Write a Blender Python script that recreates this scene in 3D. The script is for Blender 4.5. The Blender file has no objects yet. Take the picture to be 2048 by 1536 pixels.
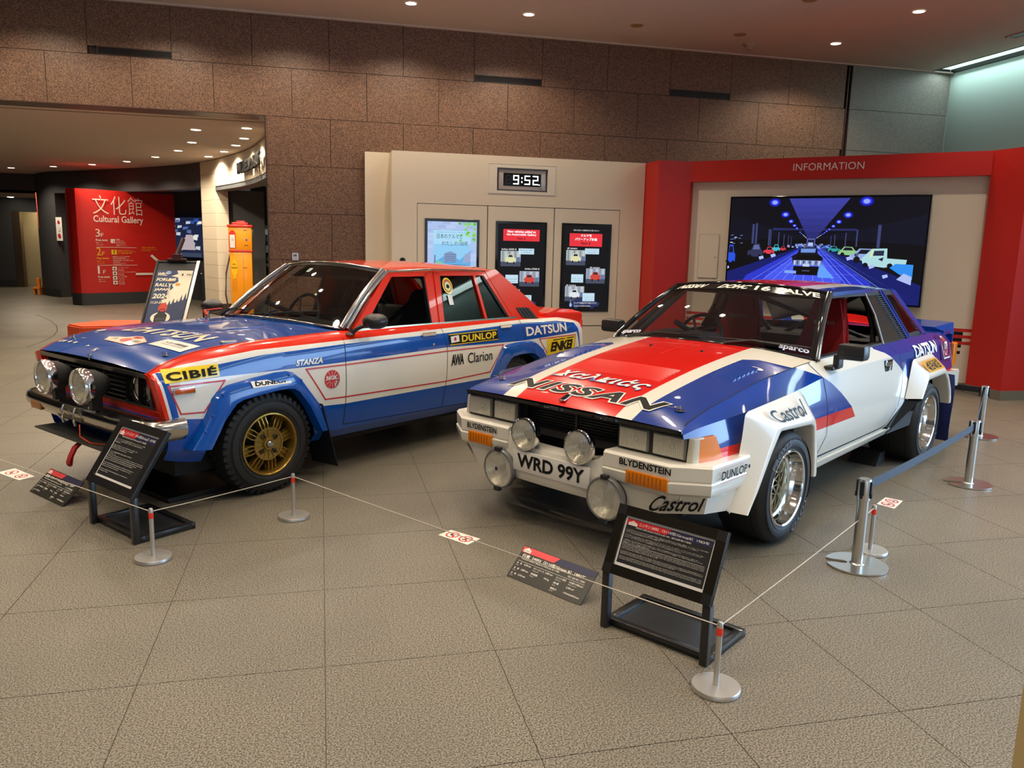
import bpy, bmesh, math, random
from mathutils import Vector, Matrix
PI = math.pi
sc = bpy.context.scene
C = sc.collection
random.seed(7)

# ------------------------------------------------------------------ camera, world, view
cam_d = bpy.data.cameras.new('camera'); cam = bpy.data.objects.new('camera', cam_d); C.objects.link(cam); sc.camera = cam
cam_d.sensor_width = 36.0; cam_d.lens = 36.0*1579.057/2048.0; cam_d.clip_start = .05; cam_d.clip_end = 200
TH, PITCH, ROLL = 0.2381828, 0.1721148, 0.0237903
_r = Vector((math.cos(TH), -math.sin(TH), 0)); _f0 = Vector((math.sin(TH), math.cos(TH), 0))
_f = _f0*math.cos(PITCH) + Vector((0, 0, -math.sin(PITCH))); _u = _f0*math.sin(PITCH) + Vector((0, 0, math.cos(PITCH)))
_R = _r*math.cos(ROLL) + _u*math.sin(ROLL); _U = -_r*math.sin(ROLL) + _u*math.cos(ROLL)
cam.matrix_world = Matrix(((_R.x, _U.x, -_f.x, 0), (_R.y, _U.y, -_f.y, 0), (_R.z, _U.z, -_f.z, 1.51649), (0, 0, 0, 1)))

w = bpy.data.worlds.new('world'); sc.world = w; w.use_nodes = True
w.node_tree.nodes['Background'].inputs[0].default_value = (.55, .68, .85, 1); w.node_tree.nodes['Background'].inputs[1].default_value = .5
vs = sc.view_settings; vs.view_transform = 'Standard'; vs.look = 'None'; vs.exposure = 0.12; vs.gamma = 1.0; vs.use_curve_mapping = False
sc.cycles.max_bounces = 8; sc.cycles.transparent_max_bounces = 24; sc.cycles.sample_clamp_indirect = 6.0; sc.cycles.caustics_reflective = False; sc.cycles.caustics_refractive = False
sc.cycles.use_denoising = True

WARM = (1.0, .84, .64)
def area(name, loc, rot, sx, sy, power, col, spread=180):
    l = bpy.data.lights.new(name, 'AREA'); l.shape = 'RECTANGLE'; l.size = sx; l.size_y = sy; l.energy = power; l.color = col
    o = bpy.data.objects.new(name, l); C.objects.link(o); o.location = loc; o.rotation_euler = rot; l.spread = math.radians(spread); return o
# daylight through the tall windows of the right wall (towards and behind the camera)
area('window_daylight', (9.0, 1.6, 1.9), (0, PI/2, 0), 3.2, 6.5, 250, (.42, .67, 1.0), 112)
# daylight through the entrance glazing behind the camera
area('entrance_daylight', (1.5, -5.4, 2.0), (PI/2, 0, 0), 9.0, 3.0, 60, (.80, .88, 1.0))
HALL_E, LOB_E = 88, 135

# ------------------------------------------------------------------ materials
_M = {}
def mat(name, col, rough=.5, metal=0.0, coat=0.0, emit=0.0, spec=.5, alpha=1.0):
    if name in _M: return _M[name]
    m = bpy.data.materials.new(name); m.use_nodes = True; b = m.node_tree.nodes['Principled BSDF']
    b.inputs['Base Color'].default_value = (*col, 1); b.inputs['Roughness'].default_value = rough; b.inputs['Metallic'].default_value = metal
    b.inputs['Coat Weight'].default_value = coat; b.inputs['Coat Roughness'].default_value = .03; b.inputs['Specular IOR Level'].default_value = spec
    if emit: b.inputs['Emission Color'].default_value = (*col, 1); b.inputs['Emission Strength'].default_value = emit
    _M[name] = m; return m
def glow(name, col, s=1.0):
    if name in _M: return _M[name]
    m = bpy.data.materials.new(name); m.use_nodes = True; b = m.node_tree.nodes['Principled BSDF']
    b.inputs['Base Color'].default_value = (0.01, 0.01, 0.01, 1); b.inputs['Roughness'].default_value = .35; b.inputs['Specular IOR Level'].default_value = .2
    b.inputs['Emission Color'].default_value = (*col, 1); b.inputs['Emission Strength'].default_value = s
    _M[name] = m; return m
def h(c):
    c = c.lstrip('#'); v = [int(c[i:i+2], 16)/255 for i in (0, 2, 4)]
    return tuple(x/12.92 if x <= .04045 else ((x+.055)/1.055)**2.4 for x in v)
def noise_mat(name, c1, c2, scale, rough=.5, p0=.35, p1=.65, bump=0.0, c3=None, sc3=4.0, detail=3, spec=.5, f3=.5, rvar=0.0):
    if name in _M: return _M[name]
    m = mat(name, c1, rough, spec=spec); nt = m.node_tree; N = nt.nodes; L = nt.links; b = N['Principled BSDF']
    tc = N.new('ShaderNodeNewGeometry'); n = N.new('ShaderNodeTexNoise'); n.inputs['Scale'].default_value = scale; n.inputs['Detail'].default_value = detail
    n.inputs['Roughness'].default_value = .7
    L.new(tc.outputs['Position'], n.inputs['Vector']); r = N.new('ShaderNodeValToRGB'); L.new(n.outputs['Fac'], r.inputs[0])
    r.color_ramp.elements[0].position = p0; r.color_ramp.elements[0].color = (*c1, 1); r.color_ramp.elements[1].position = p1; r.color_ramp.elements[1].color = (*c2, 1)
    out = r.outputs[0]
    if c3:
        n2 = N.new('ShaderNodeTexNoise'); n2.inputs['Scale'].default_value = sc3; n2.inputs['Detail'].default_value = 4; L.new(tc.outputs['Position'], n2.inputs['Vector'])
        rr = N.new('ShaderNodeMapRange'); rr.inputs[1].default_value = .4; rr.inputs[2].default_value = .7; rr.inputs[4].default_value = f3; L.new(n2.outputs['Fac'], rr.inputs[0])
        mx = N.new('ShaderNodeMix'); mx.data_type = 'RGBA'; L.new(rr.outputs[0], mx.inputs[0]); L.new(out, mx.inputs[6]); mx.inputs[7].default_value = (*c3, 1); out = mx.outputs[2]
        if rvar:
            r3 = N.new('ShaderNodeMapRange'); r3.inputs[3].default_value = rough-rvar; r3.inputs[4].default_value = rough+rvar; L.new(n2.outputs['Fac'], r3.inputs[0]); L.new(r3.outputs[0], b.inputs['Roughness'])
    L.new(out, b.inputs['Base Color'])
    if bump:
        bp = N.new('ShaderNodeBump'); bp.inputs['Strength'].default_value = bump; bp.inputs['Distance'].default_value = .002; L.new(n.outputs['Fac'], bp.inputs['Height']); L.new(bp.outputs[0], b.inputs['Normal'])
    return m
def glass_mat(name, tint, refl=1.0):
    if name in _M: return _M[name]
    m = bpy.data.materials.new(name); m.use_nodes = True; nt = m.node_tree; N = nt.nodes; L = nt.links; N.clear()
    o = N.new('ShaderNodeOutputMaterial'); t = N.new('ShaderNodeBsdfTransparent'); t.inputs[0].default_value = (*tint, 1)
    g = N.new('ShaderNodeBsdfGlossy'); g.inputs['Roughness'].default_value = .02; g.inputs[0].default_value = (refl, refl, refl, 1)
    fr = N.new('ShaderNodeFresnel'); fr.inputs[0].default_value = 1.5; mx = N.new('ShaderNodeMixShader')
    L.new(fr.outputs[0], mx.inputs[0]); L.new(t.outputs[0], mx.inputs[1]); L.new(g.outputs[0], mx.inputs[2]); L.new(mx.outputs[0], o.inputs[0])
    _M[name] = m; return m

# ------------------------------------------------------------------ object helpers
def tag(o, label=None, cat=None, group=None, kind=None):
    if label: o['label'] = label
    if cat: o['category'] = cat
    if group: o['group'] = group
    if kind: o['kind'] = kind
    return o
def thing(name, label, cat, loc=(0, 0, 0), rz=0.0, group=None):
    o = bpy.data.objects.new(name, None); C.objects.link(o); o.location = loc; o.rotation_euler = (0, 0, rz); o.empty_display_size = .1
    return tag(o, label, cat, group)
def obj(name, bm, mats, parent=None, smooth=None, label=None, kind=None, recalc=True):
    if recalc: bmesh.ops.recalc_face_normals(bm, faces=bm.faces)
    me = bpy.data.meshes.new(name); bm.to_mesh(me); bm.free()
    if not isinstance(mats, (list, tuple)): mats = [mats]
    for m in mats: me.materials.append(m)
    if smooth is not None:
        for p in me.polygons: p.use_smooth = True
        me.set_sharp_from_angle(angle=math.radians(smooth))
    o = bpy.data.objects.new(name, me); C.objects.link(o)
    if parent: o.parent = parent
    if label: o['label'] = label
    if kind: o['kind'] = kind
    return o
def copy_tree(o, parent=None):
    c = o.copy(); C.objects.link(c)
    if parent: c.parent = parent
    for ch in list(o.children): copy_tree(ch, c)
    return c
def NB(): return bmesh.new()
def hexa(bm, P, mi=0):
    v = [bm.verts.new(p) for p in P]
    for q in ((0, 3, 2, 1), (4, 5, 6, 7), (0, 1, 5, 4), (1, 2, 6, 5), (2, 3, 7, 6), (3, 0, 4, 7)):
        f = bm.faces.new([v[i] for i in q]); f.material_index = mi
    return v
def box(bm, x0, x1, y0, y1, z0, z1, mi=0, M=None, bev=0.0):
    P = [(x0, y0, z0), (x1, y0, z0), (x1, y1, z0), (x0, y1, z0), (x0, y0, z1), (x1, y0, z1), (x1, y1, z1), (x0, y1, z1)]
    if M: P = [M @ Vector(p) for p in P]
    v = hexa(bm, P, mi)
    if bev:
        es = {e for q in v for e in q.link_edges}
        r = bmesh.ops.bevel(bm, geom=list(es), offset=bev, segments=2, affect='EDGES', profile=.5)
        for f in r['faces']: f.material_index = mi
def prism(bm, A, B, mi=0, cap=True):
    a = [bm.verts.new(p) for p in A]; b = [bm.verts.new(p) for p in B]; n = len(a)
    if cap:
        for q in (list(reversed(a)), b):
            try: bm.faces.new(q).material_index = mi
            except ValueError: pass
    for i in range(n): bm.faces.new((a[i], a[(i+1) % n], b[(i+1) % n], b[i])).material_index = mi
def tube(bm, pts, r, n=8, mi=0, closed=False, rs=None):
    pts = [Vector(p) for p in pts]; rings = []; m = len(pts); up = Vector((0, 0, 1))
    for i, p in enumerate(pts):
        d = (pts[(i+1) % m] - pts[i-1]) if closed else (pts[min(i+1, m-1)] - pts[max(i-1, 0)])
        d.normalize(); a = d.cross(up)
        if a.length < .05: a = d.cross(Vector((1, 0, 0)))
        a.normalize(); b = d.cross(a); rr = rs[i] if rs else r
        rings.append([bm.verts.new(p + a*(rr*math.cos(2*PI*k/n)) + b*(rr*math.sin(2*PI*k/n))) for k in range(n)])
    for i in range(m if closed else m-1):
        A, B = rings[i], rings[(i+1) % m]
        for k in range(n): bm.faces.new((A[k], A[(k+1) % n], B[(k+1) % n], B[k])).material_index = mi
    if not closed:
        bm.faces.new(list(reversed(rings[0]))).material_index = mi; bm.faces.new(rings[-1]).material_index = mi
def lathe(bm, prof, M=None, n=32, mi=0, close=False, a0=0.0, a1=2*PI):
    M = M or Matrix.Identity(4); full = abs(a1-a0-2*PI) < 1e-6; rings = []
    cnt = n if full else n+1
    for r, z in prof:
        if r < 1e-5: rings.append([bm.verts.new(M @ Vector((0, 0, z)))]*cnt)
        else: rings.append([bm.verts.new(M @ Vector((r*math.cos(a0+(a1-a0)*k/n), r*math.sin(a0+(a1-a0)*k/n), z))) for k in range(cnt)])
    m = len(rings)
    for i in range(m if close else m-1):
        A, B = rings[i], rings[(i+1) % m]
        for k in range(n):
            k2 = (k+1) % cnt; q = []
            for v in (A[k], A[k2], B[k2], B[k]):
                if v not in q: q.append(v)
            if len(q) > 2:
                try: bm.faces.new(q).material_index = mi
                except ValueError: pass
AX = {'x': Matrix.Rotation(PI/2, 4, 'Y'), 'y': Matrix.Rotation(-PI/2, 4, 'X'), '-x': Matrix.Rotation(-PI/2, 4, 'Y'), '-y': Matrix.Rotation(PI/2, 4, 'X'), 'z': Matrix.Identity(4)}
def at(x, y, z, ax='z'): return Matrix.Translation((x, y, z)) @ AX[ax]

# text as mesh data: cached, size-1 outlines
_T = {}
def text_data(body, shear=0.0, bold=0.0, spacing=1.0):
    k = (body, shear, bold, spacing)
    if k not in _T:
        cu = bpy.data.curves.new('t', 'FONT'); cu.body = body; cu.size = 1; cu.shear = shear; cu.offset = bold; cu.space_character = spacing; cu.resolution_u = 3; cu.fill_mode = 'FRONT'
        o = bpy.data.objects.new('t', cu); me = bpy.data.meshes.new_from_object(o)
        V = [(v.co.x, v.co.y) for v in me.vertices]; F = [tuple(p.vertices) for p in me.polygons]
        bpy.data.objects.remove(o); bpy.data.curves.remove(cu); bpy.data.meshes.remove(me)
        if V:
            x0 = min(v[0] for v in V); x1 = max(v[0] for v in V); y0 = min(v[1] for v in V); y1 = max(v[1] for v in V)
        else: x0 = x1 = y0 = y1 = 0
        _T[k] = (V, F, x0, x1, y0, y1)
    return _T[k]
class Pan:
    """flat print laid on a surface: fn(u, v) -> (point, normal); all print of one panel is one mesh"""
    def __init__(s, fn, lift=.0008, step=.0006): s.fn = fn; s.bm = bmesh.new(); s.mats = []; s.lift = lift; s.step = step; s.k = 0
    def mi(s, m):
        if m not in s.mats: s.mats.append(m)
        return s.mats.index(m)
    def P(s, u, v, l):
        p, n = s.fn(u, v); return Vector(p) + Vector(n)*(s.lift + s.step*l)
    def poly(s, pts, m, l=None, div=0):
        l = s.k if l is None else l
        if div:
            (x0, y0), (x1, y1) = (min(p[0] for p in pts), min(p[1] for p in pts)), (max(p[0] for p in pts), max(p[1] for p in pts))
            tmp = bmesh.new(); tmp.faces.new([tmp.verts.new((p[0], p[1], 0)) for p in pts])
            for i in range(1, div):
                for co, no in (((x0+(x1-x0)*i/div, 0, 0), (1, 0, 0)), ((0, y0+(y1-y0)*i/div, 0), (0, 1, 0))):
                    bmesh.ops.bisect_plane(tmp, geom=tmp.faces[:]+tmp.edges[:]+tmp.verts[:], plane_co=co, plane_no=no)
            vm = {v: s.bm.verts.new(s.P(v.co.x, v.co.y, l)) for v in tmp.verts}
            for f in tmp.faces: s.bm.faces.new([vm[v] for v in f.verts]).material_index = s.mi(m)
            tmp.free(); return
        s.bm.faces.new([s.bm.verts.new(s.P(x, y, l)) for x, y in pts]).material_index = s.mi(m)
    def rect(s, x0, y0, x1, y1, m, l=None, div=0): s.poly([(x0, y0), (x1, y0), (x1, y1), (x0, y1)], m, l, div)
    def ell(s, cx, cy, rx, ry, m, l=None, n=20): s.poly([(cx+rx*math.cos(2*PI*k/n), cy+ry*math.sin(2*PI*k/n)) for k in range(n)], m, l)
    def line(s, pts, wd, m, closed=False, l=None, sub=1):
        l = s.k if l is None else l; P = [Vector(p) for p in pts]; n = len(P)
        for i in range(n if closed else n-1):
            a, b = P[i], P[(i+1) % n]; d = (b-a).normalized(); q = Vector((-d.y, d.x))*wd/2; a = a-d*wd*.5; b = b+d*wd*.5
            for j in range(sub):
                p0 = a+(b-a)*j/sub; p1 = a+(b-a)*(j+1)/sub
                s.poly([p0-q, p1-q, p1+q, p0+q], m, l)
    def text(s, body, x, y, m, hh=None, ww=None, shear=0.0, bold=0.0, size=None, l=None, align='L', spacing=1.0, rot=0.0, quad=None, grid=None):
        V, F, x0, x1, y0, y1 = text_data(body, shear, bold, spacing)
        if not V: return
        l = s.k+1 if l is None else l
        if size or quad: sx = sy = size or 1
        else: sy = hh/(y1-y0); sx = ww/(x1-x0) if ww else sy
        ox = {'L': 0, 'C': -.5, 'R': -1}[align]*(x1-x0)*sx; oy = -y0*sy if not (size or quad) else 0
        ca, sa = math.cos(rot), math.sin(rot); vs_ = []; mi = s.mi(m)
        for a, b in V:
            if quad:
                p, q = (a-x0)/(x1-x0), (b-y0)/(y1-y0); (ax, ay), (bx, by), (cx, cy), (dx, dy) = quad
                uu = (ax*(1-p)+bx*p)*(1-q)+(dx*(1-p)+cx*p)*q; vv = (ay*(1-p)+by*p)*(1-q)+(dy*(1-p)+cy*p)*q
            else:
                p, q = (a-x0)*sx+ox, b*sy+oy; uu, vv = x+p*ca-q*sa, y+p*sa+q*ca
            vs_.append((uu, vv))
        grid = grid or getattr(s, 'grid', None)
        if grid:
            t = bmesh.new(); tv = [t.verts.new((a, b, 0)) for a, b in vs_]
            for f in F:
                try: t.faces.new([tv[i] for i in f])
                except ValueError: pass
            for ax_ in (0, 1):
                lo, hi = min(q[ax_] for q in vs_), max(q[ax_] for q in vs_); g_ = math.ceil(lo/grid)*grid
                while g_ < hi:
                    co = [0, 0, 0]; no = [0, 0, 0]; co[ax_] = g_; no[ax_] = 1; bmesh.ops.bisect_plane(t, geom=t.faces[:]+t.edges[:]+t.verts[:], dist=1e-6, plane_co=co, plane_no=no); g_ += grid
            vm = {v: s.bm.verts.new(s.P(v.co.x, v.co.y, l)) for v in t.verts if v.link_faces}
            for f in t.faces: s.bm.faces.new([vm[v] for v in f.verts]).material_index = mi
            t.free(); return
        vs_ = [s.bm.verts.new(s.P(a, b, l)) for a, b in vs_]
        for f in F:
            try: s.bm.faces.new([vs_[i] for i in f]).material_index = mi
            except ValueError: pass
    def done(s, name, parent=None, label=None, kind=None):
        return obj(name, s.bm, s.mats, parent, None, label, kind, recalc=False)
def plane_fn(org, U, V):
    org, U, V = Vector(org), Vector(U).normalized(), Vector(V).normalized(); Nn = U.cross(V)
    return lambda u, v: (org+U*u+V*v, Nn)
def bilerp_fn(c00, c10, c11, c01, W, H):
    c00, c10, c11, c01 = map(Vector, (c00, c10, c11, c01)); n = (c10-c00).cross(c01-c00).normalized()
    def fn(u, v):
        p, q = u/W, v/H; return ((c00*(1-p)+c10*p)*(1-q)+(c01*(1-p)+c11*p)*q, n)
    return fn

white_print = mat('white_print', (.82, .80, .74), .5); black_print = mat('black_print', (.010, .010, .010), .45, spec=.15); red_print = mat('red_print', h('#c2232e'), .45)
yellow_print = mat('yellow_print', h('#f2c81e'), .45); navy_print = mat('navy_print', h('#24264a'), .45); blue_print = mat('blue_print', h('#2c4aa0'), .45)
green_print = mat('green_print', h('#3a9a4a'), .5); orange_print = mat('orange_print', h('#e8961e'), .5); grey_print = mat('grey_print', (.35, .35, .34), .5)
# ------------------------------------------------------------------ setting
def struct(name, bm, m, parent=None, smooth=None):
    o = obj(name, bm, m, parent, smooth)
    if not parent: o['kind'] = 'structure'
    return o
granite_floor = noise_mat('floor_granite', h('#34312b'), h('#968e7e'), 165, .40, .42, .58, .12, h('#4a463e'), 1.3, 3, .5, .25, .06)
granite_wall = noise_mat('wall_granite', h('#36251d'), h('#8a664c'), 110, .5, .40, .60, .1)
granite_grey = noise_mat('grey_granite', h('#4a4541'), h('#8d8680'), 120, .5, .36, .64, .1)
joint_m = mat('joint', h('#57534a'), .8); dark_joint = mat('dark_joint', h('#2a1c16'), .8)
plaster = mat('ceiling_paint', h('#c4b6a9'), .8); cream = mat('cream_panel', h('#d8cbb3'), .55); white_wall = mat('pale_wall', h('#cfcabc'), .7)
red_panel = mat('red_panel', h('#bb1a12'), .45); dark_wall = noise_mat('dark_wall', h('#38383a'), h('#424244'), 40, .7); dark_base = mat('dark_base', h('#2b2c2e'), .6)
grey_base = mat('grey_base', h('#6f6a60'), .5); black_m = mat('black', (.012, .012, .013), .4); black_gloss = mat('black_gloss', (.008, .008, .008), .08); black_matte = mat('black_matte', (.010, .010, .011), .75)
steel = mat('brushed_steel', (.62, .61, .58), .28, 1.0); chrome = mat('chrome', (.82, .82, .82), .06, 1.0); alu = mat('satin_aluminium', (.55, .53, .50), .38, .8)
pale_green = mat('pale_glass_wall', h('#a9bab6'), .35, coat=.3)

bm = NB(); box(bm, -16, 9.6, -6.6, 31, -.25, -.0030); floor = struct('floor', bm, joint_m)
TS, TT, TX, TY = .62981, .66080, -.64093, 2.06107
cand = []
for i in range(-24, 17):
    for j in range(-13, 44):
        x, y = TX+i*TS, TY+j*TT
        if x > 9.4 or x < -15.6 or y > 30.5: continue
        cx, cy = x+TS/2, y+TT/2; fw = cx*math.sin(TH)+cy*math.cos(TH); rt = cx*math.cos(TH)-cy*math.sin(TH)
        vis = fw > .6 and abs(rt) < fw*.72+.5
        cand.append((0 if vis else 1, math.hypot(cx, cy), x, y))
cand.sort()
bm = NB(); g = .0017; box(bm, g, TS-g, g, TT-g, -.0035, 0); tile0 = obj('tile', bm, granite_floor, floor)
for k, (v, d, x, y) in enumerate(cand[:290]):
    o = tile0 if k == 0 else tile0.copy()
    if k: C.objects.link(o)
    o.location = (x, y, 0)
bm = NB()
for v, d, x, y in cand[290:]:
    bm.faces.new([bm.verts.new(p) for p in ((x+g, y+g, 0), (x+TS-g, y+g, 0), (x+TS-g, y+TT-g, 0), (x+g, y+TT-g, 0))])
obj('tile_field', bm, granite_floor, floor, kind='stuff')
# curved expansion joint of the rotunda floor
pts = [(-5.421, 17.114), (-4.806, 15.872), (-4.45, 15.0), (-4.20, 14.2), (-4.033, 13.445), (-3.95, 12.73), (-3.95, 12.0)]
bm = NB(); P = Pan(lambda u, v: (Vector((u, v, 0)), Vector((0, 0, 1)))); P.line(pts, .012, dark_joint); P.done('curved_joint', floor)

T0 = 10.56
# hall ceiling with cut for the light slot
bm = NB(); box(bm, -16, 8.845, -6.6, T0+.02, 4.22, 4.5); ceil = struct('ceiling', bm, plaster)
bm = NB(); box(bm, 8.845, 9.2, -6.6, T0, 4.27, 4.30); slot = obj('light_slot', bm, glow('slot_light', (.55, .82, .72), 1.6), ceil)
bm = NB(); box(bm, 8.835, 8.85, -6.6, T0, 4.215, 4.30); box(bm, 9.185, 9.2, -6.6, T0, 4.215, 4.30); obj('slot_edge', bm, black_m, ceil)
for i in range(1):
    bm = NB(); box(bm, 8.30, 8.42, 5.0, 8.66, 4.212, 4.222); obj('air_slot', bm, black_m, ceil)
    bm = NB(); box(bm, 8.285, 8.30, 5.0, 8.68, 4.208, 4.222); box(bm, 8.42, 8.435, 5.0, 8.68, 4.208, 4.222); box(bm, 8.285, 8.435, 8.66, 8.68, 4.208, 4.222); obj('air_slot_frame', bm, plaster, ceil)
bm = NB(); box(bm, -16, 9.2, T0-.05, T0-.0, 4.205, 4.222); obj('shadow_gap', bm, plaster, ceil)
area('slot_lamp', (9.0, 4.5, 4.19), (0, .1, 0), .25, 12, 75, (.72, .95, .90))

# granite back wall: backing + panels
wall_back = NB()
box(wall_back, -16, -.64, T0+.03, T0+.35, 3.035, 4.3); box(wall_back, -.64, 7.455, T0+.03, T0+.35, 0, 4.3); box(wall_back, 7.455, 7.525, T0+.2, T0+.35, 0, 4.3); box(wall_back, 7.525, 9.2, T0+.03, T0+.35, 0, 4.3)
wall_back = struct('wall_back', wall_back, dark_joint)
rows = [(3.607, 4.218, 0), (3.03, 3.607, .455), (2.448, 3.03, 0), (1.868, 2.448, .455), (1.288, 1.868, 0), (.708, 1.288, .455), (.1, .708, 0)]
def panel(x0, x1, z0, z1, m):
    b = NB(); gg = .0028
    holes = [(a, c) for a, c in ((-2.489, -1.572), (1.965, 2.87), (4.697, 5.608)) if z0 > 3.6 and x0 < (a+c)/2 < x1]
    zl = z0+gg
    if holes: zl = 3.70
    box(b, x0+gg, x1-gg, T0, T0+.03, zl, z1-gg)
    return obj('stone_panel', b, m, wall_back)
for z0, z1, off in rows:
    x = 1.962 + off - .9105*20; left = -16 if z0 > 3.0 else -.64
    while x < 7.455:
        x0, x1 = max(x, left), min(x+.9105, 7.455)
        if x1-x0 > .04 and x1 > -6: panel(x0, x1, z0, z1, granite_wall)
        x += .9105
for z0, z1 in ((3.607, 4.218), (3.03, 3.607), (2.448, 3.03), (1.868, 2.448), (.1, 1.868)):
    panel(7.525, 9.2, z0, z1, granite_grey)
bm = NB(); box(bm, 7.457, 7.470, T0-.01, T0+.2, 0, 4.21); box(bm, 7.51, 7.523, T0-.01, T0+.2, 0, 4.21); obj('pilaster_edge', bm, mat('bronze_trim', h('#3a241c'), .4), wall_back)
bm = NB(); box(bm, 7.47, 7.51, T0+.03, T0+.2, 0, 4.21); obj('pilaster_back', bm, mat('bronze_trim', h('#3a241c'), .4), wall_back)
bm = NB(); box(bm, -.648, -.636, T0-.012, T0+.36, 0, 3.035); obj('opening_edge', bm, dark_joint, wall_back)
bm = NB(); box(bm, -16, -.64, T0-.012, T0+.36, 3.026, 3.036); obj('opening_head', bm, mat('bronze_trim', h('#3a241c'), .4), wall_back)
for a, c in ((-2.489, -1.572), (1.965, 2.87), (4.697, 5.608)):
    t = thing('air_vent', 'dark louvred air vent high in the granite wall, ' + ('above the lobby opening' if a < 0 else 'above the wall clock' if a < 3 else 'last one before the corner'), 'vent', (a, T0, 3.607), 0, 'wall vents')
    L = c-a; b = NB(); box(b, .003, L-.003, .02, .029, .0, .093); obj('backing', b, black_m, t)
    b = NB(); box(b, 0, L, -.004, .03, .083, .093); box(b, 0, L, -.004, .03, 0, .008); box(b, 0, .01, -.004, .03, 0, .093); box(b, L-.01, L, -.004, .03, 0, .093); obj('frame', b, mat('bronze_trim', h('#3a241c'), .4), t)
    b0 = None
    for k in range(5):
        if b0 is None:
            b = NB(); box(b, .01, L-.01, .002, .016, -.002, .002); b0 = obj('slat', b, mat('vent_slat', h('#2c211c'), .5), t); o = b0
        else: o = b0.copy(); C.objects.link(o)
        o.location = (0, 0, .018+k*.015)
# right wall, pale, washed by the slot; window band towards the camera
bm = NB(); box(bm, 9.2, 9.5, 5.2, T0, 0, 4.5); box(bm, 9.2, 9.5, -6.6, 5.2, 3.5, 4.5); box(bm, 9.2, 9.5, -6.6, 5.2, 0, .3); struct('wall_right', bm, pale_green)
wn = NB()
for y in (-6.6, -4.6, -2.6, -.6, 1.4, 3.4, 5.1): box(wn, 9.2, 9.32, y, y+.1, .3, 3.5)
box(wn, 9.2, 9.32, -6.6, 5.2, 1.9, 1.96); struct('window_1', wn, alu)
bm = NB(); box(bm, -16, -15.7, -6.6, 31, 0, 4.5); struct('wall_left', bm, dark_wall)
bm = NB(); box(bm, -16, 9.5, -6.9, -6.6, 3.4, 4.5); box(bm, -16, -4, -6.9, -6.6, 0, 3.4); box(bm, 7, 9.5, -6.9, -6.6, 0, 3.4); struct('wall_front', bm, white_wall)

# lobby beyond the opening
bm = NB(); box(bm, -16, -.3, T0+.35, 11.28, 3.05, 3.3); box(bm, -16, -.3, 11.28, 31, 3.065, 3.3); lob = struct('ceiling_lobby', bm, plaster)
bm = NB(); box(bm, -16, -.64, 11.27, 11.285, 3.046, 3.07); obj('ceiling_joint', bm, dark_joint, lob)
cur = [(-.70, 12.0), (-.783, 12.8), (-.954, 13.73), (-1.229, 14.84), (-1.734, 16.23), (-2.355, 17.61), (-2.975, 18.56), (-3.985, 19.74), (-5.597, 21.3), (-6.533, 22.18), (-7.06, 23.0)]
def crv(p):  # catmull-rom along cur
    n = len(cur)-1; p = min(max(p, 0), n-1e-6); i = int(p); t = p-i
    g_ = lambda k: Vector(cur[min(max(k, 0), n)])
    a, b, c, d = g_(i-1), g_(i), g_(i+1), g_(i+2)
    return .5*((2*b)+(c-a)*t+(2*a-5*b+4*c-d)*t*t+(3*b-a-3*c+d)*t**3)
def curve_wall(bm, p0, p1, z0, z1, th, n=24, mi=0, off=0.0):
    A, B = [], []
    for k in range(n+1):
        p = p0+(p1-p0)*k/n; q = crv(p); d = (crv(p+.02)-crv(p-.02)).normalized(); nn = Vector((d.y, -d.x))
        A.append(q+nn*off); B.append(q+nn*(off+th))
    for k in range(n):
        P = [(A[k].x, A[k].y, z0), (A[k+1].x, A[k+1].y, z0), (B[k+1].x, B[k+1].y, z0), (B[k].x, B[k].y, z0)]
        hexa(bm, P+[(x, y, z1) for x, y, z in P], mi)
S1 = 5.02; S0 = 4.45
def poly_wall(bm, pts, z0, z1, th):
    for (xa, ya), (xb, yb) in zip(pts, pts[1:]):
        P_ = [(xa, ya), (xb, yb), (xb+.0, yb+th), (xa, ya+th)]; hexa(bm, [(x, y, z0) for x, y in P_]+[(x, y, z1) for x, y in P_])
bm = NB(); curve_wall(bm, S1+.02, 10, 2.55, 3.07, .25); curve_wall(bm, 8.75, 10, 0, 2.55, .25); wall_lobby = struct('wall_lobby', bm, dark_wall)
bm = NB(); curve_wall(bm, 8.75, 10, 0, .20, .03, off=-.03); struct('baseboard_lobby', bm, dark_base)
bm = NB(); curve_wall(bm, S1+.02, 8.75, 2.54, 2.556, .26, 12, off=-.01); obj('fascia_edge', bm, black_m, wall_lobby)
back_pts = [(-6.7, 22.75), (-5.2, 22.9), (-3.9, 22.2), (-3.0, 21.4), (-2.2, 20.0), (-1.9, 19.0)]
bm = NB(); poly_wall(bm, back_pts, 0, 3.06, .2); struct('wall_lobby_back', bm, mat('niche_grey', h('#4c4e50'), .7))
bm = NB(); poly_wall(bm, [(x-.03, y-.06) for x, y in back_pts], 0, 1.02, .06); struct('trim_1', bm, dark_base)
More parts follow.
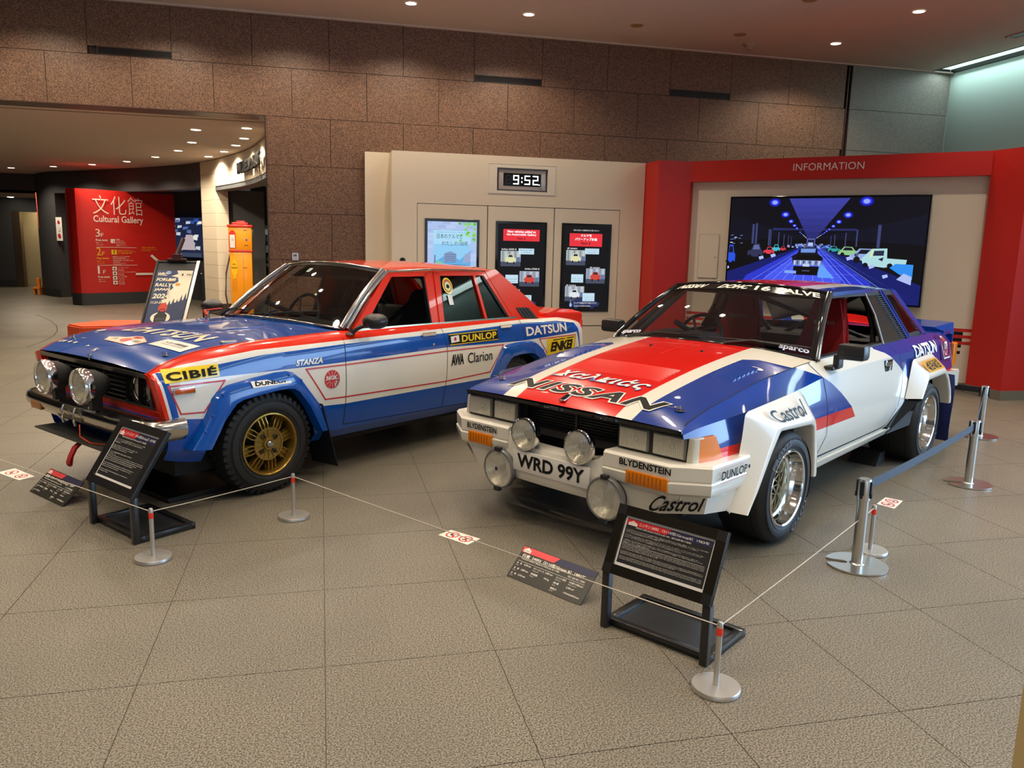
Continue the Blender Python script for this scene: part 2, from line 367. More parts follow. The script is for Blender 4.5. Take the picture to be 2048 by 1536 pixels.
# lounge: clad fascia, pillar
fas = NB(); curve_wall(fas, 0, S1, 2.80, 3.055, .25, 40); curve_wall(fas, 0, S1, 2.55, 2.795, .25, 40)
lounge = struct('wall_lounge', fas, cream)
bm = NB(); curve_wall(bm, 0, S0, 2.47, 2.55, .30, 40, off=.01); obj('fascia_soffit', bm, mat('grey_paint', h('#5c5f60'), .6), lounge)
p0 = None; zz = .245
while zz < 2.54:
    bm = NB(); curve_wall(bm, S0, S1, 0, .2525, .25, 6); o = obj('cladding_panel', bm, cream, lounge); o.location.z = zz; zz += .2563
bm = NB(); curve_wall(bm, S0, S1, 0, .24, .27, 6, off=-.0); obj('pillar_base', bm, mat('base_brown', h('#3a332e'), .6), lounge)
bm = NB(); q = crv(S0); q1 = crv(S1); box(bm, q.x-.02, q.x+.9, q.y+.25, q.y+.40, 0, 2.5); box(bm, q.x+.5, 3.5, 18.9, 19.1, 0, 3.05); box(bm, -.3, -.2, T0+.35, 18.9, 0, 3.3)
obj('lounge_inner_wall', bm, mat('lounge_dark', h('#474a4b'), .7), lounge)
bm = NB(); cp = [tuple(crv(S0*k/12)+Vector((.1, 0))) for k in range(13)]; cp += [(3.5, 18.9), (3.5, 12.0)]; prism(bm, [(x, y, 2.60) for x, y in cp], [(x, y, 2.66) for x, y in cp]); obj('lounge_ceiling', bm, mat('lounge_dark', h('#474a4b'), .7), lounge)
# fascia lettering, standing off the band
d0, d1 = 3.22, .92
def fasfn(u, v):
    p = d0+(d1-d0)*u; q = crv(p); d = (crv(p+.02)-crv(p-.02)).normalized(); nn = Vector((-d.y, d.x)); return (Vector((q.x+nn.x*.06, q.y+nn.y*.06, v)), Vector((nn.x, nn.y, 0)))
P = Pan(fasfn); 
for l in range(5): P.text('MUSEUM LOUNGE', 0, 2.66, black_print, .20, .93, bold=.035, l=l*18)
P.text('車の図書室', .95, 2.80, black_print, .05, .06, l=60)
o = P.done('fascia_lettering'); tag(o, 'black standing letters MUSEUM LOUNGE on the curved cream fascia', 'sign')
# restroom recess, far left
bm = NB(); box(bm, -7.10, -6.85, 23.15, 23.45, 0, 3.06); box(bm, -12, -7.10, 23.2, 23.4, 2.585, 3.06); wr = struct('wall_restroom', bm, mat('recess_dark', h('#3b3d42'), .7))
bm = NB(); box(bm, -12, -8.72, 26.3, 26.5, 0, 3.0); box(bm, -8.72, -7.0, 26.3, 26.5, 2.19, 3.0); box(bm, -7.2, -7.0, 23.4, 27.6, 0, 3.0); obj('recess_wall', bm, dark_wall, wr)
bm = NB(); box(bm, -12, -7, 23.2, 28, 2.585, 2.65); obj('recess_ceiling', bm, plaster, wr)
bm = NB(); box(bm, -12, -7, 27.4, 27.6, 0, 3); obj('cream_wall', bm, mat('cream_wall', h('#cbb78e'), .6), wr)
bm = NB(); box(bm, -8.74, -8.55, 26.26, 26.5, 0, 2.2); obj('door_jamb', bm, mat('bronze_jamb', h('#6a5a48'), .35, .7), wr)
bm = NB(); box(bm, -12, -8.74, 26.27, 26.3, 0, .2); obj('skirting', bm, dark_base, wr)
l = area('recess_lamp', (-8.1, 25.2, 2.55), (0, 0, 0), .4, .4, 14, WARM); l = area('cream_lamp', (-8.0, 26.95, 2.5), (0, 0, 0), .5, .4, 14, (1, .85, .6))
bm = NB(); lathe(bm, [(.0, 0), (.07, 0), (.075, -.01)], Matrix.Translation((-8.62, 25.9, 2.583)), 16); tag(obj('recess_downlight', bm, glow('lamp_glow', (1, .9, .72), 14)), 'small downlight in the restroom recess ceiling', 'light')
bm = NB(); tube(bm, [(-7.09, 23.12, 2.60), (-7.06, 23.12, .73)], .022, 8); tag(obj('neon_strip', bm, glow('red_neon', (1.0, .10, .06), 2.6)), 'glowing red neon strip down the edge of the restroom recess', 'light')
t = thing('restroom_sign', 'backlit restroom sign panel with small WOMEN caption beside neon strip', 'sign', (-6.95, 23.14, 1.6))
bm = NB(); box(bm, -.07, .08, -.01, 0, 0, .40); obj('lightbox', bm, glow('sign_glow', (.35, .55, .62), 1.3), t)
P = Pan(plane_fn((0, -.012, 0), (1, 0, 0), (0, 0, 1))); P.ell(-.02, .3, .02, .025, glow('sign_red', (1, .18, .05), 3)); P.poly([(-.055, .07), (.015, .07), (-.01, .26), (-.03, .26)], glow('sign_red', (1, .18, .05), 3)); P.rect(-.005, .02, .02, .38, glow('sign_white', (1, 1, 1), 3))
P.text('WOMEN', -.04, -.09, white_print, .035, .11, bold=.02); P.ell(.02, -.15, .02, .03, red_print); P.done('print', t)
t = thing('step_stool', 'small orange plastic object on the floor at the restroom entrance', 'stool', (-7.20, 23.0, 0))
bm = NB(); box(bm, -.08, .08, -.1, .1, .14, .19, bev=.008); box(bm, .0, .075, -.06, .06, .19, .42, bev=.008); obj('seat', bm, mat('orange_plastic', h('#e07a12'), .45), t)
for x in (-.07, .05):
    bm = NB(); box(bm, x, x+.03, -.09, .09, 0, .14); obj('leg', bm, mat('orange_plastic', h('#e07a12'), .45), t)
t = thing('fire_alarm_panel', 'white fire alarm panel with two red lamps and a pale bell', 'alarm panel', (0, 0, 0))
d = (crv(8.55)-crv(8.35)).normalized(); q = crv(8.62)
fn = lambda u, v: (Vector((q.x-d.x*u-(-d.y)*(-.03), q.y-d.y*u-(d.x)*(-.03), v)), Vector((-d.y, d.x, 0)).normalized())
nrm = Vector((-d.y, d.x, 0)); fn = lambda u, v: (Vector((q.x, q.y, 0))-Vector((d.x, d.y, 0))*u+nrm*.03+Vector((0, 0, v)), nrm)
P = Pan(fn); P.rect(-.12, 1.40, .12, 1.97, white_print); P.done('plate', t)
P = Pan(fn, .01); P.ell(.0, 1.85, .045, .045, red_print); P.ell(0, 1.52, .055, .055, red_print); P.done('alarm_lamp', t); P = Pan(fn, .01); P.ell(.0, 1.70, .05, .075, mat('bell', (.7, .72, .66), .4)); P.done('bell', t)

# display niche photograph
def nfn(u, v):
    a, b = Vector((-3.75, 21.85)), Vector((-2.75, 20.75)); q = a+(b-a)*u; d = (b-a).normalized(); return (Vector((q.x, q.y, v)), Vector((d.y, -d.x, 0)))
P = Pan(nfn); S = lambda n, c, e=.9: glow(n, h(c), e)
P.rect(0, 1.07, 1, 2.04, S('np_navy', '#1c2540'), div=4); rnd = random.Random(3)
for k in range(26):
    u0, v0 = rnd.uniform(.02, .85), rnd.uniform(1.2, 1.95); P.poly([(u0, v0), (u0+.12, v0+rnd.uniform(-.03, .03)), (u0+.13, v0+.07), (u0+.01, v0+.07)], S('np%d' % (k % 4), ('#c7cbd8', '#5c6c98', '#2d4ea0', '#e8e6e0')[k % 4]), l=1+k*.05)
P.poly([(.35, 1.25), (.75, 1.25), (.68, 1.62), (.5, 1.62)], S('np_floor', '#b9a9ae'), l=3); P.rect(.02, 1.08, .9, 1.18, S('np_low', '#39455c'), l=3)
o = P.done('display_photo'); tag(o, 'backlit photo of packed store shelves in the dark wall niche', 'picture')

# downlights
def downlight(x, y, z, e, kind, lab, grp, cone=150, r=.062):
    t = thing('ceiling_downlight', lab, 'ceiling light', (x, y, z), 0, grp)
    if kind == 'lamp':
        b = NB(); lathe(b, [(r+.012, -.002), (r+.012, -.006), (r, -.008), (r*.96, .0)], None, 24); obj('trim_ring', b, mat('white_metal', (.75, .73, .68), .4), t)
        b = NB(); lathe(b, [(0, -.004), (r, -.004)], None, 24); obj('lens', b, glow('lamp_glow', (1, .9, .72), 14), t)
        l = bpy.data.lights.new('downlight_lamp', 'SPOT'); l.energy = e; l.color = WARM; l.spot_size = math.radians(cone); l.spot_blend = .5; l.shadow_soft_size = .05
        o = bpy.data.objects.new('downlight_lamp', l); C.objects.link(o); o.location = (x, y, z-.03)
    else:
        b = NB(); lathe(b, [(0, -.006), (.075, -.006), (.08, 0)], None, 24); obj('grille', b, mat('tan_grille', h('#8f7549'), .6), t)
    return t
for x in (-5.86, -4.48, -3.10, -1.72, -.34, 1.045, 2.43, 3.811, 5.187, 6.555, 7.95):
    for j, y in enumerate((9.61, 8.12, 6.6, 5.1, 3.6, 2.1, .6, -.9, -2.4)):
        if x > 7 and j < 3: continue
        if j == 0 and x in (3.811, 5.187): continue
        if j == 1 and x == 5.187: continue
        if (j in (3, 5, 7) and x in (-5.86, -3.10, -.34, 2.43, 5.187)) : continue
        nm = {(1.045, 0): 'lit downlight over the digital clock side of the hall ceiling', (2.43, 0): 'lit downlight right of centre in the hall ceiling front row', (6.555, 0): 'lit downlight above the INFORMATION header', (6.555, 1): 'lit downlight nearest the pale glowing wall'}.get((x, j), 'round recessed downlight glowing warm in the pale hall ceiling out of frame')
        downlight(x, y, 4.22, HALL_E, 'lamp', nm, 'hall ceiling downlights', 142 if j == 0 else 96)
for x, y, nm in ((3.811, 9.655, 'round tan speaker grille left of the smoke detector in the ceiling'), (5.187, 9.625, 'round tan speaker grille right above the smoke detector'), (5.19, 8.14, 'round tan speaker grille at the top edge of the view')):
    t = downlight(x, y, 4.22, 0, 'spk', nm, 'ceiling speaker grilles'); t.name = 'ceiling_speaker'; t['category'] = 'speaker'
bm = NB(); lathe(bm, [(0, -.075), (.035, -.07), (.05, -.035), (.075, -.018), (.08, 0)], at(5.53, 10.0, 4.22), 24); tag(obj('smoke_detector', bm, mat('detector', h('#9c8f7f'), .5), smooth=40), 'small domed smoke detector on the hall ceiling near the granite wall', 'detector')
lb = [(-3.097, 10.966), (-2.246, 10.954), (-1.714, 12.521), (-.98, 12.048), (-2.004, 14.144), (-1.12, 13.248), (-1.338, 14.251), (-2.443, 15.557), (-1.642, 15.343), (-3.08, 16.95), (-2.04, 16.377), (-3.861, 18.231), (-4.799, 19.35), (-5.855, 20.356), (-7.026, 21.306)]
ln = ['over the opening, left', 'over the opening, right', 'first of the outer arc', 'closest to the cream fascia top', 'second of the outer arc', 'second along the cream fascia', 'third along the cream fascia', 'third of the outer arc', 'fourth along the cream fascia', 'fourth of the outer arc', 'where the cream fascia meets the dark wall', 'fifth of the outer arc', 'above the right half of the red sign', 'above the left half of the red sign', 'far left above the restroom recess']
for k, (x, y) in enumerate(lb): downlight(x, y, 3.05 if k < 2 else 3.065, LOB_E*(.75 if k > 1 else 1), 'lamp', 'lobby ceiling downlight ' + ln[k], 'lobby downlights', r=.07)

# outlet plate on granite
t = thing('wall_switch_plate', 'steel switch plate on the granite wall above the red car roof', 'switch', (-.32, T0, 1.28)); b = NB(); box(b, -.04, .04, -.012, 0, 0, .095, bev=.003); obj('plate', b, steel, t); b = NB(); box(b, -.02, .02, -.016, -.012, .05, .075); obj('rocker', b, mat('dgrey', (.1, .1, .1), .4), t)

# ------------------------------------------------------------------ red floor guide wall
t = thing('gallery_sign_wall', 'red freestanding sign wall reading Cultural Gallery with floor guide', 'sign wall', (0, 0, 0))
face = [(-5.50, 19.80), (-5.44, 19.60), (-5.33, 19.47), (-5.20, 19.41), (-5.05, 19.44), (-4.06, 20.246), (-3.40, 20.70)]
back = [(-5.35, 20.0), (-5.30, 19.75), (-5.24, 19.62), (-5.17, 19.56), (-5.08, 19.60), (-4.2, 20.40), (-3.50, 20.84)]
for nm, z0, z1, m in (('board', .27, 2.55, red_panel), ('plinth', 0, .27, dark_base)):
    bm = NB(); poly = face+back[::-1]; prism(bm, [(x, y, z0) for x, y in poly], [(x, y, z1) for x, y in poly]); obj(nm, bm, m, t, 35)
# text plane: from (-5.05,19.44) to (-3.40,20.70)
U = Vector((-3.40+5.05, 20.70-19.44, 0)); fn0 = plane_fn((-5.05, 19.44, 0), U, (0, 0, 1)); L = U.length; fn = lambda u, v: fn0(.19+(u-.23)*1.20, v)
P = Pan(fn, .004, .001); wp = mat('guide_white', (.80, .70, .62), .5)
P.text('文化館', .23, 2.02, wp, .41, .93, bold=-.012); P.text('Cultural Gallery', .23, 1.80, wp, .19, .93, bold=.012)
yp = mat('guide_yellow', h('#e8b818'), .5)
for n_, z_, m_, zz_ in (('3', 1.50, wp, 'Free zone'), ('2', 1.09, yp, 'Pay zone'), ('1', .68, wp, 'Free zone')):
    P.text(n_, .25, z_+.02, m_, .17, .08 if n_ != '1' else .035, bold=-.005); P.text('F', .345, z_+.02, m_, .08, .05); P.text(zz_, .25, z_-.075, m_, .05, .21, bold=.02); P.text('無料ゾーン', .25, z_-.125, m_, .025, .12); P.text('无料区 무료존', .25, z_-.165, m_, .018, .13)
P.rect(.25, 1.285, 1.0, 1.293, wp); P.rect(.25, .885, 1.0, .893, wp)
P.rect(.52, 1.385, .60, 1.475, wp); P.ell(.575, 1.42, .012, .02, red_print, l=2); P.text('図書室', .62, 1.455, wp, .028, .07); 
for k in range(4): P.text(('Library', '图书室 도서실', 'Cafe & reading corner', '閲覧コーナー')[k], .62, 1.425-k*.035, wp, .02, .14+.02*k)
P.rect(.52, 1.13, .62, 1.235, yp); P.rect(.562, 1.17, .578, 1.225, black_print, l=2); P.rect(.562, 1.145, .578, 1.158, black_print, l=2)
for k in range(3): P.text(('文化館２階より有料となります', 'Admission required from the second floor', '从二楼起需要门票')[k], .64, 1.21-k*.032, yp, .022, (.28, .34, .26)[k])
for k in range(4): P.text(('常設展示（クルマ文化資料室）', 'Permanent Exhibition', 'Automobile culture and everyday life', '常设展 상설전시')[k], .54, 1.075-k*.03, wp, .02, (.32, .24, .30, .38)[k])
for k in range(3): P.text(('企画展示室', 'Special Exhibition Room', '企划展示室')[k], .54, .95-k*.03, wp, .02, (.12, .24, .15)[k])
for k in range(4):
    z_ = .77-k*.105; P.rect(.52, z_, .60, z_+.085, wp); P.ell(.56, z_+.04, .018, .022, mat('icon_dark', (.08, .02, .02), .5), l=2)
    P.text(('ミュージアムショップ', 'ブックカフェ CARS & BOOKS', 'キッズ広場', 'ホール')[k], .62, z_+.055, wp, .024, (.2, .33, .16, .11)[k]); P.text(('Museum Shop', 'Book Cafe', 'Kids space', 'Hall')[k], .62, z_+.02, wp, .018, .11); P.text(('博物馆商店', '书吧咖啡', '儿童广场', '大厅')[k], .62, z_-.01, wp, .014, .12)
P.text('ご利用には入館券が必要です', 1.10, 1.28, yp, .03, .28); P.text('A ticket is required beyond this point', 1.10, 1.24, yp, .02, .31); P.text('需要门票 입장권 필요', 1.10, 1.21, yp, .016, .17)
P.rect(.96, .66, 1.30, .71, wp); P.poly([(1.26, 1.10), (1.30, 1.14), (1.50, .93), (1.46, .89)], wp)
P.done('lettering', t)

# ------------------------------------------------------------------ bench
t = thing('upholstered_bench', 'low orange-red fabric bench behind the blue car bonnet', 'bench', (-2.91, 10.70, 0))
poly = [(0, 0), (1.75, .32), (1.55, .85), (.06, .86), (-.24, .31)]
bm = NB(); prism(bm, [(x, y, .06) for x, y in poly], [(x, y, .42) for x, y in poly]); bmesh.ops.bevel(bm, geom=bm.edges[:], offset=.02, segments=3, affect='EDGES'); obj('cushion', bm, noise_mat('orange_fabric', h('#b8401a'), h('#c84a20'), 300, .85), t, 40)
bm = NB(); prism(bm, [(x*.92+.05, y*.92+.03, 0) for x, y in poly], [(x*.92+.05, y*.92+.03, .06) for x, y in poly]); obj('base', bm, dark_base, t)

# ------------------------------------------------------------------ poster easel
t = thing('poster_stand', 'black easel stand holding a rally event poster behind the blue bonnet', 'poster stand', (0, 0, 0))
c00, c10 = Vector((-2.16, 10.035, .242)), Vector((-1.62, 10.035, .242)); c11, c01 = Vector((-1.458, 10.548, 1.245)), Vector((-1.957, 10.548, 1.245))
c10 = c00+(c11-c01)*1.0
Wd, Hh = (c10-c00).length, (c01-c00).length; fn = bilerp_fn(c00, c10, c11, c01, Wd, Hh)
bk = lambda u, v, l: fn(u, v)[0]+fn(u, v)[1]*l
def pbar(u0, v0, u1, v1, l0, l1, m, nm):
    b = NB(); hexa(b, [bk(u0, v0, l0), bk(u1, v0, l0), bk(u1, v1, l0), bk(u0, v1, l0), bk(u0, v0, l1), bk(u1, v0, l1), bk(u1, v1, l1), bk(u0, v1, l1)]); obj(nm, b, m, t)
pbar(0, 0, Wd, Hh, -.02, -.002, black_m, 'back_board'); fm = mat('frame_black', (.03, .03, .03), .25, .3)
pbar(0, 0, .02, Hh, -.02, .012, fm, 'frame_rail'); pbar(Wd-.035, 0, Wd, Hh, -.02, .02, steel, 'frame_rail'); pbar(0, Hh-.02, Wd, Hh, -.02, .012, fm, 'frame_rail'); pbar(0, 0, Wd, .02, -.02, .012, fm, 'frame_rail')
P = Pan(fn, .002, .0008); X = lambda a: .035+a*(Wd-.09); Y = lambda b: .06+b*(Hh-.19)
pr_ = lambda pts: [(X(a), Y(b)) for a, b in pts]
P.poly(pr_([(0, 0), (1, 0), (1, 1), (0, 1)]), mat('poster_navy', h('#20355f'), .35)); ivory = mat('poster_ivory', h('#e9dfc6'), .4); gold = mat('poster_gold', h('#d08a1e'), .4)
P.poly(pr_([(.55, 1), (1, 1), (1, .62), (.42, .55), (.48, .66), (.44, .70), (.56, .75), (.50, .8), (.66, .84), (.62, .9), (.42, .92), (.6, .95)]), ivory, l=1)
P.poly(pr_([(.3, .58), (1, .68), (1, .60), (.45, .5)]), ivory, l=1.2); P.ell(X(.42), Y(.86), .03, .02, gold, l=2); P.ell(X(.66), Y(.80), .03, .02, gold, l=2)
for a, b, c_ in ((.45, .5, .1), (.55, .52, .12), (.65, .55, .1), (.75, .54, .12), (.85, .6, .1), (.95, .63, .1)): P.poly(pr_([(a-.1, .4), (a+.1, .4), (a, b+.06)]), mat('poster_pine', h('#1d2f55'), .4), l=2)
P.poly(pr_([(.35, .3), (1, .3), (1, .56), (.7, .5), (.4, .42)]), mat('poster_pine', h('#1d2f55'), .4), l=2.1)
for k in range(9):
    a = .08+k*.09; P.poly(pr_([(.42, .38), (a, .2), (a+.035, .2)]), ivory, l=2.2)
P.ell(X(.40), Y(.335), .11, .075, ivory, l=2.4); P.ell(X(.405), Y(.47), .05, .07, mat('poster_red', h('#c43a1c'), .4), l=3)
P.poly(pr_([(.24, .27), (.56, .27), (.57, .37), (.5, .40), (.47, .46), (.34, .46), (.30, .40), (.23, .36)]), mat('poster_car', h('#17181c'), .4), l=4); P.poly(pr_([(.36, .42), (.46, .42), (.47, .45), (.35, .45)]), red_print, l=5); P.rect(X(.27), Y(.30), X(.54), Y(.335), mat('poster_car2', h('#35363c'), .4), l=5)
P.poly(pr_([(0, 0), (.75, 0), (.72, .16), (.5, .13), (.25, .14), (.05, .19)]), gold, l=5); P.poly(pr_([(.6, .1), (.95, .26), (1, .3), (.93, .05), (.6, 0)]), mat('poster_orange', h('#e39a1e'), .4), l=5.2)
P.poly(pr_([(0, 0), (.2, 0), (.08, .15), (0, .2)]), ivory, l=5.4); P.poly(pr_([(.4, 0), (.93, 0), (.93, .09), (.75, .13), (.58, .10), (.42, .06)]), mat('poster_white', h('#d9dde4'), .4), l=5.6); P.poly(pr_([(.55, .09), (.78, .12), (.82, .09), (.58, .06)]), black_print, l=6); P.rect(X(.66), Y(0), X(.78), Y(.06), red_print, l=6); P.ell(X(.5), Y(.03), .03, .03, black_print, l=6.2); P.poly(pr_([(.05, 0), (.33, 0), (.22, .06), (.1, .05)]), black_print, l=6)
for k, (s_, v_, hh_, ww_) in enumerate((('WRC', .92, .045, .11), ('FORUM8', .845, .042, .22), ('RALLY', .77, .042, .19), ('JAPAN', .70, .042, .18), ('2024', .60, .065, .19), ('11.21-24', .53, .03, .13))): P.text(s_, X(.04-.0*k), Y(v_), ivory, hh_, ww_, shear=.15, bold=.03, l=6)
P.text('AICHI/GIFU', X(.42), Y(.80), ivory, .022, .16, rot=-PI/2, l=6, bold=.02); P.text('JAPAN', X(.35), Y(.62), ivory, .02, .08, rot=-PI/2, l=6)
P.ell(X(.33), Y(.965), .03, .025, mat('badge', h('#8fa0bf'), .4), l=6); P.poly(pr_([(.70, .93), (.76, .93), (.73, .96)]), black_print, l=6); P.text('WRC', X(.84), Y(.93), black_print, .02, .06, bold=.02, l=6)
P.done('poster', t)
bm = NB(); box(bm, -1.84, -1.62, 10.50, 10.59, 1.25, 1.277, bev=.004); box(bm, -1.78, -1.67, 10.51, 10.59, 1.277, 1.33, bev=.004); tube(bm, [(-1.73, 10.56, 1.32), (-1.66, 10.64, 1.52)], .027, 8); obj('clamp', bm, mat('clamp_brown', h('#3a1410'), .3), t)
for x in (-2.03, -1.55):
    bm = NB(); tube(bm, [(x, 10.04, .25), (x, 10.04, .0)], .012, 8); obj('foot', bm, black_m, t)
    bm = NB(); tube(bm, [(x+.1, 10.50, 1.1), (x+.1, 10.66, .0)], .012, 8); obj('leg', bm, black_m, t)

# ------------------------------------------------------------------ antique petrol pump
py = mat('pump_yellow', h('#e8930c'), .35, coat=.4); pr_m = mat('pump_red', h('#c32a1a'), .35, coat=.4)
t = thing('petrol_pump', 'antique orange-yellow petrol pump with red cap at the lounge entrance', 'petrol pump', (-1.48, 15.95, 0), 0)
bm = NB(); box(bm, -.20, .22, -.16, .16, 0, .05, bev=.01); obj('plinth', bm, pr_m, t)
bm = NB(); box(bm, -.185, .215, -.14, .14, .05, 1.30, bev=.012); obj('cabinet', bm, py, t, 30)
bm = NB(); box(bm, -.20, .23, -.155, .155, 1.30, 1.335, bev=.006); obj('band', bm, pr_m, t)
bm = NB(); box(bm, -.195, .225, -.15, .15, 1.335, 1.76, bev=.012); obj('head', bm, py, t, 30)
bm = NB(); box(bm, -.215, .245, -.17, .17, 1.755, 1.80, bev=.01); box(bm, -.13, .16, -.11, .11, 1.80, 1.845, bev=.01); box(bm, -.05, .10, -.05, .05, 1.845, 1.875, bev=.006); obj('cap', bm, pr_m, t, 30)
P = Pan(plane_fn((-.195, -.152, 1.335), (1, 0, 0), (0, 0, 1)), .003, .001); P.rect(.01, .03, .13, .31, pr_m); P.poly([(.01, .31), (.13, .31), (.10, .36), (.04, .36)], pr_m); P.rect(.025, .04, .115, .28, mat('gauge_face', (.62, .62, .56), .3), l=2); P.text('12', .055, .17, black_print, .04, .03, l=3)
P.text('SHELL', .27, .36, black_print, .018, .07, bold=.02); P.ell(.32, .19, .018, .018, blue_print); P.text('SHELL', .28, .08, black_print, .018, .07, bold=.02); P.done('gauge', t)
P = Pan(plane_fn((-.185, -.142, 0), (1, 0, 0), (0, 0, 1)), .003, .001); P.poly([(.02, .98), (.03, .9), (.06, .84), (.05, .80), (.11, .80), (.10, .84), (.13, .9), (.14, .98), (.13, 1.08), (.10, 1.16), (.06, 1.16), (.03, 1.08)], mat('shell_yellow', h('#e6b40a'), .4)); P.text('SHELL', .045, 1.06, black_print, .02, .065, bold=.02, l=2); P.text('GASOLINE', .025, .99, black_print, .03, .105, bold=.02, l=2)
P.rect(.235, .05, .239, 1.25, mat('pump_seam', h('#8a5606'), .5)); P.text('SHELL', .24, 1.0, black_print, .018, .07, bold=.02, l=2)
for k in range(5): P.rect(.03+k*.02, .55, .036+k*.02, .78, mat('pump_rib', h('#b87208'), .5))
P.done('decals', t)
bm = NB(); tube(bm, [(-.19, .0, 1.25), (-.27, -.02, .9), (-.29, -.04, .5), (-.24, -.06, .15), (-.19, -.05, .06)], .015, 8); obj('hose', bm, mat('hose_brown', h('#4a2a18'), .6), t)

# showcase with models behind the pump
t = thing('glass_showcase', 'lit glass showcase of car models behind the petrol pump', 'showcase', (-1.1, 17.5, 0))
bm = NB(); box(bm, -.4, 1.4, .35, .4, 0, 1.83); obj('back', bm, mat('case_back', h('#2e3032'), .6), t)
bm = NB(); box(bm, -.4, 1.4, 0, .4, 1.80, 1.84); box(bm, -.4, 1.4, 0, .4, 0, .3); obj('frame', bm, mat('case_white', h('#c8c8c0'), .5), t)
sh0 = None
for k in range(6):
    b = NB(); box(b, -.38, 1.38, .0, .35, .45+k*.165, .458+k*.165); obj('shelf', b, mat('shelf_glass', (.35, .5, .42), .2), t)
b = NB(); box(b, -.4, 1.4, -.01, 0, .3, 1.8); obj('pane', b, glass_mat('clear_glass', (.92, .95, .93)), t)
area('case_lamp', (-.6, 17.65, 1.78), (0, 0, 0), 1.6, .2, 12, (1, .95, .85))
rnd = random.Random(5)
for k in range(20):
    a = thing('model_car', 'tiny model car number %s from the left on the %s showcase shelf' % (('one', 'two', 'three', 'four')[k % 4], ('lowest', 'second', 'middle', 'fourth', 'top')[k//4]), 'model car', (-1.42+(k % 4)*.17, 17.62, .458+(k//4)*.165), .3, 'model cars in the showcase')
    c_ = rnd.choice(('#d8d8d4', '#8c8f92', '#3a3c40', '#a8b4a8', '#c8b8a0')); m_ = mat('model'+c_, h(c_), .3)
    b = NB(); box(b, -.06, .06, -.025, .025, .012, .035, bev=.005); box(b, -.03, .035, -.02, .02, .035, .055, bev=.006); obj('body', b, m_, a)
    b = NB(); [lathe(b, [(0, -.028), (.012, -.028), (.012, .028), (0, .028)], at(x, 0, .012, 'y'), 10) for x in (-.038, .038)]; obj('wheels', b, black_m, a)
t = thing('alloy_wheel', 'chrome wheel rim displayed in the lounge showcase', 'wheel', (-1.33, 17.52, .93))
b = NB(); lathe(b, [(.20, -.03), (.22, -.03), (.22, .03), (.20, .03)], AX['y'], 32, close=True); 
for k in range(10):
    a = 2*PI*k/10; tube(b, [(0, -.02, 0), (.2*math.cos(a), -.02, .2*math.sin(a))], .012, 6)
obj('rim', b, chrome, t)
P = Pan(plane_fn((-1.30, 17.495, 0), (1, 0, 0), (0, 0, 1)), .002); P.rect(.02, 1.42, .5, 1.64, blue_print); P.text('蒸気', .14, 1.50, white_print, .09, .2); P.text('CAR', .05, 1.12, white_print, .10, .20, bold=.01); P.rect(.02, .99, .5, 1.05, white_print); o = P.done('showcase_poster'); tag(o, 'blue poster with Japanese text in the lounge showcase', 'poster')
# hand sanitiser stand seen through the first car
t = thing('sanitizer_stand', 'white sanitizer dispenser stand seen through the blue car windscreen', 'dispenser', (.06, 10.2, 0))
bm = NB(); lathe(bm, [(0, 0), (.16, 0), (.16, .02), (.02, .03), (.02, .82), (0, .82)], None, 20); obj('pole', bm, black_m, t, 30)
bm = NB(); box(bm, -.15, .15, -.08, .08, .82, .88, bev=.015); obj('tray', bm, white_print, t); bm = NB(); lathe(bm, [(0, .88), (.055, .88), (.055, .99), (.03, 1.03), (.025, 1.25), (0, 1.25)], None, 16); obj('bottle', bm, white_print, t, 30)
# ------------------------------------------------------------------ cream monitor case
t = thing('monitor_case', 'large cream display case with three upright screens and a clock recess', 'display case', (0, 0, 0))
bm = NB()
def slab(x0, x1, z0, z1, y0=10.22, y1=10.5, bm=bm): box(bm, x0, x1, y0, y1, z0, z1)
slab(.876, 1.192, .12, 2.66); slab(3.921, 4.255, .12, 2.66); slab(1.192, 2.106, 2.034, 2.66); slab(3.0, 3.921, 2.034, 2.66); slab(2.106, 3.0, 2.56, 2.66); slab(2.106, 3.0, 2.034, 2.19); slab(1.192, 3.921, .12, .47)
obj('body', bm, cream, t)
bm = NB(); box(bm, .56, .876, 10.46, 10.54, .12, 2.655); box(bm, .876, 4.255, 10.5, 10.54, .12, 2.66); obj('return_panel', bm, cream, t)
bm = NB(); box(bm, .60, 4.25, 10.26, 10.5, 0, .12); obj('plinth', bm, grey_base, t)
bm = NB(); box(bm, 1.192, 3.921, 10.262, 10.30, .47, 2.034); obj('recess', bm, black_m, t)
for k, (x0, x1) in enumerate(((1.192, 2.105), (2.105, 3.004), (3.004, 3.921))):
    bm = NB(); box(bm, x0+.006, x1-.006, 10.222, 10.262, .482, 2.026, bev=.002); obj('door', bm, cream, t)
# clock recess + clock
bm = NB()
for a in ((2.106, 2.218, 2.19, 2.555), (2.896, 3.0, 2.19, 2.555), (2.218, 2.896, 2.19, 2.227), (2.218, 2.896, 2.515, 2.555)): box(bm, a[0], a[1], 10.214, 10.24, a[2], a[3])
obj('clock_surround', bm, mat('clock_surround', h('#d8cfbc'), .55), t)
bm = NB(); box(bm, 2.218, 2.896, 10.275, 10.3, 2.22, 2.52); obj('clock_well', bm, grey_print, t)
k_ = thing('wall_clock', 'digital clock with white digits showing 9:52', 'clock', (2.557, 10.27, 2.371))
bm = NB(); box(bm, -.315, .315, -.035, 0, -.125, .125, bev=.008); obj('housing', bm, mat('clock_silver', h('#b5aea4'), .35, .2), k_, 30)
P = Pan(plane_fn((-.315, -.036, -.125), (1, 0, 0), (0, 0, 1)), .001); P.rect(.063, .045, .567, .208, black_gloss)
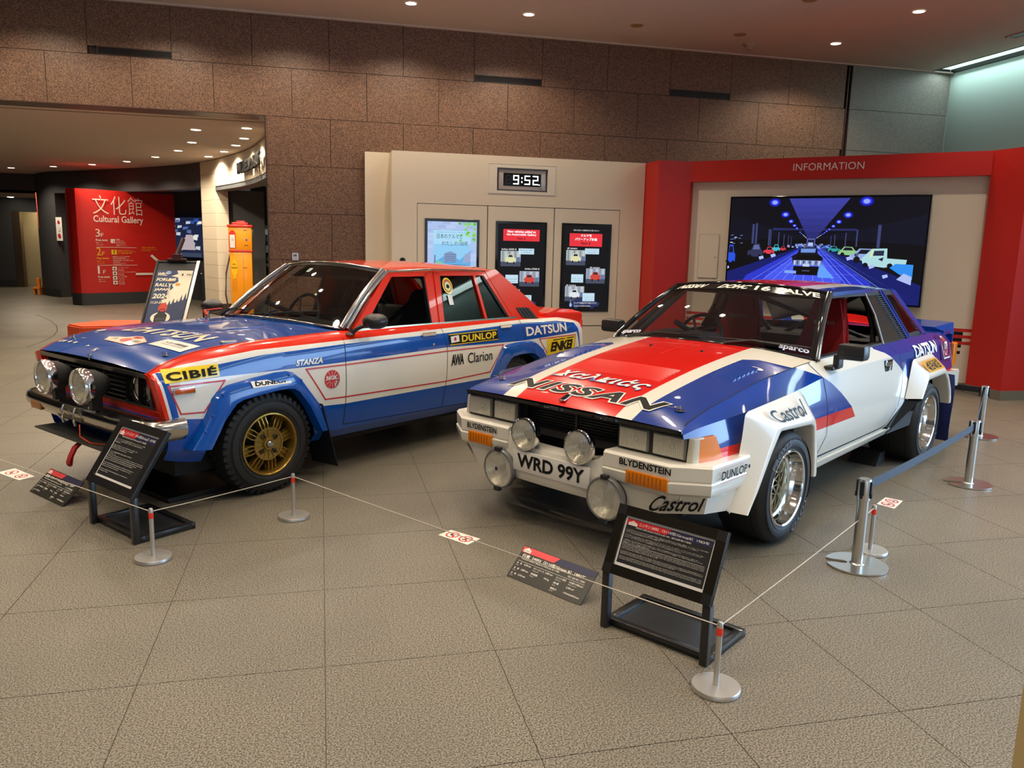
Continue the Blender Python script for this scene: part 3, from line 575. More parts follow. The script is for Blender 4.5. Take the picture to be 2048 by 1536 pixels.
lit = glow('clock_digit', (.95, .97, 1), 3.2); off = mat('digit_off', (.03, .03, .03), .3)
def seg(x, on, m, l, wd=.075, hh_=.115, s=.013, y0=.068):
    A = {'a': (x, y0+hh_-s, x+wd, y0+hh_), 'd': (x, y0, x+wd, y0+s), 'g': (x, y0+hh_/2-s/2, x+wd, y0+hh_/2+s/2), 'f': (x, y0+hh_/2, x+s, y0+hh_), 'e': (x, y0, x+s, y0+hh_/2), 'b': (x+wd-s, y0+hh_/2, x+wd, y0+hh_), 'c': (x+wd-s, y0, x+wd, y0+hh_/2)}
    for q in on: P.rect(*[v for v in A[q]], m, l)
seg(.095, 'abcdefg', off, 1); seg(.195, 'abcdfg', lit, 1); seg(.345, 'acdfg', lit, 1); seg(.455, 'abged', lit, 1)
P.ell(.31, .15, .008, .012, lit, 1); P.ell(.31, .10, .008, .012, lit, 1); P.ell(.545, .07, .006, .008, lit, 1); P.text('CITIZEN', .53, .018, black_print, .012, .06); P.done('display', k_)
def monitor(x0, x1, z0, z1, lab):
    m_ = thing('display_monitor', lab, 'monitor', (x0, 10.222, z0), 0)
    W_, H_ = x1-x0, z1-z0; b = NB(); box(b, 0, W_, -.012, -.001, 0, H_, bev=.003); obj('bezel', b, black_gloss, m_)
    return m_, Pan(plane_fn((0, -.0125, 0), (1, 0, 0), (0, 0, 1)), .0006, .0004), W_, H_
G = lambda c, e=1.0: glow('s'+c[1:]+str(e), h(c), e)
# left: illustrated poster
m_, P, W_, H_ = monitor(1.290, 1.998, .67, 1.848, 'left upright screen showing a blue watercolour street poster with Japanese title')
a0, a1, b0, b1 = .035, W_-.035, .035, H_-.035; P.rect(a0, b0, a1, b1, G('#a9bfe6')); rnd = random.Random(2)
for r in range(22):
    z_ = b0+r*.051
    for q in range(6):
        x_ = a0+q*.12-(.06 if r % 2 else 0); xa, xb = max(x_+.006, a0), min(x_+.114, a1); zb = min(z_+.045, b1)
        if xb > xa and zb > z_: P.rect(xa, z_+.004, xb, zb, G(rnd.choice(('#9fb2dc', '#b3c6ea', '#a7bce4'))), 1)
P.rect(.11, .16, .595, 1.035, G('#a6d4ee'), 2); P.rect(.11, .5, .595, .82, G('#5fa8de'), 3); P.poly([(.11, .62), (.3, .74), (.45, .66), (.595, .78), (.595, .86), (.11, .86)], G('#8cc6ec'), 4)
P.poly([(.25, .62), (.33, .65), (.41, .62), (.41, .74), (.33, .77), (.25, .74)], G('#7f93b8'), 5)
for q in range(5): P.rect(.26, .63+q*.024, .40, .637+q*.024, G('#5a6f98'), 6)
P.poly([(.49, .62), (.595, .64), (.595, .75), (.52, .74)], G('#93a3c8'), 5); P.rect(.12, .56, .14, .72, G('#6c7fa8'), 5)
P.poly([(.11, .60), (.17, .65), (.24, .62), (.24, .58), (.11, .58)], G('#7fc48a'), 5); P.rect(.12, .565, .22, .585, G('#c23a44'), 6); P.rect(.42, .57, .47, .585, G('#c23a44'), 6)
for q in range(16): P.ell(.24+q*.02, .575+rnd.uniform(-.01, .015), .004, .014, G('#3c4f80'), 7)
P.text('日本のクルマと', .155, .93, G('#22334f'), .06, .33, l=6); P.text('わたしの100年', .22, .84, G('#22334f'), .06, .34, l=6); P.text('Japanese cars and our 100 years', .15, 1.0, G('#7a93b8'), .018, .38, l=6)
P.text('2024.7.26', .33, .40, G('#2b3c58'), .035, .2, l=6); P.text('- 2025.1.13', .33, .35, G('#2b3c58'), .035, .2, l=6); P.rect(.14, .22, .58, .27, G('#c8303c'), 6); P.text('文化館 企画展', .16, .232, G('#f4f4f4'), .028, .18, l=7)
for q in range(26):
    x_, z_ = W_-.05-rnd.random()**1.5*.22, H_-.05-rnd.random()**1.3*.22; P.ell(min(x_, a1-.03), min(z_, b1-.02), .022, .016, G(rnd.choice(('#7fc86a', '#9ad884', '#63b454'))), 8+q*.3, 8)
P.done('screen', m_)
def cars_screen(P, W_, H_, head, jp):
    P.rect(.03, .03, W_-.03, H_-.03, G('#0b0c12', .6)); rd = G('#e0303a')
    x0, x1 = (.10, W_-.10) if not jp else (.11, W_-.13); yt = H_-.10 if not jp else H_-.13; hb = .15 if not jp else .17
    P.rect(x0, yt-hb, x1, yt, rd, 1); cx = (x0+x1)/2
    for k, (s_, m2, hh_, ww_) in enumerate(head): P.text(s_, cx, yt-.045-k*.043*(1 if not jp else 1.15), m2, hh_, ww_, bold=.02, l=2, align='C')
    if jp: P.text('＼新たに加わった車両をぜひご覧ください／', cx, H_-.10, G('#f2f2f2'), .022, .38, l=2, align='C')
    im = [(.07, H_-.58 if not jp else H_-.55, 0), (W_-.36 if not jp else W_-.34, H_-.84 if not jp else H_-.79, 1), (.07, H_-1.08 if not jp else H_-1.03, 2)]
    cols = ('#b9c4c0', '#a9b4cc', '#b8c0ca')
    for (x_, z_, k) in im:
        P.rect(x_, z_, x_+.27, z_+.20, G(cols[k], .8), 1); P.rect(x_, z_, x_+.27, z_+.06, G('#4a5268', .8), 2)
        for q in range(6): P.rect(x_+.02+q*.042, z_+.06, x_+.04+q*.042, z_+.195, G(('#8f9aa8', '#d4dae0')[q % 2], .8), 2)
        cc = ('#e2dfb0', '#d2463a', '#e4e8ec')[k]
        P.poly([(x_+.07, z_+.05), (x_+.20, z_+.05), (x_+.21, z_+.10), (x_+.18, z_+.12), (x_+.165, z_+.155), (x_+.10, z_+.155), (x_+.085, z_+.12), (x_+.06, z_+.10)], G(cc, .9), 3)
        P.poly([(x_+.10, z_+.12), (x_+.165, z_+.12), (x_+.155, z_+.148), (x_+.11, z_+.148)], G('#2a3040', .8), 4); P.rect(x_+.08, z_+.035, x_+.10, z_+.06, G('#101218'), 4); P.rect(x_+.17, z_+.035, x_+.19, z_+.06, G('#101218'), 4)
        P.rect(x_+.21, z_+.06, x_+.265, z_+.12, G('#6c80b0', .8), 3)
    lb_ = [(.31, H_-.42, .21, 'Fiat Nuova 500D', '(1963)') if not jp else (.33, H_-.40, .20, 'フィアット チンクエチェント', '500D (1963年)'), (.14, H_-.80, .17, 'Toyota Publica Convertible', 'Model UP10D (1964)') if not jp else (.15, H_-.78, .17, 'トヨタ パブリカ', 'UP10D (1964年)'), (.31, H_-1.03, .19, 'Nissan Leaf', 'Model ZE0 (2011)') if not jp else (.32, H_-1.03, .17, 'ニッサン リーフ', 'ZE0 (2011年)')]
    for x_, z_, w_, s1, s2 in lb_:
        P.rect(x_, z_, x_+w_, z_+(.075 if w_ > .18 else .11), G('#bcd8e8'), 5); P.text(s1, x_+w_/2, z_+.045, G('#20262c'), .016, w_*.8, align='C', l=6); P.text(s2, x_+w_/2, z_+.015, G('#20262c'), .014, w_*.6, align='C', l=6)
    for x_, z_, s_ in ((.08, H_-.37, '3rd floor ZONE 10' if not jp else '3階 ZONE10'), (W_-.29, H_-.62, '3rd floor ZONE 10' if not jp else '3階 ZONE10'), (.08, H_-.86, '3rd floor ZONE 13' if not jp else '3階 ZONE13')): P.text(s_, x_, z_+(.0 if not jp else .03), G('#e8e8ea'), .022, .2 if not jp else .14, bold=.02, l=6)
    P.poly([(.14, .07), (.55, .07), (.57, .12), (.50, .15), (.42, .19), (.25, .19), (.18, .14), (.13, .12)], G('#28305e', .8), 2); P.ell(.23, .07, .03, .03, G('#28305e', .8), 2.2); P.ell(.46, .07, .03, .03, G('#28305e', .8), 2.2)
    P.text('タッチで画面が切り替わります。', .2, .105, G('#e8e8ea'), .026, .33, l=5); P.text('Touch to switch screens.', .2, .07, G('#e8e8ea'), .02, .24, l=5); P.ell(.155, .09, .018, .026, G('#9aa6e0'), 5); P.rect(.148, .10, .156, .15, G('#9aa6e0'), 5)
wt, bk_ = G('#ffffff', 1.1), G('#15080a')
m_, P, W_, H_ = monitor(2.215, 2.905, .67, 1.842, 'middle upright screen with English red banner New vehicles added'); cars_screen(P, W_, H_, (('New vehicles added to', wt, .032, .38), ('the Automobile Gallery', wt, .036, .40), ('Part 2', bk_, .026, .11)), False); P.done('screen', m_)
m_, P, W_, H_ = monitor(3.110, 3.808, .67, 1.842, 'right upright screen with Japanese red banner Part 2'); cars_screen(P, W_, H_, (('クルマ館', wt, .036, .15), ('パワーアップ計画', wt, .038, .31), ('Part 2', bk_, .030, .13)), True); P.done('screen', m_)
t = thing('small_camera_dome', 'small black dome fitting on the cream case above the red car roof', 'sensor', (1.01, 10.22, 1.31)); bm = NB(); lathe(bm, [(0, .035), (.03, .02), (.04, 0)], AX['-y'], 20); obj('dome', bm, black_gloss, t, 30)

# ------------------------------------------------------------------ INFORMATION wall
t = struct('wall_information', NB(), red_panel)
A_, B_ = Vector((4.696, 9.758)), Vector((7.076, 7.378)); D_ = (B_-A_).normalized(); Nn_ = Vector((-D_.y, D_.x))*-1  # towards the viewer
def ibox(u0, u1, z0, z1, d0, d1, m, nm, par=t, bev=0.0):
    b = NB(); M_ = Matrix(((D_.x, -Nn_.x, 0, A_.x), (D_.y, -Nn_.y, 0, A_.y), (0, 0, 1, 0), (0, 0, 0, 1))); box(b, u0, u1, d0, d1, z0, z1, M=M_, bev=bev); return obj(nm, b, m, par)
LI = (B_-A_).length
ibox(0, LI, 2.402, 2.66, 0, .45, red_panel, 'header')
ibox(0, LI, .10, 2.402, .10, .2, mat('alcove_white', h('#d3c8b6'), .6), 'alcove_back')
ibox(0, LI, .0, .10, .08, .2, grey_base, 'alcove_base')
bm = NB(); prism(bm, [(x, y, .1) for x, y in ((4.262, 10.3), (4.262, 9.80), (4.696, 9.758), (4.80, 9.85), (4.80, 10.5), (4.262, 10.5))], [(x, y, 2.66) for x, y in ((4.262, 10.3), (4.262, 9.80), (4.696, 9.758), (4.80, 9.85), (4.80, 10.5), (4.262, 10.5))]); obj('post', bm, red_panel, t)
pts = ((7.076, 7.378), (7.106, 6.925), (9.2, 6.89), (9.2, 7.4), (7.5, 7.5), (7.16, 7.46))
bm = NB(); prism(bm, [(x, y, .1) for x, y in pts], [(x, y, 2.66) for x, y in pts]); obj('post', bm, red_panel, t)
bm = NB(); prism(bm, [(x, y-.004, 0) for x, y in pts], [(x, y-.004, .105) for x, y in pts]); obj('base', bm, grey_base, t)
bm = NB(); box(bm, 4.28, 4.8, 9.80, 10.4, 0, .1); obj('base', bm, grey_base, t)
f0 = plane_fn((A_.x, A_.y, 0), (D_.x, D_.y, 0), (0, 0, 1)); P = Pan(f0, .0015); P.text('INFORMATION', LI*.5, 2.505, white_print, .085, .80, align='C', bold=-.004); P.done('lettering', t)
fb = plane_fn((A_.x-Nn_.x*.10, A_.y-Nn_.y*.10, 0), (D_.x, D_.y, 0), (0, 0, 1))
P = Pan(fb, .001); rp = mat('stripe_red', h('#c21d14'), .5)
for z0, z1 in ((.682, .718), (.609, .644), (.536, .573)): P.rect(.02, z0, LI, z1, rp)
for k, (z0, z1, x_) in enumerate(((.645, .680, .085), (.573, .608, .088), (.50, .535, .09), (.427, .462, .093))): P.rect(.30 if k < 3 else 3.1, z0, LI-x_, z1, black_print)
P.done('stripes', t)
# service hatch
hx = ((4.998, 9.456), (4.773, 9.681)); ibox(.14, .40, 1.175, 1.735, .088, .10, mat('alcove_white', h('#d3c8b6'), .6), 'service_hatch'); P = Pan(lambda u, v: (fb(u, v)[0]+fb(u, v)[1]*.012, fb(u, v)[1]), .001)
P.line([(.14, 1.175), (.40, 1.175), (.40, 1.735), (.14, 1.735)], .005, grey_print, True); P.ell(.365, 1.44, .012, .014, grey_print, 1); P.done('hatch_seam', t)
# panel text right edge
P = Pan(plane_fn((7.106, 6.925, 0), (1, -.017, 0), (0, 0, 1)), .002); P.text('日本車の', .20, 1.30, white_print, .14, .6); P.text('コーナー', .19, 1.20, white_print, .055, .3); P.text('存分に楽しむ', .17, 1.12, white_print, .055, .4); P.done('side_text', t)
# big screen
su0, su1, sz0, sz1 = .543, 2.825, .935, 2.208
t = thing('wall_screen', 'huge wall screen showing a blue-lit hall of vintage cars', 'television', (0, 0, 0))
ibox(su0, su1, sz0, sz1, .0, .09, black_gloss, 'bezel', t, .004)
W_, H_ = su1-su0-.04, sz1-sz0-.045
P = Pan(plane_fn((A_.x+D_.x*(su0+.02), A_.y+D_.y*(su0+.02), sz0+.022), (D_.x, D_.y, 0), (0, 0, 1)), .002, .0006)
X = lambda a: (a-95)/(1955-95)*W_; Y = lambda b: H_-(b-65)/(1090-65)*H_   # picture drawn on a 1860 x 1025 raster of its own
pp = lambda L_: [(min(max(X(a), 0), W_), min(max(Y(b), 0), H_)) for a, b in L_]
def Q(L_, c, l, e=1.0): P.poly(pp(L_), G(c, e), l)
Q([(95, 65), (1955, 65), (1955, 1090), (95, 1090)], '#05060c', 0)
Q([(95, 65), (1955, 65), (1955, 420), (95, 440)], '#070914', 1); Q([(95, 250), (520, 370), (920, 470), (95, 500)], '#0a0d1c', 1.2); Q([(1955, 230), (1400, 370), (920, 470), (1955, 520)], '#0b0e20', 1.2)
for k in range(6): # ceiling wedge, slightly darker towards the vanishing point
    f0_, f1_ = k/6, (k+1)/6; c_ = ('#3a3f9c', '#373b96', '#34388e', '#2f3384', '#2b2f7a', '#262a70')[k]
    xa = lambda f: 680+(890-680)*f; xb = lambda f: 1262+(970-1262)*f; ya = lambda f: 72+(468-72)*f
    Q([(xa(f0_), ya(f0_)), (xb(f0_), ya(f0_)), (xb(f1_), ya(f1_)), (xa(f1_), ya(f1_))], c_, 2)
Q([(540, 365), (840, 372), (850, 390), (540, 392)], '#23285a', 2); Q([(1040, 370), (1345, 368), (1345, 390), (1020, 392)], '#23285a', 2)
# floor: darker left, bright blue aisle
Q([(60, 830), (820, 560), (1040, 555), (1955, 900), (1955, 1090), (95, 1090)], '#101a66', 2); Q([(300, 860), (840, 560), (1010, 560), (1520, 900), (1400, 1090), (160, 1090)], '#2a36c4', 2.5); Q([(500, 860), (870, 570), (980, 570), (1250, 860), (1180, 1090), (420, 1090)], '#4354e6', 2.7)
Q([(1030, 700), (1080, 760), (1180, 860), (1020, 860), (1010, 760)], '#5f9cf2', 2.9)
for k in range(12): x_ = -200+k*150; Q([(x_, 1090), (x_+7, 1090), (926, 520), (924, 520)], '#7f9cf8', 3)
for k in range(9): x_ = 1500+k*160; Q([(x_, 1090), (x_+8, 1090), (960, 520), (958, 520)], '#7f9cf8', 3)
for k in range(7): y_ = 600+k*k*9+k*18; Q([(925-(y_-520)*1.35, y_), (950+(y_-520)*1.5, y_+4), (950+(y_-520)*1.5, y_+6), (925-(y_-520)*1.35, y_+2)], '#6a80f0', 3.05)
for x_, y0_, y1_, w_ in ((330, 330, 530, 22), (365, 320, 530, 20), (500, 380, 550, 16), (520, 385, 550, 10), (600, 410, 545, 10), (655, 430, 545, 8), (700, 440, 545, 6), (730, 450, 545, 5), (1110, 440, 545, 6), (1145, 430, 550, 8), (1245, 410, 560, 10), (1345, 380, 545, 14), (1535, 330, 550, 22), (1555, 330, 550, 9)): Q([(x_, y0_), (x_+w_, y0_), (x_+w_, y1_), (x_, y1_)], '#39406f', 3.2)
for x_, y_, r_ in ((540, 110, 34), (655, 232, 26), (715, 300, 17), (752, 342, 13), (778, 370, 9), (1410, 105, 38), (1253, 236, 27), (1173, 303, 18), (1125, 346, 13), (1090, 378, 9), (1066, 397, 7), (1048, 412, 6), (812, 408, 6), (1032, 424, 5), (826, 422, 5)):
    for f_, c_, l_ in ((1.75, '#10148c', 3.3), (1.25, '#3038f0', 3.4), (.8, '#8fa4ff', 3.5)): P.ell(X(x_), Y(min(y_, 1000)), r_*f_*W_/1860, r_*f_*.72*H_/1025, G(c_), l_, 16)
for k in range(14): P.ell(X(840+k*3), Y(432+k*2.6), .003, .003, G('#c8d0ff'), 3.6, 6); P.ell(X(1020-k*3.4), Y(432+k*2.6), .003, .003, G('#c8d0ff'), 3.6, 6)
Q([(885, 470), (965, 470), (965, 545), (885, 545)], '#5a62a8', 3.3); Q([(893, 482), (957, 482), (957, 545), (893, 545)], '#171a40', 3.4); Q([(900, 510), (945, 510), (948, 545), (898, 545)], '#a9c0f2', 3.5)
rnd = random.Random(4)
for k in range(40):
    x_ = rnd.choice((rnd.uniform(690, 880), rnd.uniform(980, 1120))); y_ = rnd.uniform(535, 570); Q([(x_, y_), (x_+24, y_), (x_+22, y_-14), (x_+4, y_-16)], rnd.choice(('#4a7ad8', '#7fa8e8', '#9a8cc8', '#3a58b0')), 3.6+k*.01)
for k in range(10): x_, y_ = rnd.uniform(90, 280), rnd.uniform(430, 530); Q([(x_, y_), (x_+30, y_), (x_+28, y_+8), (x_+4, y_+8)], rnd.choice(('#c8d4f4', '#5f6ea8')), 3.6)
def scar(x0, y0, x1, y1, c, l, wc='#101424', flip=1):
    w_, h_ = x1-x0, y1-y0; px = lambda a: x0+w_*a if flip > 0 else x1-w_*a
    Q([(px(0), y0+h_*.8), (px(.02), y0+h_*.5), (px(.25), y0+h_*.42), (px(.38), y0+h_*.02), (px(.75), y0), (px(.88), y0+h_*.4), (px(1), y0+h_*.5), (px(1), y0+h_*.85), (px(.5), y0+h_*.92)][::flip], c, l)
    Q([(px(.33), y0+h_*.4), (px(.42), y0+h_*.09), (px(.71), y0+h_*.08), (px(.8), y0+h_*.4)][::flip], wc, l+.05)
    for a in (.18, .8): P.ell(X(px(a)), Y(y0+h_*.85), w_*.09*W_/1860, w_*.10*W_/1860, G('#0c0d14'), l+.1, 12)
scar(60, 545, 170, 750, '#2450d8', 4); scar(295, 530, 455, 680, '#2b3050', 4, '#5a6698'); scar(460, 560, 570, 640, '#d83a4a', 4.2); scar(540, 535, 625, 610, '#38b8c8', 4.1); scar(620, 552, 685, 600, '#c8384c', 4.1)
scar(1095, 542, 1215, 600, '#2f9a9a', 4.1, flip=-1); scar(1190, 545, 1400, 635, '#8cc088', 4.2, flip=-1); scar(1300, 560, 1640, 690, '#8fa6d8', 4.3, flip=-1)
Q([(1410, 660), (1500, 560), (1635, 555), (1640, 650), (1815, 660), (1810, 700), (1620, 740), (1430, 720)], '#a8d4d8', 4.6); Q([(1500, 572), (1515, 568), (1500, 640), (1485, 650)], '#e8e08a', 4.7); Q([(1520, 580), (1610, 575), (1608, 625), (1512, 628)], '#222a44', 4.7); Q([(1560, 660), (1610, 640), (1600, 680)], '#1c2240', 4.7)
for a in (1450, 1670): P.ell(X(a), Y(720), .03, .028, G('#0c0d14'), 4.8, 14)
Q([(1670, 740), (1720, 700), (1875, 705), (1875, 850), (1760, 800)], '#2f8ae8', 4.9); Q([(1740, 850), (1800, 790), (1870, 820), (1870, 900)], '#a8b8e8', 5)
for x_, y_ in ((415, 665), (535, 640), (1270, 650), (1480, 725), (1610, 815), (60, 770)): Q([(x_, y_), (x_+45, y_-12 if x_ > 100 else y_), (x_+55, y_+15), (x_+12, y_+32)], '#aab8f0', 4.95)
# central dark saloon seen from behind
Q([(750, 650), (770, 740), (1045, 740), (1055, 660), (1000, 620), (995, 570), (960, 560), (850, 560), (820, 575), (805, 620)], '#0c0e18', 5.1); Q([(835, 572), (980, 570), (975, 610), (835, 612)], '#6c90d8', 5.2)
Q([(770, 690), (1045, 690), (1045, 740), (770, 740)], '#7d8fbe', 5.2); Q([(800, 640), (1020, 640), (1030, 680), (790, 680)], '#05060a', 5.25); Q([(865, 725), (930, 725), (930, 752), (865, 752)], '#b8c8f0', 5.3); Q([(772, 750), (1025, 750), (1010, 838), (780, 838)], '#04040a', 5.2); Q([(860, 790), (935, 790), (935, 800), (860, 800)], '#4a5070', 5.3); Q([(690, 795), (805, 798), (805, 828), (690, 824)], '#7fa0f0', 5.3)
for k in range(9): Q([(775+k*30, 695), (790+k*30, 695), (786+k*30, 735), (777+k*30, 735)], ('#c8d4f8', '#323a60')[k % 2], 5.28)
P.done('picture', t)

# ------------------------------------------------------------------ rope posts
def rope_post(x, y, lab, red=True):
    t = thing('rope_post', lab, 'barrier post', (x, y, 0), 0, 'low rope posts')
    b = NB(); lathe(b, [(0, 0), (.084, 0), (.086, .002), (.086, .014), (.083, .018), (0, .019)], None, 40); obj('base', b, alu, t, 40)
    b = NB(); lathe(b, [(.0105, .018), (.0105, .205), (0, .205)], None, 16); obj('stem', b, alu, t, 40)
    b = NB(); lathe(b, [(0, .205), (.0115, .205), (.0115, .232), (0, .232)], None, 16); obj('band', b, mat('band_red', h('#e8381e'), .5), t, 40, label='red band')
    b = NB(); lathe(b, [(.011, .232), (.011, .248), (.008, .254), (0, .256)], None, 16); obj('tip', b, alu, t, 40)
rope_post(-.807, 3.882, 'low rope post in front of the smaller text stand, left'); rope_post(-.172, 4.371, 'low rope post before the gold front wheel'); rope_post(1.324, 2.31, 'low rope post nearest the camera, by the large text stand'); rope_post(2.742, 3.342, 'low rope post just behind the steel belt stanchion')
rope_m = mat('cord', h('#b9b2a4'), .7)
def rope(a, b, lab, z=.238, sag=.004):
    bm = NB(); n = 10; tube(bm, [(a[0]+(b[0]-a[0])*k/n, a[1]+(b[1]-a[1])*k/n, z-sag*4*(k/n)*(1-k/n)) for k in range(n+1)], .0022, 6); o = obj('barrier_rope', bm, rope_m, None, 60); tag(o, lab, 'rope', 'barrier ropes')
rope((-2.9, 6.15), (-.807, 3.882), 'thin cord running from the left edge to the leftmost low post'); rope((-.807, 3.882), (-.172, 4.371), 'thin cord between the two low posts before the blue car'); rope((-.172, 4.371), (1.324, 2.31), 'thin cord crossing the two floor sign boards'); rope((1.324, 2.31), (2.742, 3.342), 'thin cord rising to the belt stanchion beside the white car')

# ------------------------------------------------------------------ belt stanchions
def stanchion(x, y, lab, rz, notch):
    t = thing('belt_stanchion', lab, 'stanchion', (x, y, 0), 0, 'steel belt stanchions')
    b = NB(); R_ = .145; outline = []
    n = 64; w_ = .020; c_, s_ = math.cos(notch), math.sin(notch); g_ = math.asin(w_*1.6/R_)
    loc_ = [(R_*math.cos(g_+(2*PI-2*g_)*k/n), R_*math.sin(g_+(2*PI-2*g_)*k/n)) for k in range(n+1)]
    loc_ += [(.115, -w_*1.05), (.06, -w_), (.052, -w_*.8), (.045, -w_*.4), (.043, 0), (.045, w_*.4), (.052, w_*.8), (.06, w_), (.115, w_*1.05)]
    pts = [(px*c_-py*s_, px*s_+py*c_) for px, py in loc_]
    prism(b, [(px, py, .002) for px, py in pts], [(px, py, .010) for px, py in pts]); obj('base', b, steel, t, 30)
    b = NB(); lathe(b, [(.035, .010), (.034, .012), (.0265, .016), (.0265, .34)], None, 32); obj('post', b, steel, t, 40)
    b = NB(); lathe(b, [(.0265, .335), (.030, .338), (.030, .44), (.028, .444), (0, .445)], None, 32); obj('head', b, steel, t, 40)
    for k in range(4):
        a = rz+k*PI/2; M_ = Matrix.Rotation(a, 4, 'Z'); b = NB(); box(b, .026, .037, -.010, .010, .365, .435, M=M_, bev=.002); box(b, .026, .040, -.006, .006, .352, .375, M=M_); obj('belt_clip', b, black_m, t)
stanchion(2.559, 3.202, 'steel belt stanchion nearest the camera, right of the white car', .6, 2.6); stanchion(4.251, 4.304, 'middle steel belt stanchion beside the rear wheel of the white car', .6, 2.75); stanchion(5.487, 5.503, 'farthest steel belt stanchion, in front of the red wall', .6, 3.6)
belt_m = noise_mat('belt_fabric', h('#3a4552'), h('#4a5664'), 400, .7)
def belt(a, b, lab, m=belt_m):
    a, b = Vector(a), Vector(b); d = (b-a).normalized(); a = a+d*.041; b = b-d*.041; bm = NB(); n = 8
    for k in range(n):
        p, q = a+(b-a)*k/n, a+(b-a)*(k+1)/n; s0, s1 = .012*4*(k/n)*(1-k/n), .012*4*((k+1)/n)*(1-(k+1)/n); nn = Vector((-d.y, d.x, 0))*.0009
        za, zb = .425-s0, .425-s1
        hexa(bm, [p-nn+Vector((0, 0, za-.048)), q-nn+Vector((0, 0, zb-.048)), q+nn+Vector((0, 0, zb-.048)), p+nn+Vector((0, 0, za-.048)), p-nn+Vector((0, 0, za)), q-nn+Vector((0, 0, zb)), q+nn+Vector((0, 0, zb)), p+nn+Vector((0, 0, za))])
    o = obj('barrier_belt', bm, m); tag(o, lab, 'barrier belt', 'barrier belts')
    pb = Pan(plane_fn((a.x, a.y, 0), (d.x, d.y, 0), (0, 0, 1)), .0016); L_ = (b-a).length
    for k in (1, 2, 3): pb.line([(0, .425-.012*k), (L_*.25, .425-.009-.012*k), (L_*.5, .425-.012-.012*k), (L_*.75, .425-.009-.012*k), (L_, .425-.012*k)], .0018, mat('belt_thread', h('#5f6c7c'), .7))
    pb.done('stitch_lines', o)
belt((2.559, 3.202, 0), (4.251, 4.304, 0), 'blue-grey retractable belt sloping beside the white car'); belt((4.251, 4.304, 0), (5.487, 5.503, 0), 'blue-grey belt between the middle and farthest stanchions'); belt((5.487, 5.503, 0), (4.62, 7.75, 0), 'black belt running behind the white car tail', mat('belt_black', (.012, .012, .014), .7))

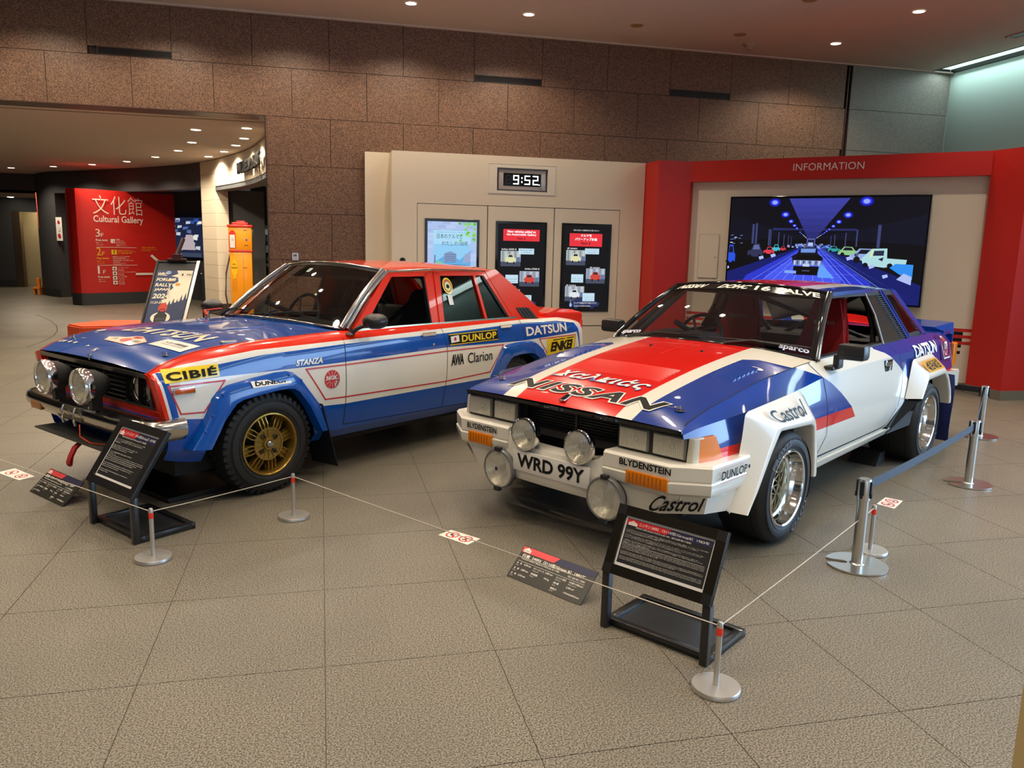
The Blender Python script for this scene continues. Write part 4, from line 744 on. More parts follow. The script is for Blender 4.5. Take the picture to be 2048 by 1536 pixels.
# ------------------------------------------------------------------ caption stands
def stand(L0, L1, hh_, lab, title, lines, wide):
    a, b = Vector((*L0, 0)), Vector((*L1, 0)); U = (b-a); wd = U.length; U.normalize(); Bk = Vector((-U.y, U.x, 0)); ang = math.atan2(U.y, U.x)
    t = thing('caption_stand', lab, 'information stand', a, ang)
    dp, zk = hh_['dp'], hh_['zk']; zt, sl = hh_['zt'], hh_['sl']
    fr = mat('stand_black', (.014, .014, .015), .28, coat=.2)
    for x0 in (0, wd-.032):
        bm = NB(); box(bm, x0, x0+.032, 0, .032, 0, zk, bev=.002); obj('leg', bm, fr, t, 30)
    bm = NB(); box(bm, 0, wd, .032, dp, .004, .018, bev=.003); obj('base_plate', bm, mat('stand_base', (.02, .022, .025), .35), t)
    for a_ in ((0, wd, 0.032, .062), (0, wd, dp-.03, dp), (0, .035, .062, dp-.03), (wd-.035, wd, .062, dp-.03)):
        bm = NB(); box(bm, a_[0], a_[1], a_[2], a_[3], .0, .032, bev=.003); obj('base_rail', bm, fr, t, 30)
    # sloping board
    c00, c10 = Vector((0, 0, zk)), Vector((wd, 0, zk)); up = Vector((0, sl, zt-zk)); c01, c11 = c00+up, c10+up; Hh = up.length
    fn = bilerp_fn(c00, c10, c11, c01, wd, Hh); bk = lambda u, v, l: fn(u, v)[0]+fn(u, v)[1]*l
    e = hh_['fw']
    b = NB(); hexa(b, [bk(.0, .0, -.016), bk(wd, 0, -.016), bk(wd, Hh, -.016), bk(0, Hh, -.016), bk(0, 0, -.004), bk(wd, 0, -.004), bk(wd, Hh, -.004), bk(0, Hh, -.004)]); obj('board', b, fr, t)
    fm = mat('frame_bronze', h('#2d2a24'), .32, .7) if wide else fr
    for u0, v0, u1, v1 in ((0, 0, e, Hh), (wd-e, 0, wd, Hh), (e, 0, wd-e, e), (e, Hh-e, wd-e, Hh)):
        b = NB(); hexa(b, [bk(u0, v0, -.014), bk(u1, v0, -.014), bk(u1, v1, -.014), bk(u0, v1, -.014), bk(u0, v0, .008), bk(u1, v0, .008), bk(u1, v1, .008), bk(u0, v1, .008)]); obj('frame_rail', b, fm, t)
    if wide:
        for u0, v0 in ((0, 0), (wd-e, 0), (0, Hh-e), (wd-e, Hh-e)):
            b = NB(); hexa(b, [bk(u0, v0, -.015), bk(u0+e, v0, -.015), bk(u0+e, v0+e, -.015), bk(u0, v0+e, -.015), bk(u0, v0, .0095), bk(u0+e, v0, .0095), bk(u0+e, v0+e, .0095), bk(u0, v0+e, .0095)]); obj('corner_cap', b, fr, t)
    P = Pan(fn, -.003, .0007); i0, i1, j0, j1 = e, wd-e, e, Hh-e; w_, h_ = i1-i0, j1-j0
    P.rect(i0, j0, i1, j1, mat('sheet_white', (.75, .73, .72), .4)); P.rect(i0+.008, j0+.012, i1-.008, j1-.008, mat('sheet_charcoal', h('#2b2b2d'), .3), 1)
    hb = h_*.12; P.rect(i0+.010, j1-.010-hb, i1-.010, j1-.010, navy_print, 2); P.poly([(i0+.010, j1-.010-hb), (i0+w_*(.48 if wide else .44), j1-.010-hb), (i0+w_*(.52 if wide else .50), j1-.010), (i0+.010, j1-.010)], red_print, 3)
    lx, ly = i0+.018, j1-.012-hb*.9; lw, lh = w_*.10, hb*.8
    P.poly([(lx, ly), (lx+lw, ly), (lx+lw, ly+lh*.55), (lx+lw*.75, ly+lh*.7), (lx+lw*.5, ly+lh), (lx+lw*.25, ly+lh*.7), (lx, ly+lh*.55)], white_print, 4); P.text('MUSEUM', lx+lw*.1, ly+lh*.2, black_print, lh*.16, lw*.8, l=5); P.line([(lx+lw*.25, ly+lh*.5), (lx+lw*.5, ly+lh*.75), (lx+lw*.75, ly+lh*.5)], .0014, red_print, l=5)
    P.text(title[0], i0+w_*.17, j1-.010-hb*.78, white_print, hb*.52, w_*.22, l=5); P.text(title[1], i0+w_*.43, j1-.010-hb*.80, white_print, hb*.58, w_*.51, l=5); P.text(title[2], i0+w_*.14, j1-.010-hb*1.35, white_print, hb*.32, w_*.62, l=5)
    n = len(lines); y = j1-.012-hb*1.75; dy = (y-j0-.022)/n
    for k, s_ in enumerate(lines):
        if s_ == '-': P.rect(i0+.014, y+dy*.3, i1-.02, y+dy*.3+.0009, white_print, 3)
        elif s_: P.text(s_, i0+.015, y, white_print, dy*.62, (w_-.034)*min(1, len(s_)/(62.0 if ord(s_[0]) > 999 else 104.0)*(1 if not wide else 1)), l=3)
        y -= dy
    P.done('caption_sheet', t)
jp1 = ['１９８２年からスタートするＷＲＣグループＢ規定に合わせ、日産がスタンザに換えシルビアで開発した車両で、パワーウェイトレシオの点で有利な', '３代目シルビア（Ｓ１１０）をベース車両とし、さらに排気量を２ℓから２.４ℓに増やした自然吸気エンジンを搭載した', 'グループＢ仕様の競技専用車である２４０ＲＳを開発した。', '', '１９８３年シーズンから投入され、６月のＷＲＣニュージーランドラリーでティモ・サロネン、セイラ・ハルヤンネが２位に入賞し、', 'シーズン７４位を獲得したが、同じグループＢ勢の４ＷＤ＋ターボのアウディクワトロやミッドシップ＋スーパーチャージャーの', 'ランチア・ラリー０３７に対して、ＦＲ自然吸気エンジンの２４０ＲＳは苦戦することになった。', '', 'この車両は１９８２年７月から１２月まで月産約５０台・合計２００台が製造された２４０ＲＳのうちの１台で、日産モーター', 'スポーツＳＡ（南アフリカ）のワークスカーとして導入し、ターマックのイベントで活躍後、ラリー仕様へと改造が施されてブラベル', 'の地域イベントラリーに出場した車両である。', '-',
 'In accordance with WRC Group B regulations, which started in 1982, Nissan developed a 240RS as a group B specification', 'competing vehicle. The vehicle is based on the third-generation Silvia (S110), which has the same basic mechanism as that', 'of Stanza and is advantageous in terms of the power-weight ratio. The vehicle is also equipped with a normal aspiration engine', 'that increases the displacement from 2L to 2.4L.', '', 'Introduced in the season of 1983, Timo Salonen, Seven Harjanne won second place in WRC New Zealand Rally in June,', 'fighting for fourth place in the season, but 240RS of FR/natural aspiration engines was struggling against the same group B', '4WD/Turbo Audi Quattro and the midship + supercharger Lancia Rally 037.', '', 'This car is one of 240RS in which 50 units and total 200 units were manufactured in the month from July to December, 1982,', 'and it was imported as a work car by Nissan Motor Sports SA (South Africa), and after being used in the event of Tarmac, it was', 'modified to the rally specification, and it is an actual car which was presented in the regional event rally in Brazil.']
jp2 = ['１９７８年にスタンザ（ＰＡ１０型）が日産のラリー車両としてデビューし、ダットサン １６０Ｊとして輸出', 'され、サファリラリーをはじめとした国際ラリーで活躍した。グループ２規定に合わせて改造が施され、', '多くの勝利を挙げた。', '', 'この車両は１９７９年に製作され、オーストラリアのサザンクロスラリーなどに出場し、当時の', '姿のまま保存されていた車両をレストアしたもので、カラーリングも当時の仕様で', '再現されている。全長４０８０ｍｍの４ドアセダンである。', '', 'エンジンはＬＺ２０Ｂ型直列４気筒ＤＯＨＣを搭載し、最高出力は２００馬力を超える', 'ラリー仕様となっている。', '-',
 'In 1978 the Stanza (Model PA10) made its debut as a rally car of Nissan and was exported as the Datsun 160J,', 'taking part in international rallies such as the Safari Rally. It was modified to Group 2', 'regulations and won many events around the world with skilled crews at the wheel.', '', 'This car was built in 1979 and entered the Southern Cross Rally in Australia; it has been', 'restored from a preserved state and the colours have been reproduced to the original', 'specification of that time as a four-door saloon.', '', 'The engine is a straight-four DOHC of the LZ20B type with more than 200 horsepower.', 'It is displayed as it ran.']
stand((-1.235, 4.463), (-.932, 4.081), dict(dp=.33, zk=.24, zt=.545, sl=.21, fw=.042), 'smaller black caption stand with portrait text sheet beside the blue and red car', ('ニッサン スタンザ', '（PA10型/Group2）1979年', 'NISSAN STANZA (Model PA10/Group2) 1979 ［個人蔵］'), jp2, False)
stand((1.081, 2.832), (1.357, 2.446), dict(dp=.335, zk=.24, zt=.495, sl=.115, fw=.04), 'large black caption stand with landscape text sheet at the nose of the white car', ('ニッサン 240RS', '（S110型/GroupB）1983年', 'NISSAN 240RS (Model S110/GroupB) 1983 ［国江仙樹 様より借用］'), jp1, True)

# tilted spec boards on the floor
def spec_board(a, b, top_dy, zt, lab, title, sub, rows):
    a, b = Vector((*a, 0.002)), Vector((*b, 0.002)); U = (b-a); wd = U.length; U.normalize(); Bk = Vector((-U.y, U.x, 0)); t = thing('spec_board', lab, 'caption board', a, math.atan2(U.y, U.x))
    c00, c10, up = Vector((0, 0, 0)), Vector((wd, 0, 0)), Vector((0, top_dy, zt)); Hh = up.length; fn = bilerp_fn(c00, c10, c10+up, c00+up, wd, Hh); bk = lambda u, v, l: fn(u, v)[0]+fn(u, v)[1]*l
    bm = NB(); hexa(bm, [bk(0, 0, -.006), bk(wd, 0, -.006), bk(wd, Hh, -.006), bk(0, Hh, -.006), bk(0, 0, 0), bk(wd, 0, 0), bk(wd, Hh, 0), bk(0, Hh, 0)]); obj('board', bm, mat('board_charcoal', h('#2b2924'), .35), t)
    bm = NB(); box(bm, wd*.35, wd*.65, top_dy*.6, top_dy*.6+.004, 0, zt*.58); box(bm, wd*.35, wd*.65, .02, top_dy*.6+.06, 0, .003); obj('foot', bm, mat('foot_acrylic', (.5, .52, .55), .2), t)
    P = Pan(fn, .0008, .0006); hb = Hh*.17
    P.rect(.004, Hh-hb-.004, wd-.004, Hh-.004, navy_print); P.poly([(.004, Hh-hb-.004), (wd*.46, Hh-hb-.004), (wd*.51, Hh-.004), (.004, Hh-.004)], mat('board_red', h('#e0444a'), .4), 1)
    lx, ly, lw, lh = .012, Hh-hb-.002, wd*.10, hb*.88
    P.poly([(lx, ly), (lx+lw, ly), (lx+lw, ly+lh*.55), (lx+lw*.75, ly+lh*.7), (lx+lw*.5, ly+lh), (lx+lw*.25, ly+lh*.7), (lx, ly+lh*.55)], white_print, 2); P.text('MUSEUM', lx+lw*.1, ly+lh*.2, black_print, lh*.18, lw*.8, l=3)
    P.text(title[0], wd*.05, Hh-hb*1.95, white_print, hb*.62, wd*.10, bold=.02); P.text(title[1], wd*.18, Hh-hb*1.98, white_print, hb*.66, wd*.72, bold=.02)
    P.text(sub, wd*.06, Hh-hb*2.42, white_print, hb*.30, wd*.52, bold=.01); P.text('［国江 仙樹 様より借用］' if 'NISSAN 240' in sub else '［トヨタ博物館蔵］', wd*.70, Hh-hb*2.5, white_print, hb*.34, wd*.22)
    P.rect(.012, Hh-hb*2.75, wd-.03, Hh-hb*2.75+.0012, white_print)
    for s_, x_, r_, w_ in rows: P.text(s_, wd*x_, Hh-hb*(3.3+r_*.95), white_print, hb*.34, wd*w_, l=1, bold=.012)
    for s_, x_, r_, w_ in rows:
        if ord(s_[0]) > 999: P.text('Spec', wd*x_, Hh-hb*(3.62+r_*.95), white_print, hb*.16, wd*w_*.6, l=1)
    P.done('print', t)
R1 = lambda a, b, c, d, e, f, g_: [('全　長', .03, 0, .07), (a, .13, 0, .10), ('ホイールベース', .27, 0, .14), (b, .43, 0, .10), ('エンジン型式', .58, 0, .13), (g_, .75, 0, .18), ('全　幅', .03, 1, .07), (c, .13, 1, .10), ('車両重量', .27, 1, .09), (d, .45, 1, .07), ('排気量', .58, 1, .07), (e, .75, 1, .1), ('全　高', .03, 2, .07), (f, .13, 2, .10), ('最高出力', .58, 2, .08), ('177kW(240PS)/min', .75, 2, .2)]
spec_board((-1.728, 5.103), (-1.456, 4.767), .13, .115, 'dark spec board propped on the floor left of the smaller stand', ('日産', 'スタンザ（PA10型/Group2）1979年'), 'NISSAN STANZA ( Model PA10/Group 2 ) 1979', R1('4,080 mm', '2,400 mm', '1,600 mm', '975 kg', '1,952 cm³', '1,390 mm', '水冷直列４気筒DOHC'))
spec_board((.817, 3.385), (1.058, 3.022), .125, .115, 'dark spec board propped on the floor left of the large stand', ('日産', '240RS（S110型/Group B）1983年'), 'NISSAN 240RS ( Model S110/Group B ) 1983', R1('4,330 mm', '2,400 mm', '1,800 mm', '970 kg', '2,340 cm³', '1,310 mm', '水冷直列４気筒DOHC'))

# floor stickers
def sticker(c, lab):
    c = [Vector((*p, .0)) for p in c]; W_, H_ = (c[1]-c[0]).length, (c[3]-c[0]).length; b = NB(); b.faces.new([b.verts.new((p.x, p.y, .0012)) for p in c]); o = obj('floor_sticker', b, mat('sticker_white', (.85, .82, .74), .4)); tag(o, lab, 'sticker', 'no touching floor stickers')
    P = Pan(bilerp_fn(*c, W_, H_), .0016, .0002)
    for k, cx in enumerate((W_*.28, W_*.72)):
        P.ell(cx, H_/2, H_*.38, H_*.38, red_print, 0, 28); P.ell(cx, H_/2, H_*.29, H_*.29, mat('sticker_white', (.85, .82, .74), .4), 1, 28)
        if k == 0: P.poly([(cx-H_*.15, H_*.62), (cx-H_*.16, H_*.45), (cx, H_*.36), (cx+H_*.16, H_*.40), (cx+H_*.2, H_*.5), (cx, H_*.52), (cx-H_*.05, H_*.64)], navy_print, 2)
        else: P.ell(cx+H_*.1, H_*.66, H_*.05, H_*.05, navy_print, 2); P.poly([(cx-H_*.2, H_*.40), (cx-H_*.02, H_*.44), (cx+H_*.03, H_*.60), (cx+H_*.12, H_*.55), (cx+H_*.08, H_*.40), (cx-H_*.02, H_*.30)], navy_print, 2)
        P.line([(cx-H_*.22, H_*.72), (cx+H_*.22, H_*.28)], H_*.09, red_print, l=3)
    P.done('print', o)
sticker([(-1.985, 5.645), (-1.80, 5.43), (-1.865, 5.355), (-2.06, 5.56)][::-1], 'white no-touching floor sticker at the left edge by the cord')
sticker([(.579, 3.965), (.707, 3.799), (.789, 3.87), (.658, 4.028)], 'white no-touching floor sticker under the cord in the middle')
sticker([(3.365, 3.927), (3.53, 4.054), (3.467, 4.136), (3.319, 4.03)], 'white no-touching floor sticker behind the nearest belt stanchion')
# edge of the counter at the right border
bm = NB(); box(bm, 1.29, 2.4, .45, 1.12, 0, .75, bev=.004); tag(obj('reception_counter', bm, mat('light_wood', h('#c9b27e'), .5)), 'edge of a pale wooden counter at the right border of the view', 'counter')
# ------------------------------------------------------------------ car tools
def paint(name, col, rough=.22): return mat(name, col, rough, coat=.75, spec=.25)
pw = paint('paint_white', h('#e6e2d6')); pwc = pw; pred = paint('paint_red', h('#d8140c')); pblue = paint('paint_blue', h('#0b3890'))
sred = paint('paint_orange_red', h('#de2a0e')); sblue = paint('paint_mid_blue', h('#0a4da6')); swhite = paint('paint_white', h('#e6e2d6')); seam_m = mat('seam', (.006, .006, .007), .8)
rubber = mat('tyre_rubber', (.011, .011, .012), .6); rubber_hi = mat('tyre_letter', (.09, .10, .11), .5); plastic = mat('black_plastic', (.018, .018, .018), .42); lens_white = mat('lens_glass', (.78, .77, .72), .12, .15, coat=1); amber = mat('amber_lens', h('#d9780a'), .22, coat=.25, spec=.3)
reflector = noise_mat('reflector', (.60, .57, .48), (.95, .93, .85), 45, .22, bump=.8); reflector.node_tree.nodes['Principled BSDF'].inputs['Metallic'].default_value = .45; windscreen = glass_mat('windscreen', (.62, .64, .62)); sideglass = glass_mat('side_glass', (.90, .92, .90)); interior = mat('interior_black', (.018, .018, .020), .7); interior_grey = mat('interior_grey', (.05, .052, .055), .6)
def cr(keys, x):
    """monotone-ish cubic through sorted keys [(x, tuple)]"""
    n = len(keys)
    if x <= keys[0][0]: return list(keys[0][1])
    if x >= keys[-1][0]: return list(keys[-1][1])
    i = max(k for k in range(n-1) if keys[k][0] <= x)
    x0, p0 = keys[i]; x1, p1 = keys[i+1]; t = (x-x0)/(x1-x0); out = []
    for c in range(len(p0)):
        d = (p1[c]-p0[c])/(x1-x0)
        m0 = d if i == 0 else ((lambda e: 0 if e*d <= 0 else 2*e*d/(e+d))((p0[c]-keys[i-1][1][c])/(x0-keys[i-1][0])))
        m1 = d if i == n-2 else ((lambda e: 0 if e*d <= 0 else 2*e*d/(e+d))((keys[i+2][1][c]-p1[c])/(keys[i+2][0]-x1)))
        hh = x1-x0; out.append(p0[c]*(2*t**3-3*t*t+1)+m0*hh*(t**3-2*t*t+t)+p1[c]*(-2*t**3+3*t*t)+m1*hh*(t**3-t*t))
    return out
class Body:
    """keys: x -> profile tuple; secf(values) -> [(y, z)...] from sill to centre; nside = index of the belt/bonnet edge"""
    def __init__(s, keys, secf, nside, sub): s.keys = sorted(keys); s.secf = secf; s.nside = nside; s.sub = sub
    def sec(s, x):
        P = s.secf(cr(s.keys, x)); out = []
        for i in range(len(P)-1):
            n = s.sub[i]; (y0, z0), (y1, z1) = P[i], P[i+1]
            p_ = P[i-1] if i and not s.crease(i) else P[i]; q_ = P[i+2] if i+2 < len(P) and not s.crease(i+1) else P[i+1]
            for k in range(n):
                t = k/n; f = lambda a, b, c, d: .5*((2*b)+(c-a)*t+(2*a-5*b+4*c-d)*t*t+(3*b-a-3*c+d)*t**3)
                if p_ is P[i]: p_ = (2*y0-y1, 2*z0-z1)
                if q_ is P[i+1]: q_ = (2*y1-y0, 2*z1-z0)
                out.append((f(p_[0], y0, y1, q_[0]), f(p_[1], z0, z1, q_[1]), i))
        out.append((*P[-1], len(P)-2)); return out
    def crease(s, i): return i in s.creases
    creases = ()
    def side(s, x, z):
        S = s.sec(x)
        for (y0, z0, i0), (y1, z1, i1) in zip(S, S[1:]):
            if i0 < s.nside and z0 <= z <= z1: return y0+(y1-y0)*(z-z0)/max(z1-z0, 1e-6)
        return S[0][0] if z < S[0][1] else [q for q in S if q[2] < s.nside][-1][0]
    def top(s, x, y):
        S = s.sec(x); y = abs(y)
        for (y0, z0, i0), (y1, z1, i1) in zip(S, S[1:]):
            if i0 >= s.nside and y1 <= y <= y0: return z0+(z1-z0)*(y-y0)/min(y1-y0, -1e-6)
        return [q for q in S if q[2] >= s.nside][0][1] if y > .4 else S[-1][1]
    def sfn(s, off=0.0):
        def fn(u, v):   # u runs towards the tail so that text reads on the left flank
            x = -u; y = s.side(x, v); e = .01; dy_z = (s.side(x, v+e)-s.side(x, v-e))/(2*e); dy_x = (s.side(x+e, v)-s.side(x-e, v))/(2*e)
            n = Vector((-dy_x, 1, -dy_z)).normalized(); return (Vector((x, y, v))+n*off, n)
        return fn
    def tfn(s, off=0.0):
        def fn(u, v):   # u = y, v = -x, text read from the front
            x, y = -v, u; e = .01; zx = (s.top(x+e, y)-s.top(x-e, y))/(2*e); zy = (s.top(x, y+e)-s.top(x, y-e))/(2*e); n = Vector((-zx, -zy, 1)).normalized(); return (Vector((x, y, s.top(x, y)))+n*off, n)
        return fn
    def mesh(s, x0, x1, n):
        bm = bmesh.new(); lay = bm.faces.layers.int.new('seg'); prt = bm.faces.layers.int.new('part'); R = []
        for k in range(n+1):
            x = x0+(x1-x0)*k/n; S = s.sec(x); L = [bm.verts.new((x, y, z)) for y, z, i in S]; Rr = [bm.verts.new((x, -y, z)) for y, z, i in S[:-1]]; R.append((L, Rr+[L[-1]], S))
        for (A, A2, S), (B, B2, _) in zip(R, R[1:]):
            for i in range(len(A)-1):
                f = bm.faces.new((A[i], A[i+1], B[i+1], B[i])); f[lay] = S[i][2]; f = bm.faces.new((A2[i+1], A2[i], B2[i], B2[i+1])); f[lay] = S[i][2]
        bmesh.ops.recalc_face_normals(bm, faces=bm.faces); s.bm, s.lay, s.prt = bm, lay, prt; return bm
    def cut(s, poly, ax, flt):
        a, b = ax; bm = s.bm; n = len(poly)
        for i in range(n):
            p, q = poly[i], poly[(i+1) % n]; lo = (min(p[0], q[0])-1e-4, min(p[1], q[1])-1e-4); hi = (max(p[0], q[0])+1e-4, max(p[1], q[1])+1e-4)
            G_ = []
            for f in bm.faces:
                if not flt(f): continue
                xs = [v.co[a] for v in f.verts]; ys = [v.co[b] for v in f.verts]
                if max(xs) < lo[0] or min(xs) > hi[0] or max(ys) < lo[1] or min(ys) > hi[1]: continue
                G_.append(f)
            if not G_: continue
            E_ = {e for f in G_ for e in f.edges}; V_ = {v for f in G_ for v in f.verts}
            co = [0, 0, 0]; no = [0, 0, 0]; co[a], co[b] = p; no[a], no[b] = -(q[1]-p[1]), q[0]-p[0]
            bmesh.ops.bisect_plane(bm, geom=G_+list(E_)+list(V_), dist=2e-5, plane_co=co, plane_no=no)
    def region(s, poly, ax, flt):
        s.cut(poly, ax, flt); a, b = ax
        def ins(x, y):
            c = False; n = len(poly)
            for i in range(n):
                (x0, y0), (x1, y1) = poly[i], poly[(i+1) % n]
                if (y0 > y) != (y1 > y) and x < (x1-x0)*(y-y0)/(y1-y0)+x0: c = not c
            return c
        return [f for f in s.bm.faces if flt(f) and ins(f.calc_center_median()[a], f.calc_center_median()[b])]
    def paint(s, poly, ax, flt, mi):
        for f in s.region(poly, ax, flt): f.material_index = mi
    def part(s, poly, ax, flt, k):
        for f in s.region(poly, ax, flt): f[s.prt] = k
    def kill(s, poly, ax, flt): bmesh.ops.delete(s.bm, geom=s.region(poly, ax, flt), context='FACES')
    def emit(s, names, mats, parent):
        s.bm.normal_update(); nv = {v: v.normal.copy() for v in s.bm.verts}; out = {}
        for k, nm in names.items():
            fs = [f for f in s.bm.faces if f[s.prt] == k]
            if not fs: continue
            vm = {}; V = []; F = []; MI = []
            for f in fs:
                q = []
                for v in f.verts:
                    if v not in vm: vm[v] = len(V); V.append(tuple(v.co))
                    q.append(vm[v])
                F.append(q); MI.append(f.material_index)
            me = bpy.data.meshes.new(nm); me.from_pydata(V, [], F); used = sorted(set(MI))
            for m in used: me.materials.append(mats[m])
            for p, m in zip(me.polygons, MI): p.material_index = used.index(m); p.use_smooth = True
            me.set_sharp_from_angle(angle=math.radians(21)); o = bpy.data.objects.new(nm, me); C.objects.link(o); o.parent = parent; out[k] = o
        s.bm.free(); return out
def ribbon(fn, pts, wd, m, parent, name='seam', lift=.0012, closed=False, sub=6):
    P = Pan(fn, lift); P.line(pts, wd, m, closed, sub=sub); return P.done(name, parent)
def lamp_round(parent, x, y, z, r, depth, bodym, rimm, name='spot_lamp', cover=False, ax='x', tilt=0.0, yaw=0.0):
    """round driving lamp facing +x"""
    M = Matrix.Translation((x, y, z)) @ Matrix.Rotation(yaw, 4, 'Z') @ Matrix.Rotation(-tilt, 4, 'Y') @ AX['x']
    bm = NB(); lathe(bm, [(r*.98, -.012), (r*.97, -.03), (r*.86, -depth*.55), (r*.5, -depth*.92), (0, -depth)], M, 36); o = obj(name, bm, bodym, parent, 50)
    bm = NB(); lathe(bm, [(r*.97, -.035), (r, -.03), (r*1.0, -.012), (r*.97, -.002), (r*.90, .0), (r*.89, -.004)], M, 40); obj('rim', bm, rimm, o, 50)
    bm = NB(); lathe(bm, [(r*.89, -.005), (r*.55, -.045), (r*.2, -.068), (0, -.07)], M, 36); obj('reflector', bm, reflector, o, 60)
    bm = NB(); lathe(bm, [(0, -.028), (.018, -.03), (.02, -.066), (0, -.067)], M, 14); obj('bulb', bm, mat('bulb_shade', (.30, .29, .27), .25, 1), o, 60)
    bm = NB(); lathe(bm, [(r*.895, -.004), (r*.6, .005), (r*.3, .009), (0, .010)], M, 36); obj('lens', bm, fluted, o, 80)
    return o
def mk_fluted():
    m = bpy.data.materials.new('fluted_lens'); m.use_nodes = True; nt = m.node_tree; N = nt.nodes; L = nt.links; N.clear()
    o = N.new('ShaderNodeOutputMaterial'); t = N.new('ShaderNodeBsdfTransparent'); t.inputs[0].default_value = (.93, .92, .84, 1); g = N.new('ShaderNodeBsdfGlossy'); g.inputs['Roughness'].default_value = .12
    d = N.new('ShaderNodeBsdfDiffuse'); d.inputs[0].default_value = (.85, .83, .74, 1); tc = N.new('ShaderNodeTexCoord'); wv = N.new('ShaderNodeTexWave'); wv.inputs['Scale'].default_value = 28; wv.bands_direction = 'Y'; L.new(tc.outputs['Object'], wv.inputs['Vector'])
    bp = N.new('ShaderNodeBump'); bp.inputs['Strength'].default_value = .6; bp.inputs['Distance'].default_value = .004; L.new(wv.outputs['Fac'], bp.inputs['Height']); L.new(bp.outputs[0], g.inputs['Normal'])
    m1 = N.new('ShaderNodeMixShader'); m1.inputs[0].default_value = .30; m2 = N.new('ShaderNodeMixShader'); m2.inputs[0].default_value = .22
    L.new(t.outputs[0], m1.inputs[1]); L.new(d.outputs[0], m1.inputs[2]); L.new(m1.outputs[0], m2.inputs[1]); L.new(g.outputs[0], m2.inputs[2]); L.new(m2.outputs[0], o.inputs[0]); return m
fluted = mk_fluted()
def tyre(parent, x, y, z, R_, Ri, wdt, sgn, knob=False, name='tyre', letters=None):
    """tyre lying on axis y; outer face at y (sgn = +1 left side)"""
    M = Matrix.Translation((x, y, z)) @ (AX['y'] if sgn > 0 else AX['-y']); w_ = wdt
    prof = [(Ri-.004, -.004), (Ri+.006, .004), (Ri+(R_-Ri)*.25, .010), (Ri+(R_-Ri)*.55, .010), (R_-.030, .002), (R_-.010, -.012), (R_-.002, -.028), (R_, -.05), (R_, -w_+.05), (R_-.004, -w_+.025), (R_-.02, -w_+.008), (R_-.05, -w_+.0), (Ri, -w_+.01), (Ri-.006, -w_+.05), (Ri-.006, -.03)]
    bm = NB(); lathe(bm, prof, M, 56, close=True); o = obj(name, bm, rubber, parent, 50)
    bm = NB()
    for rr in (Ri+(R_-Ri)*.2, Ri+(R_-Ri)*.62, Ri+(R_-Ri)*.70): lathe(bm, [(rr, .0085), (rr+.0012, .0125), (rr+.0024, .0085)], M, 56)
    obj('sidewall_rib', bm, rubber, o, 60)
    if knob:
        bm = NB(); n = 44
        for k in range(n):
            for r_, (a_, b_) in enumerate(((-.012, -.052), (-.060, -.092), (-.100, -.132), (-w_+.052, -w_+.012))):
                a = 2*PI*(k+.5*(r_ % 2))/n; da = PI/n*.62; P0 = []
                for rr in (R_-.010, R_+.004):
                    for aa, yy in ((a-da, a_), (a+da, a_), (a+da, b_), (a-da, b_)): P0.append(M @ Vector((rr*math.cos(aa), rr*math.sin(aa), yy)))
                hexa(bm, P0)
        for k in range(n):
            a = 2*PI*k/n; da = PI/n*.55; P0 = []
            for rr, yy in ((R_-.034, .001), (R_-.0, -.018)):
                pass
            P0 = [M @ Vector((r_*math.cos(aa), r_*math.sin(aa), yy)) for (r_, yy) in ((R_-.030, -.004), (R_-.004, -.02)) for aa in (a-da, a+da)]
            P1 = [M @ Vector((r_*math.cos(aa), r_*math.sin(aa), yy)) for (r_, yy) in ((R_-.030, .0025), (R_+.002, -.012)) for aa in (a-da, a+da)]
            hexa(bm, [P0[0], P0[1], P0[3], P0[2], P1[0], P1[1], P1[3], P1[2]])
        obj('tread_block', bm, rubber, o, kind='stuff')
    else:
        bm = NB()
        for yy in (-.06, -w_/2, -w_+.06): lathe(bm, [(R_+.0006, yy-.003), (R_+.0006, yy+.003)], M, 48)
        obj('tread_groove', bm, mat('groove', (.004, .004, .004), .9), o)
    if letters:
        fn = lambda u, v: (M @ Vector(((Ri+v)*math.cos(u), (Ri+v)*math.sin(u), .0115)), (M.to_3x3() @ Vector((0, 0, 1))))
        P = Pan(fn, .001)
        for a0_, s_ in letters: P.text(s_, a0_, (R_-Ri)*.30, rubber_hi, (R_-Ri)*.38, -.9 if sgn > 0 else .9, bold=.03)
        P.done('sidewall_lettering', o)
    return o
def mirror_shape(parent, c, sx, sy, sz, m, name, bev): 
    bm = NB(); box(bm, c[0]-sx/2, c[0]+sx/2, c[1]-sy/2, c[1]+sy/2, c[2]-sz/2, c[2]+sz/2, bev=bev); return obj(name, bm, m, parent, 40)
def plates(polys, tf, th, m, name, parent, mirror=True, bev=0):
    """flat pieces in the (x, z) side view laid on the tilted side y = tf(x, z), one object each"""
    out = []
    for sg in ((1, -1) if mirror else (1,)):
        for poly in polys:
            bm = NB(); A = [Vector((x, sg*tf(x, z), z)) for x, z in poly]; B = [Vector((x, sg*(tf(x, z)-th), z)) for x, z in poly]; prism(bm, A, B); out.append(obj(name, bm, m, parent))
    return out
